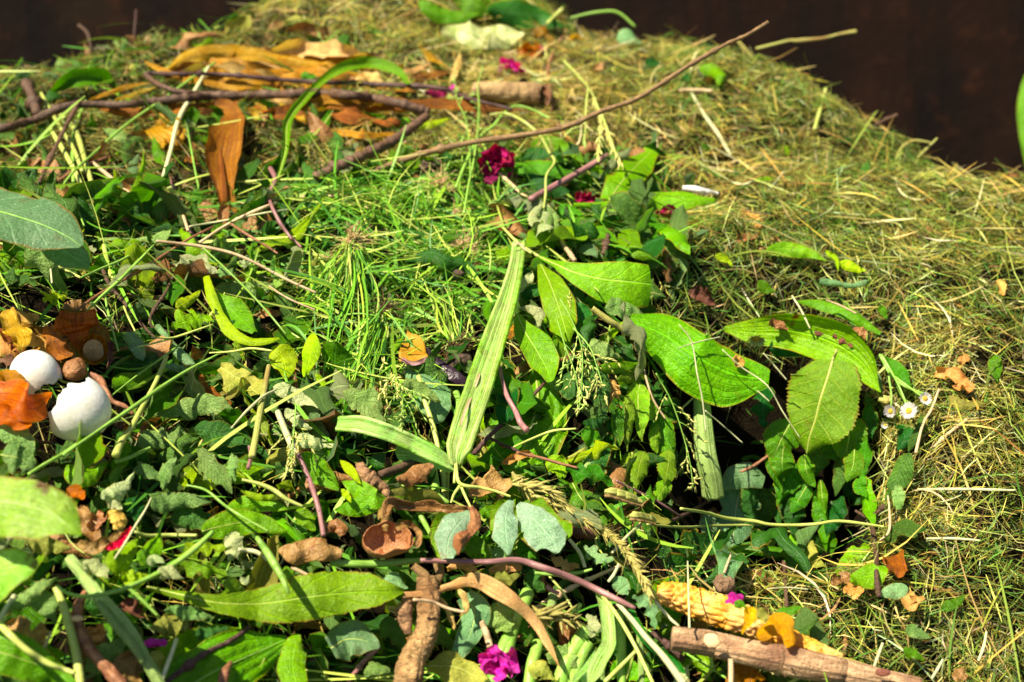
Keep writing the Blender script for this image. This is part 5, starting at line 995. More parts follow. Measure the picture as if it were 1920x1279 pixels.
    ('D', [(620, 915), (700, 880), (790, 850), (850, 760)], 58, 'ovate', 'fresh', 'pointed green leaf with yellow tip above the long blade', .04, -.6),
    ('D', [(800, 1040), (920, 1040), (1050, 1020), (1180, 1010), (1330, 1045)], 72, [.1, .5, 1, .9, .15], 'grey', 'long wilted grey green leaf right of the egg shells', .045, -.5),
    ('D', [(1040, 850), (1080, 900), (1090, 980)], 58, 'ovate', 'grey', 'curled grey green leaf tip above the long wilted leaf', .045, -1.0),
    ('D', [(1235, 800), (1310, 850), (1370, 890), (1445, 955)], 98, [.2, .9, 1, .5], 'olive', 'dry yellow olive leaf with fine veins near the olive stalk', .04, -.3),
    ('D', [(1480, 930), (1490, 1000), (1560, 1040)], 54, 'ovate', 'grey', 'rolled pale grey leaf right of the olive stalk', .05, -1.4),
    ('D', [(1500, 925), (1590, 930), (1690, 970), (1780, 1040)], 52, 'ovate', 'pale', 'pale crinkled wilted leaf arching right of the rolled one', .048, -.9),
    ('D', [(1590, 1030), (1650, 1080), (1740, 1145)], 44, 'ovate', 'pale', 'pale leaf drooping under the crinkled arching leaf', .042, -.8),
    ('D', [(1640, 1210), (1740, 1210), (1900, 1240)], 52, 'ovate', 'pale', 'pale crinkled leaf left of the short strap leaf', .04, -.8),
    ('D', [(-40, 1130), (60, 1170), (150, 1230), (210, 1290)], 66, 'ovate', 'grey', 'ribbed grey green leaf below the egg shells at left edge', .045, -.4),
    ('D', [(1080, 1140), (1200, 1160), (1300, 1190), (1390, 1230)], 72, 'ovate', 'greydark', 'dim grey green leaf under the long wilted leaf', .035, -.5),
    ('D', [(760, 1230), (860, 1200), (950, 1190), (1010, 1130)], 60, 'ovate', 'grey', 'folded grey green leaf below the purple yellow stem', .035, -.7),
    ('D', [(240, 430), (300, 400), (370, 410)], 62, 'lobed', 'lime', 'curled yellow green leaf above the brown skins', .04, -.8),
    ('D', [(0, 290), (100, 300), (220, 340)], 56, 'lobed', 'greydark', 'dull green scalloped leaf at the left edge above the skins', .035, -.5),
    ('D', [(450, 110), (490, 130), (540, 150)], 34, 'lobed', 'pale', 'small pale parsley like leaf right of the blurred leaf', .045, -.6),
    ('D', [(1180, 30), (1210, 50), (1240, 80)], 44, 'lobed', 'fresh', 'small scalloped green leaf at the crossing of thin stems', .04, -.6),
    ('D', [(1330, 210), (1390, 220), (1450, 200)], 50, 'lobed', 'pale', 'small pale frilly leaf right of the scalloped leaf', .035, -.6),
    ('D', [(1230, 300), (1270, 270), (1330, 300)], 62, 'lobed', 'grey', 'grey frilly leaf beside the top of the lime folded leaf', .035, -.6),
    ('D', [(720, 110), (760, 140), (810, 100)], 28, 'lobed', 'blue', 'tiny glossy leaf on the crossing green stems', .04, -.6),
    ('E', [(30, 1000), (80, 960), (160, 1020), (250, 1110)], 82, 'ovate', 'grey', 'crumpled grey leaf with veins left of the glossy dark leaf', .05, -.6),
    ('E', [(325, 920), (400, 900), (470, 940), (560, 990)], 50, 'ovate', 'grey', 'wilted grey leaf lying on the glossy dark leaf', .052, -.7),
    ('E', [(320, 1040), (310, 1100), (330, 1170)], 38, 'ovate', 'greydark', 'narrow grey leaf hanging below the crumpled grey leaf', .042, -.9),
    ('E', [(240, 1050), (260, 1100), (270, 1150)], 28, 'ovate', 'greydark', 'thin dark grey leaf between two grey leaves', .04, -.9)]:
    G_('wilted_leaf' if m_ in ('grey', 'greydark', 'pale', 'olive') else 'green_leaf', 'leaf', tl, p, h_, pr, m_, lab, l=li, A=AA, crk=.26 if m_ in ('grey', 'greydark', 'pale', 'olive') else .07, wav=.16, roll=(-.25, .3),
       ser=.14 if (pr == 'lobed' or m_ in ('serrleaf', 'grey', 'pale')) else 0, teeth=11, rib='stemyellow' if h_ > 70 and m_ in ('hosta', 'serrleaf', 'olive') else None)

rb = np.random.default_rng(77)
for i, (x, y, m_, w_) in enumerate([(1460, 860, 'mid', 'leftmost drooping leaf'), (1500, 900, 'mid', 'second drooping leaf'), (1545, 870, 'greydark', 'middle drooping leaf'), (1590, 880, 'greydark', 'dull drooping leaf'), (1625, 850, 'mid', 'rightmost drooping leaf'), (1480, 960, 'dark', 'dark drooping leaf low on the left'), (1530, 965, 'mid', 'low green drooping leaf in the middle'), (1580, 960, 'dark', 'dark drooping leaf low on the right'), (1615, 930, 'fresh', 'brighter drooping leaf low on the right'), (1420, 930, 'greydark', 'dull leaf hanging beside the lobed leaf'),
    (1120, 730, 'greydark', 'dull hanging leaf under the seed panicles'), (1160, 790, 'mid', 'green hanging leaf right of the ribbed leaf'), (1200, 760, 'serrleaf', 'pale hanging leaf left of the broad drooping leaf'), (1235, 820, 'mid', 'green hanging leaf beside the feathery panicle'), (1140, 860, 'dark', 'dark hanging leaf above the crinkly leaves'), (1185, 880, 'serrleaf', 'pale hanging leaf above the seed pod stem end'), (1270, 880, 'dark', 'dark hanging leaf just left of the pale stalk')]):
    L = rb.uniform(70, 120); dx = rb.normal() * 12
    lf('hanging_leaf', 'leaf', 'Z', [(x, y - L * .4), (x + dx, y), (x + dx * 1.6 + rb.normal() * 6, y + L * .6)], rb.uniform(17, 28), 'ovate', m_, w_ + (' in the leafy bunch over the hollow' if i < 9 else ''), l=.05 if x > 1400 else .034, A=rb.choice([-.6, .7]), crk=.1, wav=.2, ser=.07, teeth=14, roll=(-.3 + rb.normal() * .3, .3 + rb.normal() * .3), rib='stemyellow' if m_ == 'serrleaf' else None)

rb = np.random.default_rng(91); hs_ = []
for i in range(14):
    x0 = rb.uniform(250, 560); up_ = i < 9; hs_.append((x0, rb.uniform(100, 150) if up_ else rb.uniform(190, 225), up_))
hs_.sort(); no = {True: 0, False: 0}; OR = 'first second third fourth fifth sixth seventh eighth ninth'.split()
for x0, y0, up_ in hs_:
    L = rb.uniform(110, 240); dy = rb.normal() * 9; k = rb.choice(['husk', 'huskpale', 'huskbrown']); c_ = {'husk': 'golden', 'huskpale': 'pale tan', 'huskbrown': 'brown'}[k]
    lf('corn_husk', 'corn husk', 'Z', [(x0, y0 + rb.normal() * 6), (x0 + L * .35, y0 - 8 + dy), (x0 + L * .7, y0 + dy * 1.4), (x0 + L, y0 + dy * 2 + 6)], rb.uniform(9, 20), 'husk', k, f"thin {c_} husk strip {'above' if up_ else 'below'} the dark branch, {OR[no[up_]]} from the left end", l=rb.uniform(.035, .068), A=.5, crk=.16, wav=.5, fold=rb.choice([-.6, .5]), group=HG, roll=(-.5 + rb.normal() * .3, .5)); no[up_] += 1
# ================================================================ stems and stalks
for tl, p, r_, m_, lab, li in [
    ('I', [(95, -420), (110, -250), (130, 0), (160, 140), (172, 245)], [30, 44, 54, 60, 60], 'celery', 'thick pale green stalk standing at the left of the dark hollow', [.045, .05, .055, .055, .05]),
    ('A', [(1165, 370), (1080, 520), (1000, 660), (950, 850), (905, 1020), (900, 1135)], [7, 12, 13, 12, 11, 10], 'stempale', 'pale bent stem rising left of the hanging husk leaf', [.08, .08, .07, .06, .05, .04]),
    ('A', [(1200, 350), (1080, 430), (900, 560), (700, 700), (520, 860), (400, 970), (330, 1090), (410, 1130), (470, 1260)], [7, 8, 8, 8, 8, 8, 7, 6, 5], 'stemgreen', 'long thin green stem crossing the dark branch diagonally', [.078, .078, .075, .075, .065, .06, .05, .045, .04]),
    ('A', [(480, 560), (430, 680), (405, 800), (410, 1020)], [8, 10, 11, 11], 'stemgreen', 'upright green stem below the dark branch at left', .035),
    ('A', [(200, 560), (270, 700), (360, 850), (420, 960), (470, 1070)], [10, 12, 14, 14, 12], 'stemyellow', 'yellow green grass stalk leaning at the far left', .042),
    ('A', [(230, 520), (330, 700), (410, 830), (460, 960)], [9, 11, 12, 12], 'stemyellow', 'second yellow green grass stalk leaning at the far left', .045),
    ('A', [(330, 630), (420, 730), (470, 880), (510, 1020)], [12, 16, 16, 14], 'stemyellow', 'broadest yellow green grass stalk under the dark branch', .045),
    ('A', [(518, 908), (640, 1010), (780, 1132)], [11, 12, 10], 'stemtan', 'straight pale tan stalk right of the reddish twig tip', .04),
    ('A', [(985, 1140), (1020, 1200), (1050, 1290)], [8, 9, 9], 'stemtan', 'short pale stick end under the foot of the husk leaf', .04),
    ('Z', [(375, 455), (420, 425), (480, 395), (550, 372), (620, 368), (665, 375), (690, 392)], [3, 3, 3.2, 3, 2.8, 2.4, 2], 'stemtan', 'thin tan stem arching above the green grass patch', .045),
    ('Z', [(355, 425), (430, 412), (520, 396), (615, 389)], [2, 2, 2, 1.5], 'stempale', 'very thin pale straw just under the arching tan stem', .042),
    ('Z', [(507, 316), (516, 338), (505, 370), (522, 412), (548, 450)], [5, 4.5, 4, 3.5, 3], 'stempurple', 'crooked pinkish stem crossing the long curling leaf foot', .06),
    ('Z', [(300, 300), (330, 360), (350, 420), (380, 470)], [2.5, 2.5, 3, 3], 'stempurple', 'thin purplish stem at left of the hanging husk leaf base', .02),
    ('D', [(-20, 105), (120, 140), (240, 190), (350, 250), (450, 300)], [8, 9, 9, 8, 7], 'stemyellow', 'long yellow green stem starting at the left edge under the dull leaf', .045),
    ('D', [(-30, 215), (60, 170), (190, 120)], [8, 8, 7], 'stemyellow', 'short yellow green stem meeting the long one at the left edge', .04),
    ('D', [(430, 480), (540, 400), (640, 340), (780, 260), (920, 170), (1060, 80), (1190, 15)], [8, 8, 8, 9, 8, 7, 6], 'stemred', 'long reddish stem running up from the fan shaped onion skin', .05),
    ('D', [(-30, 80), (80, 95), (180, 105)], [7, 8, 7], 'stempurple', 'short purple stem at left edge beneath the dull leaf', .045),
    ('D', [(870, 95), (1000, 110), (1120, 125), (1300, 165), (1450, 230), (1600, 310), (1765, 385)], [8, 9, 10, 9, 9, 8, 7], 'stemtan', 'long tan stem sloping down above the lime folded leaf', .055),
    ('D', [(455, 515), (560, 410), (660, 320), (760, 220), (860, 115)], [5, 9, 10, 9, 4], 'stemgreen', 'bright thin green stem crossing the reddish one', .058),
    ('D', [(450, 300), (560, 250), (680, 200), (800, 130)], [6, 7, 8, 6], 'stemgreen', 'green stem parallel to the bright one near the crossing stems', .045),
    ('D', [(270, 150), (280, 230), (290, 330)], [6, 6, 5], 'stempale', 'small pale upright stem under the dull blue green leaf', .05),
    ('D', [(580, 120), (600, 220), (630, 320)], [12, 14, 12], 'stemyellow', 'short upright green stalk above the knotty brown twig', .025),
    ('D', [(585, 390), (600, 480), (630, 600), (660, 710)], [7, 7, 7, 6], 'stemgreen', 'thin green stem hanging past the round onion root end', .045),
    ('D', [(690, 460), (720, 530), (755, 600)], [6, 6, 5], 'stemyellow', 'short yellow stem above the folded glossy leaf', .04),
    ('D', [(930, 738), (900, 810), (860, 900), (790, 1030), (730, 1140), (680, 1210), (645, 1290)], [12, 14, 14, 15, 16, 20, 24], 'stemyellow', 'yellow stalk with purple tip right of the egg shells', .062),
    ('D', [(350, 1290), (480, 1200), (620, 1105), (760, 1010), (900, 910), (1050, 815), (1220, 725)], [7, 9, 11, 12, 11, 9, 5], 'stemgreen', 'long green grass blade crossing in front of the large egg shell', .082),
    ('D', [(620, 960), (760, 850), (900, 750), (1060, 630)], [4, 6, 7, 4], 'stemgreen', 'thin green blade just above the long one by the egg shell', .05),
    ('D', [(770, 686), (860, 665), (1000, 625), (1190, 560)], [4, 6, 7, 4], 'stemyellow', 'thin yellow green stem under the maple like leaf', .055),
    ('D', [(845, 633), (960, 635), (1080, 600)], [4, 6, 4], 'stemyellow', 'thin straw stem crossing the shiny rolled leaf', .057),
    ('D', [(1168, 720), (1290, 712), (1400, 695), (1520, 708)], [4, 6, 7, 5], 'stemyellow', 'thin pale green stem under the elbow of the lime leaf', .055),
    ('D', [(1130, 130), (1270, 260), (1400, 390), (1500, 500), (1600, 620)], [5, 6, 6, 6, 5], 'stemgreen', 'straight thin green stem crossing the lime folded leaf', .065),
    ('D', [(1500, 345), (1580, 400), (1660, 440), (1760, 480)], [5, 6, 6, 5], 'stemtan', 'thin reddish stalk between lime leaf and grass patch', .045),
    ('D', [(1290, 0), (1380, 60), (1480, 120), (1550, 165)], [8, 8, 8, 6], 'stemred', 'short red brown stem over the crossing stems', .045),
    ('D', [(1545, -20), (1600, 50), (1680, 130)], [8, 8, 7], 'stempurple', 'purplish stem entering the grass patch from above', .045),
    ('D', [(1500, 790), (1480, 900), (1450, 1050), (1430, 1170), (1405, 1300)], [13, 16, 18, 19, 20], 'podgreen', 'upright olive green stalk beside the dry olive leaf', .058),
    ('D', [(1550, 1050), (1590, 1150), (1650, 1290)], [18, 19, 20], 'stempale', 'pale green stalk sloping down below the rolled pale leaf', .048),
    ('D', [(1290, 1140), (1380, 1040), (1470, 960), (1540, 925)], [5, 8, 8, 6], 'stempale', 'pale thin stem crossing the olive green stalk', .064),
    ('D', [(1640, 830), (1645, 880), (1650, 950)], [14, 15, 14], 'stemred', 'short brown stalk under the bright lime leaf', .035),
    ('G', [(1655, -10), (1700, 90), (1740, 190), (1780, 320), (1805, 465)], [13, 15, 16, 16, 15], 'stempurple', 'pale pink stem ending above the slug shaped peel', .06),
    ('G', [(1390, -40), (1400, 20), (1385, 85)], [10, 12, 12], 'stempurple', 'short purple stem end above the green leaves', .05),
    ('G', [(1350, 150), (1450, 175), (1530, 210), (1600, 260), (1690, 300)], [9, 12, 13, 12, 8], 'stemyellow', 'hairy yellow green stem above the broad pale green leaves', .055),
    ('G', [(1040, 180), (1150, 210), (1250, 290), (1340, 350), (1500, 440)], [6, 8, 8, 8, 6], 'stemgreen', 'thin branching green stem over the broad pale green leaf', .055),
    ('G', [(845, 250), (810, 320), (760, 400), (700, 500), (640, 590)], [4, 6, 7, 7, 5], 'stempale', 'thin pale stem arching right of the red skin scrap', .07),
    ('G', [(750, 440), (820, 462), (950, 460), (1100, 462)], [9, 12, 12, 10], 'stemyellow', 'level yellow green stem right of the red skin scrap', .045),
    ('G', [(160, 120), (240, 70), (360, 0), (440, -60)], [9, 11, 10, 8], 'stemgreen', 'green blade rising from behind the spotted blurred leaf', .055),
    ('G', [(640, 50), (700, 35), (780, 0), (840, -30)], [10, 12, 11, 8], 'stemgreen', 'green stem curving below the folded grey green leaf', .05),
    ('G', [(315, 740), (370, 780), (450, 800), (570, 790), (700, 755), (850, 690), (960, 630), (1080, 540), (1188, 440)], [8, 11, 12, 13, 14, 15, 16, 18, 12], 'stemgreen', 'long arched bright green stem in front of the celery like stalk', .075),
    ('G', [(390, 590), (470, 690), (560, 810), (660, 920), (740, 1020), (810, 1150), (900, 1310)], [30, 34, 36, 36, 34, 32, 32], 'celery', 'thick ridged pale green stalk crossing the lower left', .05),
    ('G', [(540, 830), (640, 960), (740, 1080), (800, 1170)], [16, 20, 20, 16], 'celery', 'thinner ridged stalk alongside the thick pale one', .055),
    ('G', [(312, 750), (350, 850), (390, 980), (425, 1120), (450, 1300)], [20, 24, 26, 26, 26], 'stemyellow', 'bright yellow green stalk left of the twisted red root', .05),
    ('G', [(-30, 930), (60, 1020), (150, 1100), (280, 1180), (415, 1228)], [18, 20, 18, 16, 12], 'stemyellow', 'curved green stalk turning red at its end, bottom left', .07),
    ('G', [(80, 800), (30, 880), (-30, 980)], [16, 18, 16], 'stempale', 'pale green stalk beneath the blurred leaves at left', .05),
    ('G', [(985, 1040), (950, 1140), (900, 1270)], [11, 13, 14], 'stempale', 'dry pale stalk upright left of the dark purple twig', .05),
    ('G', [(285, 1000), (260, 1060), (230, 1120)], [9, 10, 8], 'stemtan', 'short tan stick under the broad brown dead leaf', .05),
    ('G', [(1435, 475), (1480, 540), (1530, 620), (1575, 700), (1610, 785)], [14, 22, 24, 18, 10], 'stemgreen', 'green shoot with a purple tip lying on the long broad leaf', .09),
    ('G', [(700, 740), (790, 820), (880, 910)], [10, 11, 8], 'stemgreen', 'short green stem under the long broad leaf', .045),
    ('G', [(1330, 540), (1430, 555), (1490, 600)], [12, 14, 10], 'stempale', 'pale stub left of the slug shaped peel', .05),
    ('G', [(1630, 640), (1680, 665), (1730, 690)], [10, 11, 10], 'stemtan', 'short pale stick under the slug shaped peel', .05),
    ('H', [(-60, 612), (120, 622), (300, 612), (460, 600)], [20, 22, 20, 16], 'stemgreen', 'broad green stem passing under the pouch shaped peel', .05),
    ('H', [(440, 600), (620, 605), (800, 610), (980, 600), (1120, 640), (1300, 705), (1480, 790), (1640, 868)], [14, 15, 16, 18, 20, 19, 18, 13], 'stempurple', 'long purple stem sloping down to the right over pale stems', [.062, .064, .066, .07, .07, .066, .062, .055]),
    ('H', [(630, 170), (640, 60), (660, 170), (780, 195), (860, 215), (945, 245)], [8, 7, 11, 9, 8, 7], 'stemyellow', 'hairy branching yellow green stem above the glossy leaves', .078),
    ('H', [(665, 180), (630, 230), (612, 280)], [9, 8, 6], 'stemyellow', 'left lower fork of the hairy branching stem', .075),
    ('H', [(665, 180), (690, 240), (720, 300)], [9, 8, 6], 'stemyellow', 'right lower fork of the hairy branching stem', .075),
    ('H', [(500, 60), (520, 150), (530, 270)], [24, 26, 22], 'stemgreen', 'upright green stalk behind the small dried cup leaf', .03),
    ('H', [(560, 60), (575, 160), (570, 250)], [16, 18, 16], 'stemyellow', 'yellow stalk right of the upright green one', .028),
    ('H', [(340, 190), (400, 210), (500, 220), (600, 280)], [14, 16, 18, 12], 'stemgreen', 'curved green stem above the long arched brown peel', .04),
    ('H', [(370, 220), (430, 330), (480, 420), (510, 480)], [14, 16, 16, 10], 'stemgreen', 'green stem right of the brown pouch peel', .035),
    ('H', [(1540, 840), (1620, 930), (1700, 1030), (1800, 1140), (1910, 1290)], [12, 15, 17, 20, 22], 'stempale', 'pale straw stalk sloping to the bottom by the log', .055),
    ('H', [(1440, 780), (1520, 880), (1590, 990), (1660, 1120), (1740, 1290)], [9, 11, 11, 10, 9], 'stemyellow', 'thin yellow stem left of the pale straw stalk', .06),
    ('H', [(1640, 1110), (1560, 1190), (1470, 1279)], [10, 12, 12], 'stemyellow', 'curved yellow green stem joining the thin yellow one', .055),
    ('H', [(1080, 670), (1190, 680), (1320, 670), (1400, 650)], [9, 11, 11, 7], 'stemgreen', 'straight green stem just under the purple stem', .05),
    ('H', [(1160, 690), (1230, 770), (1290, 870)], [6, 7, 6], 'stemyellow', 'thin arched green stem beneath the purple stem', .045),
    ('H', [(1145, 745), (1180, 770), (1215, 785)], [12, 12, 10], 'stempurple', 'short purple stem piece crossing the tan twig', .04),
    ('H', [(780, 940), (810, 1010), (830, 1085)], [18, 20, 20], 'stemtan', 'tan rose stalk just above the magenta rose', .04),
    ('H', [(1510, 560), (1590, 470), (1670, 400)], [8, 9, 8], 'stempale', 'thin straw rising left of the lower seed pod', .045),
    ('H', [(1550, 620), (1520, 680), (1490, 720)], [8, 10, 9], 'stempale', 'short straw beneath the wheat ear', .045),
    ('H', [(1720, 770), (1770, 850), (1830, 920), (1885, 970)], [8, 9, 9, 8], 'stempale', 'grass stalk continuing right of the wheat ear tip', .055),
    ('H', [(1270, 480), (1330, 560), (1360, 640)], [10, 12, 10], 'stempale', 'pale stalk pair left of the grey leaf piece', .045),
    ('H', [(980, 0), (1100, 25), (1220, 60), (1320, 85)], [8, 9, 9, 7], 'stemred', 'dark red stem above the wheat ear', .05),
    ('H', [(1530, 155), (1640, 210), (1760, 270), (1890, 355)], [8, 8, 8, 7], 'stempurple', 'thin purple stem above the two seed pods', .045),
    ('E', [(885, 800), (900, 880), (925, 960), (970, 1040), (1000, 1110), (1035, 1150)], [10, 12, 14, 15, 18, 20], 'stempurple', 'pinkish purple stem with swollen end right of the strap leaf', .055),
    ('B', [(1055, 1112), (1180, 1042), (1320, 965), (1485, 865)], [17, 19, 18, 15], 'stempurple', 'thick straight purple stem in the green leaf cluster', .058),
    ('E', [(1400, 470), (1480, 530), (1580, 590), (1670, 620), (1740, 610)], [16, 19, 19, 15, 8], 'podgreen', 'yellow olive curved stalk below the tongue shaped leaf', .05),
    ('E', [(740, 880), (760, 800), (790, 730)], [9, 9, 8], 'stemyellow', 'thin yellow stalk left of the strap leaf', .05),
    ('E', [(640, 940), (655, 1000), (650, 1120)], [20, 22, 20], 'stemgreen', 'dark green stalk upright under the soil ball', .03),
    ('E', [(870, -10), (920, 40), (985, 105), (1060, 160)], [5, 7, 9, 10], 'stemyellow', 'yellow green stem reaching the top of the strap leaf', .06),
    ('E', [(950, 850), (990, 910), (990, 960)], [9, 10, 8], 'stemgreen', 'small curled green shoot beside the pinkish purple stem', .035),
    ('E', [(430, 850), (470, 1000), (510, 1120), (545, 1270)], [14, 15, 15, 13], 'stemyellow', 'yellow green stalk in front of the glossy dark leaf', .045),
    ('E', [(960, 1245), (1060, 1200), (1180, 1155), (1310, 1142)], [5, 7, 8, 5], 'stemyellow', 'yellow straw with a loop below the ribbed leaf', .05),
    ('E', [(1680, 770), (1700, 860), (1740, 980), (1810, 1090)], [5, 6, 6, 5], 'stemtan', 'thin curved tan straw above the thick pale stalk', .05),
    ('F', [(450, 720), (520, 800), (580, 870)], [4, 5, 4], 'stempale', 'short white straw left of the saw toothed leaf', .09),
    ('F', [(220, 700), (330, 800), (470, 900), (560, 1050), (655, 1195)], [3, 4, 4, 4, 3], 'stempale', 'long white straw crossing the saw toothed leaf', .1),
    ('F', [(125, 1040), (230, 1130), (335, 1222)], [3, 4, 3], 'stempale', 'thin pale straw across the dark hollow', .07),
    ('F', [(-20, 560), (50, 660), (80, 830), (110, 980), (130, 1160)], [3, 4, 5, 5, 4], 'stempale', 'thin curved straw hanging over the broad drooping leaf', .095),
    ('F', [(-20, 690), (100, 655), (210, 630)], [3, 4, 4], 'stempale', 'short pale straw above the broad drooping leaf', .09),
    ('F', [(415, 930), (450, 960), (482, 990)], [4, 5, 4], 'stempale', 'stubby pale straw at the tip of the broad drooping leaf', .08),
    ('F', [(1100, 730), (1160, 840), (1230, 900), (1350, 950)], [9, 9, 8, 7], 'stemgreen', 'green daisy stem leaning right above the white daisies', .04),
    ('F', [(1190, 880), (1220, 950), (1250, 1000)], [8, 8, 8], 'stemgreen', 'short green daisy stem between the daisy heads', .045),
    ('F', [(1430, 920), (1390, 1030), (1340, 1120), (1300, 1279)], [6, 7, 8, 9], 'stemtan', 'thin reddish stalk right of the white daisies', .035),
    ('F', [(800, 425), (880, 455), (970, 500)], [5, 6, 5], 'stemtan', 'thin tan straw on the rim leaf above the brown scraps', .06),
    ('F', [(610, 400), (660, 480), (712, 585)], [5, 6, 5], 'stempale', 'pale straw leaning on the cupped hosta leaf', .07),
    ('I', [(-10, 312), (130, 335), (250, 365), (400, 382), (480, 400), (600, 405), (740, 398), (880, 382), (1120, 412)], [8, 9, 10, 10, 10, 10, 9, 9, 7], 'stemyellow', 'long thin yellow seed pod stem spanning the dark hollow', .085),
    ('I', [(-200, 400), (0, 415), (150, 408), (300, 405), (440, 400)], [7, 8, 8, 8, 7], 'stemyellow', 'second thin seed pod stem joining the long one', .083),
    ('I', [(1310, 205), (1480, 203), (1650, 205), (1860, 210)], [6, 9, 9, 6], 'stempale', 'level white straw lying on the hay at right', .02),
    ('I', [(1360, 480), (1500, 478), (1660, 490)], [6, 8, 6], 'stempale', 'shorter level white straw right of the crinkled green leaf', .02),
    ('I', [(1118, 1060), (1095, 1120), (1068, 1195)], [9, 10, 8], 'stempale', 'thick white straw piece above the log end', .03),
    ('I', [(1695, 1000), (1680, 1080), (1650, 1162)], [7, 9, 8], 'stempale', 'upright pale straw piece in the lower right hay', .025),
    ('I', [(1453, 1152), (1420, 1210), (1390, 1260)], [7, 9, 8], 'stempale', 'pale straw piece sloping near the bottom right', .025),
    ('I', [(268, 1150), (270, 1210), (270, 1300)], [15, 15, 15], 'stemtan', 'flat pale wood splinter standing in front of the log', .085),
    ('I', [(28, 605), (32, 760), (38, 978)], [4, 5, 6], 'stempale', 'thin upright pale straw at the left end of the corn cob', .085),
    ('I', [(-40, 635), (30, 632), (120, 640)], [3, 4, 3], 'stemgreen', 'thin level green straw at the left of the hollow floor', .07),
    ('I', [(1145, 240), (1155, 340), (1150, 440), (1100, 490)], [5, 7, 8, 5], 'stemtan', 'pale curved straw hooked over the crumpled leaves', .06),
    ('I', [(470, 760), (580, 752), (700, 762)], [3, 5, 4], 'stempale', 'pale straw lying level on the hollow floor', .05),
    ('C', [(50, 520), (120, 640), (200, 750), (270, 870)], [8, 11, 12, 10], 'stempale', 'pale green stalk lying diagonally in the upper right hay', .03),
    ('C', [(735, 722), (765, 620), (800, 492)], [9, 11, 10], 'stemyellow', 'bright yellow straw standing up from the crest', .03),
    ('C', [(1288, 905), (1350, 840), (1420, 772)], [6, 7, 6], 'podgreen', 'blurred straw standing on the right crest', .02),
    ('C', [(1190, 890), (1225, 820), (1290, 785), (1380, 795)], [6, 7, 7, 5], 'podgreen', 'blurred arching straw beside the one on the right crest', .02),
    ('C', [(-20, 505), (80, 503), (165, 508)], [9, 11, 9], 'stemtan', 'orange tan straw lying level below the long twig', .03),
    ('C', [(0, 1050), (60, 1055), (130, 1070), (200, 1080)], [14, 20, 18, 8], 'egg', 'white shiny shell like strip lying in the hay', .03),
    ('C', [(410, 272), (520, 245), (600, 226), (640, 228), (780, 214), (880, 190), (968, 176)], [8, 8, 8, 13, 8, 8, 12], 'podgreen', 'blurred dry stem with nodes reaching over the right crest', .03),
    ('C', [(300, 220), (360, 290), (430, 370)], [10, 12, 12], 'podgreen', 'blurred olive stalk crossing the long twig tip', .03),
    ('B', [(1280, 100), (1420, 70), (1540, 70), (1640, 150)], [7, 9, 9, 8], 'stemgreen', 'blurred green stem arching against the dark wall', .03),
    ('B', [(1150, 130), (1190, 90), (1235, 45)], [9, 9, 7], 'stemyellow', 'blurred yellow green sprig on the crest leaves', .05),
    ('B', [(1790, 240), (1785, 310), (1775, 380)], [9, 10, 9], 'stemtan', 'blurred orange tan straw standing on the crest', .03),
    ('B', [(1175, 620), (1180, 560), (1160, 480), (1155, 380), (1180, 300), (1240, 200)], [7, 7, 8, 8, 7, 6], 'stemred', 'thin crooked brown stem behind the hollow stalk', .035),
    ('B', [(640, 1045), (690, 920), (760, 780), (850, 700), (900, 640), (970, 592), (1060, 610), (1165, 662)], [9, 10, 10, 9, 8, 7, 6, 5], 'stemgreen', 'arched grass blade above the crimson petals', .075),
    ('B', [(830, 640), (920, 635), (1020, 680), (1110, 760), (1160, 850), (1190, 905), (1145, 980), (1140, 1080), (1130, 1160)], [6, 8, 9, 9, 9, 9, 8, 8, 7], 'stemyellow', 'drooping yellow green stem leading to the pale wilted clump', .085),
    ('A', [(760, 55), (752, 160), (745, 240)], [6, 7, 6], 'barkdark', 'blurred upright dry stem against the dark wall at upper left', None),
    ('A', [(440, 140), (490, 190), (510, 290)], [10, 10, 7], 'bark', 'blurred bent tan stem against the dark wall at upper left', None)]:
    if li is None: tb('stem', 'stem', tl, p, r_, m_, lab, t=[1.655, 1.65, 1.645])
    else:
        o = tb('straw' if 'straw' in lab else ('stalk' if 'stalk' in lab or 'splinter' in lab else 'stem'), 'straw' if 'straw' in lab else ('stalk' if 'stalk' in lab or 'splinter' in lab else 'stem'), tl, p, r_, m_, lab, l=li, knob=.05, kf=.3, ridges=7 if m_ == 'celery' else 0, nseg=24 if m_ == 'celery' else 8, n=max(26, 8 * len(p)))
# thick green stalks in the shade at the bottom
for p, r_, lab in [([(960, 960), (930, 1040), (890, 1120), (870, 1180)], 40, 'thick bright green stalk standing behind the magenta rose'), ([(1370, 980), (1320, 1060), (1270, 1140), (1240, 1220)], 44, 'thick green stalk in shade right of the tan husk strip'),
    ([(1380, 1060), (1340, 1140), (1310, 1220)], 34, 'shorter green stalk beside the one right of the husk strip'), ([(1545, 900), (1560, 1000), (1565, 1100), (1560, 1200)], 25, 'upright green stalk behind the thin yellow stem'), ([(1100, 1060), (1080, 1130), (1060, 1200)], 34, 'dark green stalk in the gap right of the rose'),
    ([(1040, 780), (1000, 880), (960, 960)], 38, 'yellow green stalk glimpsed under the tan husk strip'), ([(1660, 960), (1665, 1060), (1670, 1120)], 18, 'slim green stalk left of the pale straw stalk'), ([(1390, 20), (1370, 80), (1350, 130)], 26, 'pale green stalk above the crinkled dark leaves'), ([(1120, 940), (1170, 860), (1180, 780)], 26, 'pale yellow stalk behind the tan twig')]:
    p = p + [(p[-1][0] + (p[-1][0] - p[0][0]) * .8, p[-1][1] + 260)] if p[-1][1] > 900 else p
    tb('stalk', 'stalk', 'H', p, r_, 'celery' if 'pale' in lab else 'stemgreen', lab, l=.03, nseg=16)
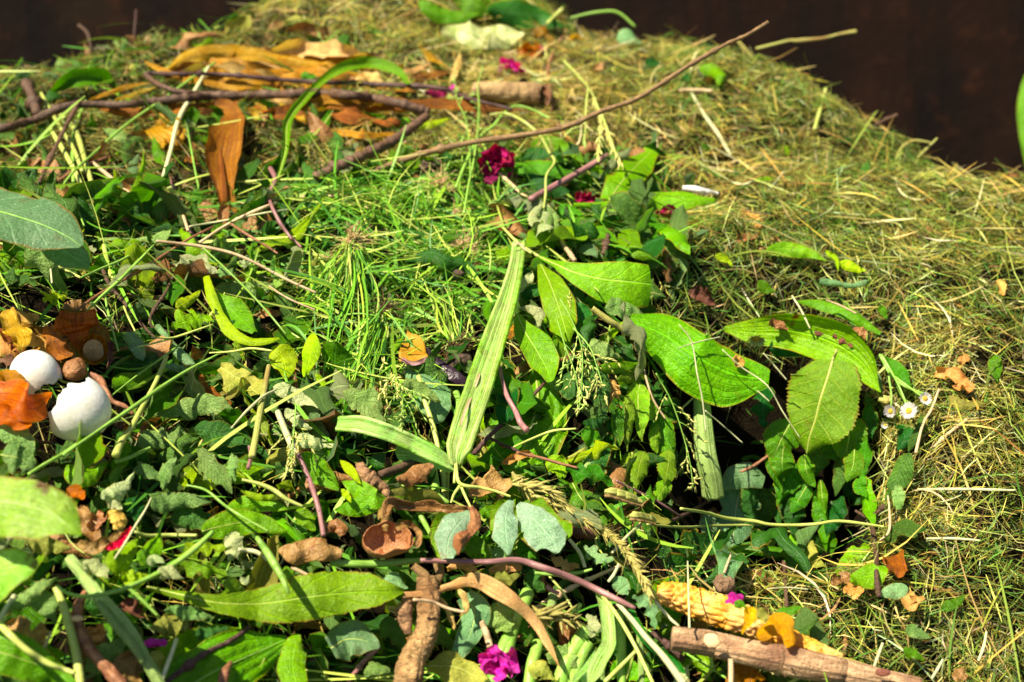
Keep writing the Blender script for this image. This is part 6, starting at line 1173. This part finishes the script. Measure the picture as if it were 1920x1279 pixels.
# grass like blades at the bottom right
for p, h_, m_, lab, li in [([(1450, 770), (1475, 880), (1490, 1000), (1490, 1080), (1440, 1170), (1380, 1300)], 44, 'strap', 'striped yellow green blade curving down to the bottom edge', .055), ([(1600, 870), (1660, 980), (1740, 1080), (1830, 1160), (1920, 1230)], 30, 'hostadark', 'dark green blade behind the pale straw stalk', .045),
    ([(1430, 1110), (1380, 1180), (1290, 1279)], 18, 'strap', 'short striped blade left of the curving one', .05), ([(-10, 40), (60, 110), (110, 180)], 30, 'lime', 'bright green blade tip left of the gnarled root end', .05), ([(0, 200), (30, 240), (55, 280)], 22, 'lime', 'yellow green pointed tip under the blade tip', .05), ([(300, 0), (420, 10), (540, 60), (640, 100)], 44, 'strap', 'green blade underside meeting the strap leaves at their base', .045)]:
    lf('striped_leaf', 'long leaf', 'H', p, h_, 'lance' if m_ == 'lime' else 'strap', m_, lab, l=li, A=.7, crk=.04, ns=40)
# more bottom leaves
for tl, p, h_, pr, m_, lab, li, AA in [
    ('H', [(1000, 290), (1100, 300), (1200, 360), (1280, 430)], 48, 'ovate', 'mid', 'green leaf rim behind the pale blue green leaf', .06, -.9),
    ('H', [(780, 350), (850, 310), (930, 260)], 44, 'ovate', 'fresh', 'green rolled leaf rim at the top of the glossy group', .065, -1.0),
    ('H', [(690, 500), (760, 540), (830, 590)], 66, 'ovate', 'mid', 'dark glossy leaf below the rough brown peel strip', .05, -.4),
    ('H', [(1000, 490), (1040, 540), (1090, 590)], 66, 'ovate', 'mid', 'shiny green leaf beneath the right hand glossy leaf', .05, -.4),
    ('H', [(860, 520), (900, 560), (960, 600)], 62, 'ovate', 'blue', 'dim glossy leaf under the middle glossy leaf', .045, -.4),
    ('H', [(0, 160), (90, 200), (200, 260), (350, 250)], 64, 'lance', 'hosta', 'long pale green leaf left of the long arched peel', .045, -.4),
    ('H', [(-40, 320), (60, 310), (180, 290), (330, 280)], 56, 'lance', 'hosta', 'green leaf beneath the long pale green one', .04, -.4),
    ('H', [(1250, 80), (1330, 110), (1430, 120), (1530, 185)], 74, 'lobed', 'mid', 'crinkly dark green leaf left of the upper seed pod', .05, -.5),
    ('H', [(1290, 170), (1340, 260), (1420, 330), (1480, 400)], 84, 'lobed', 'mid', 'frilly green leaf below the crinkly dark one', .04, -.5),
    ('H', [(1450, 330), (1530, 340), (1620, 400)], 66, 'lobed', 'mid', 'curly green leaf behind the lower seed pod', .035, -.5),
    ('H', [(1160, 20), (1210, 80), (1230, 150)], 66, 'ovate', 'lanceleaf', 'pale lower end of the ribbed leaf above the wheat ear', .04, -.4),
    ('H', [(1690, -10), (1660, 80), (1640, 190)], 64, 'ovate', 'serrleaf', 'pale hanging leaf above the thin purple stem', .045, -.6),
    ('H', [(1830, -20), (1820, 80), (1800, 190)], 64, 'ovate', 'serrleaf', 'second pale hanging leaf left of the dark hollow', .045, -.6),
    ('H', [(1830, 150), (1790, 210), (1750, 275)], 50, 'ovate', 'serrleaf', 'lowest pale hanging leaf above the seed pod stem', .04, -.6),
    ('H', [(1350, 520), (1400, 560), (1460, 590), (1525, 600)], 52, 'lobed', 'blue', 'flat grey blue leaf piece left of the wheat ear', .045, -.3),
    ('H', [(1620, 800), (1680, 830), (1730, 880), (1750, 990)], 50, 'lobed', 'blue', 'pale blue leaf scrap between the stalk and the corn cob', .045, -.4),
    ('H', [(1510, 740), (1560, 740), (1600, 800)], 50, 'ovate', 'blue', 'small bluish leaf above the end of the purple stem', .04, -.4),
    ('H', [(1790, 840), (1850, 880), (1920, 900)], 62, 'ovate', 'mid', 'green leaf in shade left of the corn cob', .03, -.4),
    ('H', [(680, 800), (740, 880), (730, 980), (690, 1060), (620, 1165)], 92, [.6, 1, .85, .6, .3], 'blue', 'upright grey green leaf right of the thick knobbly root', .04, -.4),
    ('H', [(870, 830), (890, 900), (920, 960), (950, 1000)], 92, 'ovate', 'grey', 'grey green leaf beneath the tan husk strip', .035, -.4),
    ('H', [(850, 690), (920, 700), (1000, 680)], 44, 'ovate', 'olive', 'olive wilted leaf above the tan husk strip', .04, -.7),
    ('H', [(1020, 690), (1080, 720), (1140, 780)], 62, 'ovate', 'greydark', 'dull leaf under the green purple stem', .035, -.6),
    ('H', [(960, 940), (1040, 1000), (1080, 1090)], 66, 'lobed', 'mid', 'crumpled green leaf in the gap right of the grey leaf', .03, -.6),
    ('H', [(1160, 1150), (1240, 1130), (1330, 1200)], 66, 'ovate', 'grey', 'shrivelled grey leaf at the bottom right of the rose', .035, -.6),
    ('H', [(1060, 1250), (1120, 1210), (1200, 1270)], 50, 'ovate', 'olive', 'wilted olive leaf at the bottom edge right of the rose', .04, -.6),
    ('H', [(500, 1190), (600, 1190), (710, 1230), (830, 1290)], 92, 'ovate', 'olive', 'yellow green crinkled leaf left of the magenta rose', .045, -.4),
    ('H', [(1500, 1230), (1600, 1210), (1720, 1279)], 66, 'ovate', 'hosta', 'bright green leaf at the bottom edge below the thin yellow stem', .03, -.4),
    ('H', [(-60, 1090), (30, 1040), (130, 1050), (210, 1090)], 115, [.6, 1, .8, .1], 'blue', 'grey green veined leaf left of the thick knobbly root', .05, -.3),
    ('H', [(220, 940), (300, 1000), (330, 1100)], 76, 'ovate', 'greydark', 'dim grey leaf behind the thick knobbly root', .03, -.4),
    ('H', [(230, 720), (300, 720), (370, 760)], 50, 'ovate', 'blue', 'small blue grey leaf at the top left of the root', .045, -.5),
    ('H', [(130, 1250), (200, 1200), (270, 1230)], 50, 'ovate', 'grey', 'pale wilted leaf at the foot of the knobbly root', .04, -.7),
    ('G', [(1130, 440), (1230, 410), (1340, 390), (1470, 400), (1610, 440)], 84, 'ovate', 'hosta', 'broad pale green leaf with lengthwise veins left of the pink stem', .045, -.3),
    ('G', [(1250, 340), (1370, 290), (1490, 290), (1620, 320)], 56, 'ovate', 'hosta', 'green leaf behind the broad pale green leaf', .04, -.5),
    ('G', [(1640, 330), (1700, 360), (1760, 440)], 52, 'ovate', 'hosta', 'shiny curled green leaf beside the end of the pink stem', .04, -.8),
    ('G', [(1660, 0), (1740, 70), (1830, 150), (1890, 200)], 76, 'lance', 'fresh', 'smooth bright green leaf right of the pink stem', .04, -.5),
    ('G', [(1340, 210), (1420, 240), (1500, 250), (1560, 200)], 28, 'lance', 'lime', 'curled lime leaf edge under the hairy stem', .05, -.9),
    ('G', [(600, 560), (660, 600), (720, 540), (770, 480)], 70, 'ovate', 'lime', 'bright lime leaf just right of the red skin scrap', .055, -.5),
    ('G', [(760, 600), (830, 570), (870, 510), (890, 440)], 60, 'ovate', 'fresh', 'upright pointed lime leaf with a straight edge', .06, -.4),
    ('G', [(680, 680), (740, 700), (860, 690)], 50, 'ovate', 'lime', 'bright leaf lying below the upright pointed one', .05, -.5),
    ('G', [(1000, 590), (1080, 540), (1160, 520), (1262, 535)], 62, 'lobed', 'lime', 'upper bright green puckered leaf crossed by the arched stem', .05, -.4),
    ('G', [(1000, 610), (1080, 640), (1180, 650), (1268, 690)], 72, 'lobed', 'fresh', 'lower bright green puckered leaf crossed by the arched stem', .052, -.4),
    ('G', [(1260, 460), (1310, 520), (1280, 620)], 62, 'ovate', 'pale', 'pale wilted leaf right of the bright puckered leaves', .045, -.7),
    ('G', [(140, 520), (220, 500), (300, 510), (400, 530)], 62, 'ovate', 'olive', 'crinkled olive leaf right of the blurred leaf gap', .045, -.6),
    ('G', [(460, 640), (520, 630), (600, 700)], 56, 'ovate', 'pale', 'pale crinkled leaf on the thick ridged stalk', .06, -.6),
    ('G', [(560, 250), (640, 220), (700, 170), (750, 100)], 52, 'ovate', 'pale', 'pale rolled serrated leaf rising above the dry brown leaves', .055, -1.0),
    ('G', [(600, 260), (650, 290), (680, 320)], 42, 'ovate', 'pale', 'pale leaf curl at the base of the rolled serrated leaf', .05, -.9),
    ('G', [(740, 90), (820, 100), (900, 160)], 52, 'ovate', 'grey', 'grey green serrated leaf right of the rolled one', .045, -.7),
    ('G', [(980, 30), (930, 90), (910, 210)], 52, 'ovate', 'grey', 'folded grey green leaf hanging between two others', .05, -.9),
    ('G', [(1100, -20), (1170, 60), (1240, 140), (1295, 230)], 72, 'ovate', 'grey', 'large folded grey green leaf above the branching stem', .05, -.8),
    ('G', [(1290, 0), (1300, 80), (1310, 170)], 42, 'ovate', 'grey', 'narrow rolled grey leaf beside the large folded one', .058, -1.3),
    ('G', [(840, 300), (930, 280), (1060, 260), (1180, 280)], 62, 'ovate', 'grey', 'grey green leaf with a bright tip above the yellow stem', .045, -.6),
    ('G', [(960, 380), (1040, 350), (1130, 380), (1210, 400)], 80, 'ovate', 'greydark', 'dark grey green leaf lying under the bright tipped one', .035, -.4),
    ('G', [(700, 260), (760, 320), (780, 390)], 70, 'ovate', 'dark', 'dark leaf behind the dry brown leaf clump', .025, -.5),
    ('G', [(370, 70), (430, 130), (520, 110), (600, 60)], 68, 'ovate', 'fresh', 'serrated green leaf above the small orange skin piece', .045, -.5),
    ('G', [(430, 10), (500, 30), (560, 0)], 44, 'ovate', 'grey', 'grey folded leaf over the serrated green one', .05, -.7),
    ('G', [(0, 10), (80, 20), (150, 60), (120, 120)], 84, 'ovate', 'grey', 'scalloped grey green leaf above the blurred spotted leaf', .045, -.5),
    ('G', [(40, 900), (120, 830), (200, 760), (330, 680)], 56, 'lance', 'grey', 'long pale wilted leaf under the blurred leaves', .05, -1.0),
    ('G', [(180, 760), (250, 840), (310, 960)], 70, 'ovate', 'grey', 'serrated grey leaf left of the yellow green stalk', .045, -.6),
    ('G', [(820, 620), (870, 590), (915, 620)], 36, 'ovate', 'pale', 'small pale leaf curl above the arched stem', .07, -1.0),
    ('G', [(890, 700), (950, 660), (1030, 700)], 46, 'ovate', 'pale', 'small pale shrivelled leaf on the arched stem', .08, -.9),
    ('G', [(1340, 690), (1370, 720), (1390, 680)], 22, 'lance', 'pale', 'tiny pale leaf above the long broad leaf', .06, -.7),
    ('G', [(1580, 640), (1620, 680), (1650, 700)], 38, 'ovate', 'fresh', 'small green leaf under the slug shaped peel', .06, -.6),
    ('G', [(910, 880), (1000, 880), (1090, 900), (1200, 920)], 46, 'lance', 'grey', 'grey leaf strip below the long broad leaf', .05, -.8),
    ('G', [(870, 1000), (930, 960), (1010, 970), (1030, 1000)], 76, 'ovate', 'olive', 'crumpled olive leaf above the magenta petal glimpse', .045, -.6),
    ('G', [(1080, 1010), (1170, 1010), (1290, 960)], 52, 'ovate', 'greydark', 'dim curled leaf above the dark purple twig', .045, -.7),
    ('G', [(480, 1220), (560, 1160), (640, 1090), (715, 1060)], 78, 'ovate', 'grey', 'pale grey green leaf between twisted root and ridged stalk', .035, -.4),
    ('G', [(150, 1060), (240, 1110), (380, 1130)], 56, 'ovate', 'fresh', 'bright green leaf patch behind the curved red tipped stalk', .03, -.4),
    ('G', [(860, 1100), (880, 1170), (890, 1240)], 40, 'ovate', 'olive', 'upright olive leaf right of the ridged stalk', .045, -.7)]:
    lf('wilted_leaf' if m_ in ('grey', 'greydark', 'pale', 'olive') else 'green_leaf', 'leaf', tl, p, h_, pr, m_, lab, l=li, A=AA, crk=.26 if m_ in ('grey', 'greydark', 'pale', 'olive') else .06, wav=.18, roll=(-.25, .3),
       ser=.14 if (pr == 'lobed' or m_ in ('serrleaf', 'grey', 'pale')) else 0, teeth=11, rib='stemyellow' if h_ > 80 else None)
for p, h_, pr, lab in [([(720, 325), (650, 400), (600, 480), (592, 590)], 92, [.25, .9, 1, .35], 'glossy pale blue leaf under the rough brown peel strip'),
    ([(950, 262), (918, 340), (915, 430), (930, 570)], 76, [.2, .85, 1, .1], 'middle glossy pale leaf with folded green edges'), ([(985, 285), (1050, 350), (1120, 420), (1180, 490), (1205, 560)], 112, [.15, .8, 1, .9, .1], 'right hand glossy pale leaf with rolled green rim')]:
    o = lf('glossy_leaf', 'leaf', 'H', p, h_, pr, 'glossyblue', lab, l=.076, A=-.25, crk=.05, wav=.12, fold=-.1)
    lf('green_rim', None, 'H', p, h_ * 1.28, pr, 'fresh', None, l=.066, A=.35, crk=.07, wav=.3, parent=o)
# ================================================================ flowers, pods and seed heads
flower('rose', 'rose', 'H', (870, 1170), 112, 'magenta', 'crumpled magenta rose head at the bottom centre', 8, .06, 3)
flower('flower', 'flower', 'B', (935, 400), 84, 'magenta', 'bright magenta crumpled flower above the hollow stalk', 7, .04, 4, flat=.42)
flower('flower', 'flower', 'B', (860, 900), 100, 'crimson', 'dark crimson crumpled flower left of the green leaf cluster', 8, .05, 5, flat=.8)
flower('flower', 'flower', 'B', (1050, 290), 70, 'onion', 'blurred orange flower on the hay near the top', 7, .035, 6, flat=.6)
flower('flower', 'flower', 'B', (1365, 1110), 55, 'crimson', 'small dried crimson flower under the purple stem', 8, .045, 7, crk=.5)
flower('flower', 'flower', 'B', (1810, 1200), 62, 'crimson', 'dried dark crimson flower on the long level leaf', 9, .068, 8, crk=.5)
for tl, p, h_, m_, lab, li in [('B', [(1080, 265), (1120, 260), (1160, 275)], 22, 'magenta', 'small pink petal touching the orange flower', .045), ('B', [(465, 510), (520, 520), (590, 525)], 26, 'crimson', 'pinkish red petal between husk strips left of the stalk', .055), ('B', [(600, 495), (630, 485), (665, 495)], 16, 'magenta', 'small pink petal left of the hollow stalk', .055),
    ('B', [(790, 1010), (830, 1000), (880, 990)], 26, 'crimson', 'loose crimson petal below the dark crimson flower', .05), ('I', [(245, 850), (285, 815), (340, 800)], 42, 'magenta', 'single magenta petal behind the corn cob', .06), ('G', [(800, 1070), (850, 1060), (930, 1060)], 30, 'magenta', 'magenta petal glimpsed in the gap under the olive leaf', .04), ('A', [(165, 460), (180, 510), (195, 560)], 14, 'crimson', 'dull pink scrap on the far left side twig', .06),
    ('B', [(1270, 215), (1310, 200), (1350, 225)], 20, 'yellowhusk', 'small blurred yellow petal on the crest', .04)]:
    lf('petal', 'petal', tl, p, h_, 'rag', m_, lab, l=li, A=-.8, crk=.2, wav=.3)
daisy('F', (1262, 1042), 50, 'largest white daisy facing forward at the right of the hollow', .07, (-.5, .35), 1, stem=[(1262, 1042), (1230, 960), (1190, 870), (1110, 730)])
daisy('F', (1160, 1045), 42, 'half open white daisy left of the largest one', .065, (-.6, -.1), 2, open_=.75, stem=[(1160, 1045), (1165, 960), (1150, 850)])
daisy('F', (1352, 975), 42, 'white daisy facing sideways above the largest one', .065, (.3, .2), 3, open_=.7, stem=[(1352, 975), (1290, 930), (1180, 850)])
daisy('F', (1132, 1120), 28, 'small closed daisy below the other white daisies', .06, (-.4, -.2), 4, open_=.4)
daisy('F', (410, 640), 62, 'faded yellowish daisy head under the edge of the cupped leaf', .06, (0, -1.0), 5, petal='pale', open_=.7)
clump('daisy_bud', 'flower bud', 'F', (1130, 985), 34, 'podgreen', 'round green flower bud above the half open daisy', .05, 21)
def pod(tile, pts, h, label, l, mat='podgreen', seed=1):
    o = tb('seed_pod', 'seed pod', tile, pts, [h * .3, h * .9, h, h, h * .8, h * .25], mat, label, l=l, knob=.05, ridges=6, n=40, nseg=24)
    tb('pod_seam', None, tile, [(a, b + h * .75) for a, b in pts], h * .25, 'podbrown', None, l=l + .002, parent=o); return o
pod('H', [(1468, 215), (1520, 225), (1580, 245), (1640, 265), (1682, 275)], 33, 'upper yellow olive seed pod at the end of its thin stem', .088)
pod('H', [(1608, 352), (1650, 355), (1700, 366), (1755, 380)], 28, 'lower seed pod, browner, just below the upper one', .086)
o = tb('wheat_ear', 'grass ear', 'H', [(950, 168), (1060, 180), (1160, 215), (1270, 310), (1380, 385), (1470, 440), (1560, 520), (1640, 630), (1722, 780)], [4, 5, 6, 6, 6, 6, 6, 5, 4], 'earwheat', 'long dry wheat like ear sloping down right of the glossy leaves', l=.075, n=90)
P, tt, q = path('H', [(950, 168), (1060, 180), (1160, 215), (1270, 310), (1380, 385), (1470, 440), (1560, 520), (1640, 630), (1722, 780)], 90, .075); spikelets(o, P, 70, .0085, 'earwheat', 5, .26, 0, per=3); fawn = Acc(); rw = np.random.default_rng(3)
for i in range(120):
    j = rw.integers(5, 84); d = nrm(nrm(P[j + 3] - P[j]) + rw.normal(size=3) * .25); tubeat(P[j] + d * np.linspace(0, 1, 5)[:, None] * .018, np.linspace(.00022, .00008, 5), 4, acc=fawn)
fawn.build('awns', 'earwheat', o)
for i in range(1): pass
o = tb('wheat_ear', 'grass ear', 'H', [(955, 105), (1010, 170), (1060, 235)], [4, 6, 4], 'earwheat', 'small dry grass ear above the glossy middle leaf', l=.07, n=40); P, tt, q = path('H', [(955, 105), (1010, 170), (1060, 235)], 40, .07); spikelets(o, P, 20, .011, 'earwheat', 7, .4, 0, per=2)
o = tb('wheat_ear', 'grass ear', 'H', [(1140, 240), (1200, 310), (1240, 370)], [4, 6, 4], 'earwheat', 'second small dry ear under the long wheat like ear', l=.068, n=40); P, tt, q = path('H', [(1140, 240), (1200, 310), (1240, 370)], 40, .068); spikelets(o, P, 22, .010, 'earwheat', 8, .4, 0, per=2)
o = tb('wheat_ear', 'grass ear', 'H', [(1080, 900), (1180, 900), (1300, 930)], [4, 6, 4], 'earwheat', 'dry grass tuft on the pale tan twig end', l=.045, n=40); P, tt, q = path('H', [(1080, 900), (1180, 900), (1300, 930)], 40, .045); spikelets(o, P, 26, .012, 'earwheat', 9, .6, .2, per=2)
seedhead('oat_stalk', 'oat stalk', 'Z', [(1058, 115), (1090, 148), (1108, 172), (1120, 198), (1128, 225), (1124, 262), (1122, 292)], 2.6, 'stemyellow', 'spikelet', 'yellow drooping oat like seed head hanging over the long twig', l=.10, s0=.42, nsp=28, size=.0085, spread=.35, droop=.6, seed=4, per=2)
seedhead('oat_stalk', 'oat stalk', 'Z', [(1128, 215), (1138, 240), (1148, 270), (1164, 306)], 2.4, 'stemyellow', 'spikelet', 'right hand yellow spikelet branch of the drooping seed head', l=.10, s0=.2, nsp=20, size=.0085, spread=.3, droop=.6, seed=5, per=2)
seedhead('oat_stalk', 'oat stalk', 'Z', [(1103, 165), (1099, 200), (1098, 235), (1096, 265)], 2.2, 'stemyellow', 'spikegreen', 'thin green spikelet strand left of the drooping seed head', l=.10, s0=.5, nsp=8, size=.009, spread=.12, droop=.5, seed=6)
seedhead('grass_panicle', 'grass panicle', 'Z', [(870, 400), (878, 350), (890, 290), (898, 210), (896, 160), (905, 128)], 2.4, 'stemgreen', 'spikegreen', 'tall green grass panicle standing in front of the hollow stalk', l=.09, s0=.35, size=.005, seed=7, branches=14)
seedhead('grass_panicle', 'grass panicle', 'Z', [(882, 330), (880, 270), (872, 220), (858, 190), (852, 150)], 1.8, 'stemgreen', 'spikegreen', 'shorter panicle branch left of the tall one', l=.092, s0=.3, size=.005, seed=8, branches=9)
for i, (p, lab) in enumerate([([(1050, 560), (1072, 600), (1090, 650), (1092, 700), (1086, 765)], 'yellow green panicle hanging beside the veined leaf'), ([(1045, 600), (1060, 650), (1078, 700), (1088, 760)], 'second panicle hanging just left of the first'), ([(1075, 615), (1105, 650), (1120, 690), (1135, 740)], 'panicle spreading right below the oval hanging leaf'), ([(740, 700), (752, 730), (756, 770), (758, 790)], 'pale panicle lying on the crumpled grey leaf'), ([(555, 760), (550, 820), (545, 880)], 'fine green panicle beside the pale pink stem'), ([(880, 440), (905, 400), (940, 370), (960, 345)], 'green panicle in the grass below the crimson flower'), ([(1230, 700), (1262, 760), (1290, 850), (1300, 915)], 'feathery green panicle left of the thick pale stalk'), ([(835, 320), (845, 300), (852, 280)], 'small green sprig left of the tall panicle'), ([(700, 690), (725, 700), (745, 735)], 'green yellow sprig over the glossy dark leaf')]):
    seedhead('grass_panicle', 'grass panicle', 'Z', p, 1.6, 'stemgreen', 'spikegreen' if i % 2 else 'spikelet', lab, l=.066, s0=.2, size=.0045, seed=20 + i, branches=10)
# pale wilted clump
wc = lf('wilted_clump', 'wilted leaf', 'B', [(1135, 1140), (1120, 1200), (1130, 1290)], 80, [.3, .9, 1], 'pale', 'pale wilted leaf bunch hanging like a tassel in the leaf cluster', l=.075, A=-1.2, crk=.25, fold=.2)
for i, p in enumerate([[(1130, 1130), (1070, 1190), (1060, 1270)], [(1140, 1130), (1180, 1200), (1210, 1280)], [(1130, 1130), (1150, 1210), (1160, 1300)]]):
    lf('limp_leaflet', None, 'B', p, 42, 'ovate', 'grey' if i else 'pale', None, l=.08, A=-1.3, crk=.2, parent=wc)
# ================================================================ pulled up grass plants
tuft('E', (690, 130), [(300, 110), (100, 180), (60, 60), (250, 330), (-60, 160), (200, 20)], 85, 'pulled up grass clump with tan roots at upper right of the patch', 41, .034, rr0=60, spread=115)
tuft('E', (240, 480), [(20, 900), (60, 1000), (150, 1050), (-40, 800), (520, 560), (450, 700), (-60, 620)], 95, 'grass clump with brown roots in the middle of the patch', 43, .034, 'rootbrown', rr0=60, spread=115)
tuft('E', (60, 100), [(40, 600), (20, 800), (-160, 500), (220, -60), (300, 240), (140, 700), (-60, 500), (120, 420)], 75, 'grass clump with tan roots at the left of the patch', 45, .036, rr0=60, spread=115)
tuft('E', (650, 690), [(560, 330), (600, 420), (520, 260), (740, 380), (640, 300)], 22, 'few tall grass stems rising from the dark soil ball', 47, .04, 'rootbrown', rr0=60, spread=30)
tuft('E', (-60, 200), [(-300, 320), (-200, 500), (-350, 500), (-250, 700), (60, 600)], 60, 'loose grass bunch spreading left from the patch', 49, .026, rr0=20, wd=.0015)
tuft('B', (560, 1030), [(200, 1130), (60, 1220), (330, 1240), (100, 1050), (420, 1250), (260, 980)], 75, 'grass clump with matted roots under the soil clump', 51, .03, rr0=70)
tuft('B', (640, 1200), [(860, 1080), (940, 1160), (900, 1250), (800, 1040)], 60, 'small leafy grass clump left of the green leaf cluster', 53, .03, rr0=30, wd=.0022)

lf('green_leaf', 'leaf', 'C', [(1925, 400), (1912, 560), (1915, 740), (1930, 1000)], 42, 'ovate', 'fresh', 'bright green blurred leaf beyond the heap at the far right edge', t=[2.0, 1.98, 1.97, 1.96], A=.3)
# ================================================================ individual small leaves between the big ones
LM = [((140, 770), 'the white egg shells'), ((60, 430), 'the dull blurred leaf'), ((150, 960), 'the spotted blurred leaf'), ((430, 560), 'the lime folded leaf'), ((400, 780), 'the long wilted leaf'), ((220, 1170), 'the thick ridged stalk'),
      ((500, 1120), 'the long broad leaf'), ((800, 1180), 'the knobbly root'), ((730, 1010), 'the brown pouch peel'), ((900, 680), 'the upright strap leaf'), ((950, 980), 'the glossy blue green leaves'), ((930, 1240), 'the magenta rose'),
      ((1140, 990), 'the wheat like ear'), ((1040, 860), 'the ribbed leaf'), ((1190, 800), 'the drooping leaves'), ((1140, 340), 'the purple stem'), ((700, 560), 'the grass patch'), ((500, 1230), 'the glossy ribbed leaf'),
      ((1340, 960), 'the dark hollow'), ((1160, 520), 'the tongue shaped leaf'), ((150, 620), 'the onion skins'), ((440, 930), 'the branching green stem'), ((420, 400), 'the hanging husk leaf'), ((1170, 1150), 'the purple stem end'), ((620, 900), 'the pale pink stem')]
PM = {k: mesh_of('small_leaf', G.reshape(-1, 3) - [.5, 0, 0], np.array([[i * 9 + j, i * 9 + j + 1, (i + 1) * 9 + j + 1, (i + 1) * 9 + j] for i in range(21) for j in range(8)]), np.stack(np.broadcast_arrays(np.linspace(0, 1, 22)[:, None], np.linspace(0, 1, 9)[None]), -1).reshape(-1, 2)) for k, G in PROTO.items()}
import itertools
MM = {}
def pmesh(k, mat):
    if (k, mat) not in MM: m = PM[k].copy(); m.materials.append(MATS[mat]); MM[(k, mat)] = m
    return MM[(k, mat)]
from mathutils import Matrix
heroP = np.concatenate([h[::3] if len(h) > 6 else h for h in HERO]); rl = np.random.default_rng(8)
P, r, px, py = sample(9000); NM = {'grey': ('grey green', 'wilted_leaf'), 'greydark': ('dull dark green', 'wilted_leaf'), 'mid': ('green', 'green_leaf'), 'dark': ('dark green', 'green_leaf'), 'fresh': ('bright green', 'green_leaf'), 'pale': ('pale', 'wilted_leaf'), 'olive': ('olive', 'wilted_leaf'), 'brown': ('brown', 'dead_leaf'), 'lime': ('lime green', 'green_leaf')}
SH = {0: 'oval', 1: 'narrow', 2: 'pointed', 3: 'lobed', 4: 'slender'}
cnt = {}; placed = []; 
for i in range(len(P)):
    if len(placed) * 1 >= 290: break
    if r[i] not in (2, 4) or not (0 < px[i] < 1920 and 0 < py[i] < 1279): continue
    if r[i] == 4 or (px[i] < 230 and 540 < py[i] < 850): continue
    d = np.hypot(heroP[:, 0] - px[i], heroP[:, 1] - py[i]).min()
    if d < 13 or (placed and np.hypot(*(np.array(placed) - [px[i], py[i]]).T)  .min() < 19): continue
    placed.append((px[i], py[i]))
    mt = rl.choice(list(NM), p=[.17, .07, .17, .05, .19, .12, .06, .05, .12]); k = int(rl.integers(26)); sc = rl.uniform(.032, .074)
    N = nrm(HN(P[i:i + 1, 0], P[i:i + 1, 1])[0] * .5 + nrm(CAM - P[i]) * .5); d2, s2, n2 = place(PROTO[k], P[i], N, rl.random() * 6.28, sc, .45, rl)
    j = int(np.argmin([np.hypot(px[i] - a[0][0], py[i] - a[0][1]) for a in LM])); dx, dy = px[i] - LM[j][0][0], py[i] - LM[j][0][1]
    rel = ('right of' if dx > 0 else 'left of') if abs(dx) > abs(dy) else ('below' if dy > 0 else 'above'); far = 'just' if math.hypot(dx, dy) < 70 else ('close' if math.hypot(dx, dy) < 120 else 'well')
    lab = f"{'small' if sc < .045 else ('medium' if sc < .06 else 'larger')} {SH[k % 5]} {NM[mt][0]} leaf lying {far} {rel} {LM[j][1]}"
    if lab in cnt: placed.pop(); continue
    o = bpy.data.objects.new(NM[mt][1], pmesh(k, mt)); C.objects.link(o)
    d2 = nrm(d2 - N * 0); n2 = nrm(np.cross(d2, s2)); s2 = np.cross(n2, d2); loc = P[i] + N * rl.uniform(.010, .026)
    o.matrix_world = Matrix([[d2[a] * sc, s2[a] * sc, n2[a] * sc, loc[a]] for a in range(3)] + [[0, 0, 0, 1]])
    cnt.setdefault(lab, []).append(o); o['label'] = lab; o['category'] = 'leaf'; o['group'] = 'small loose leaves on the heap'
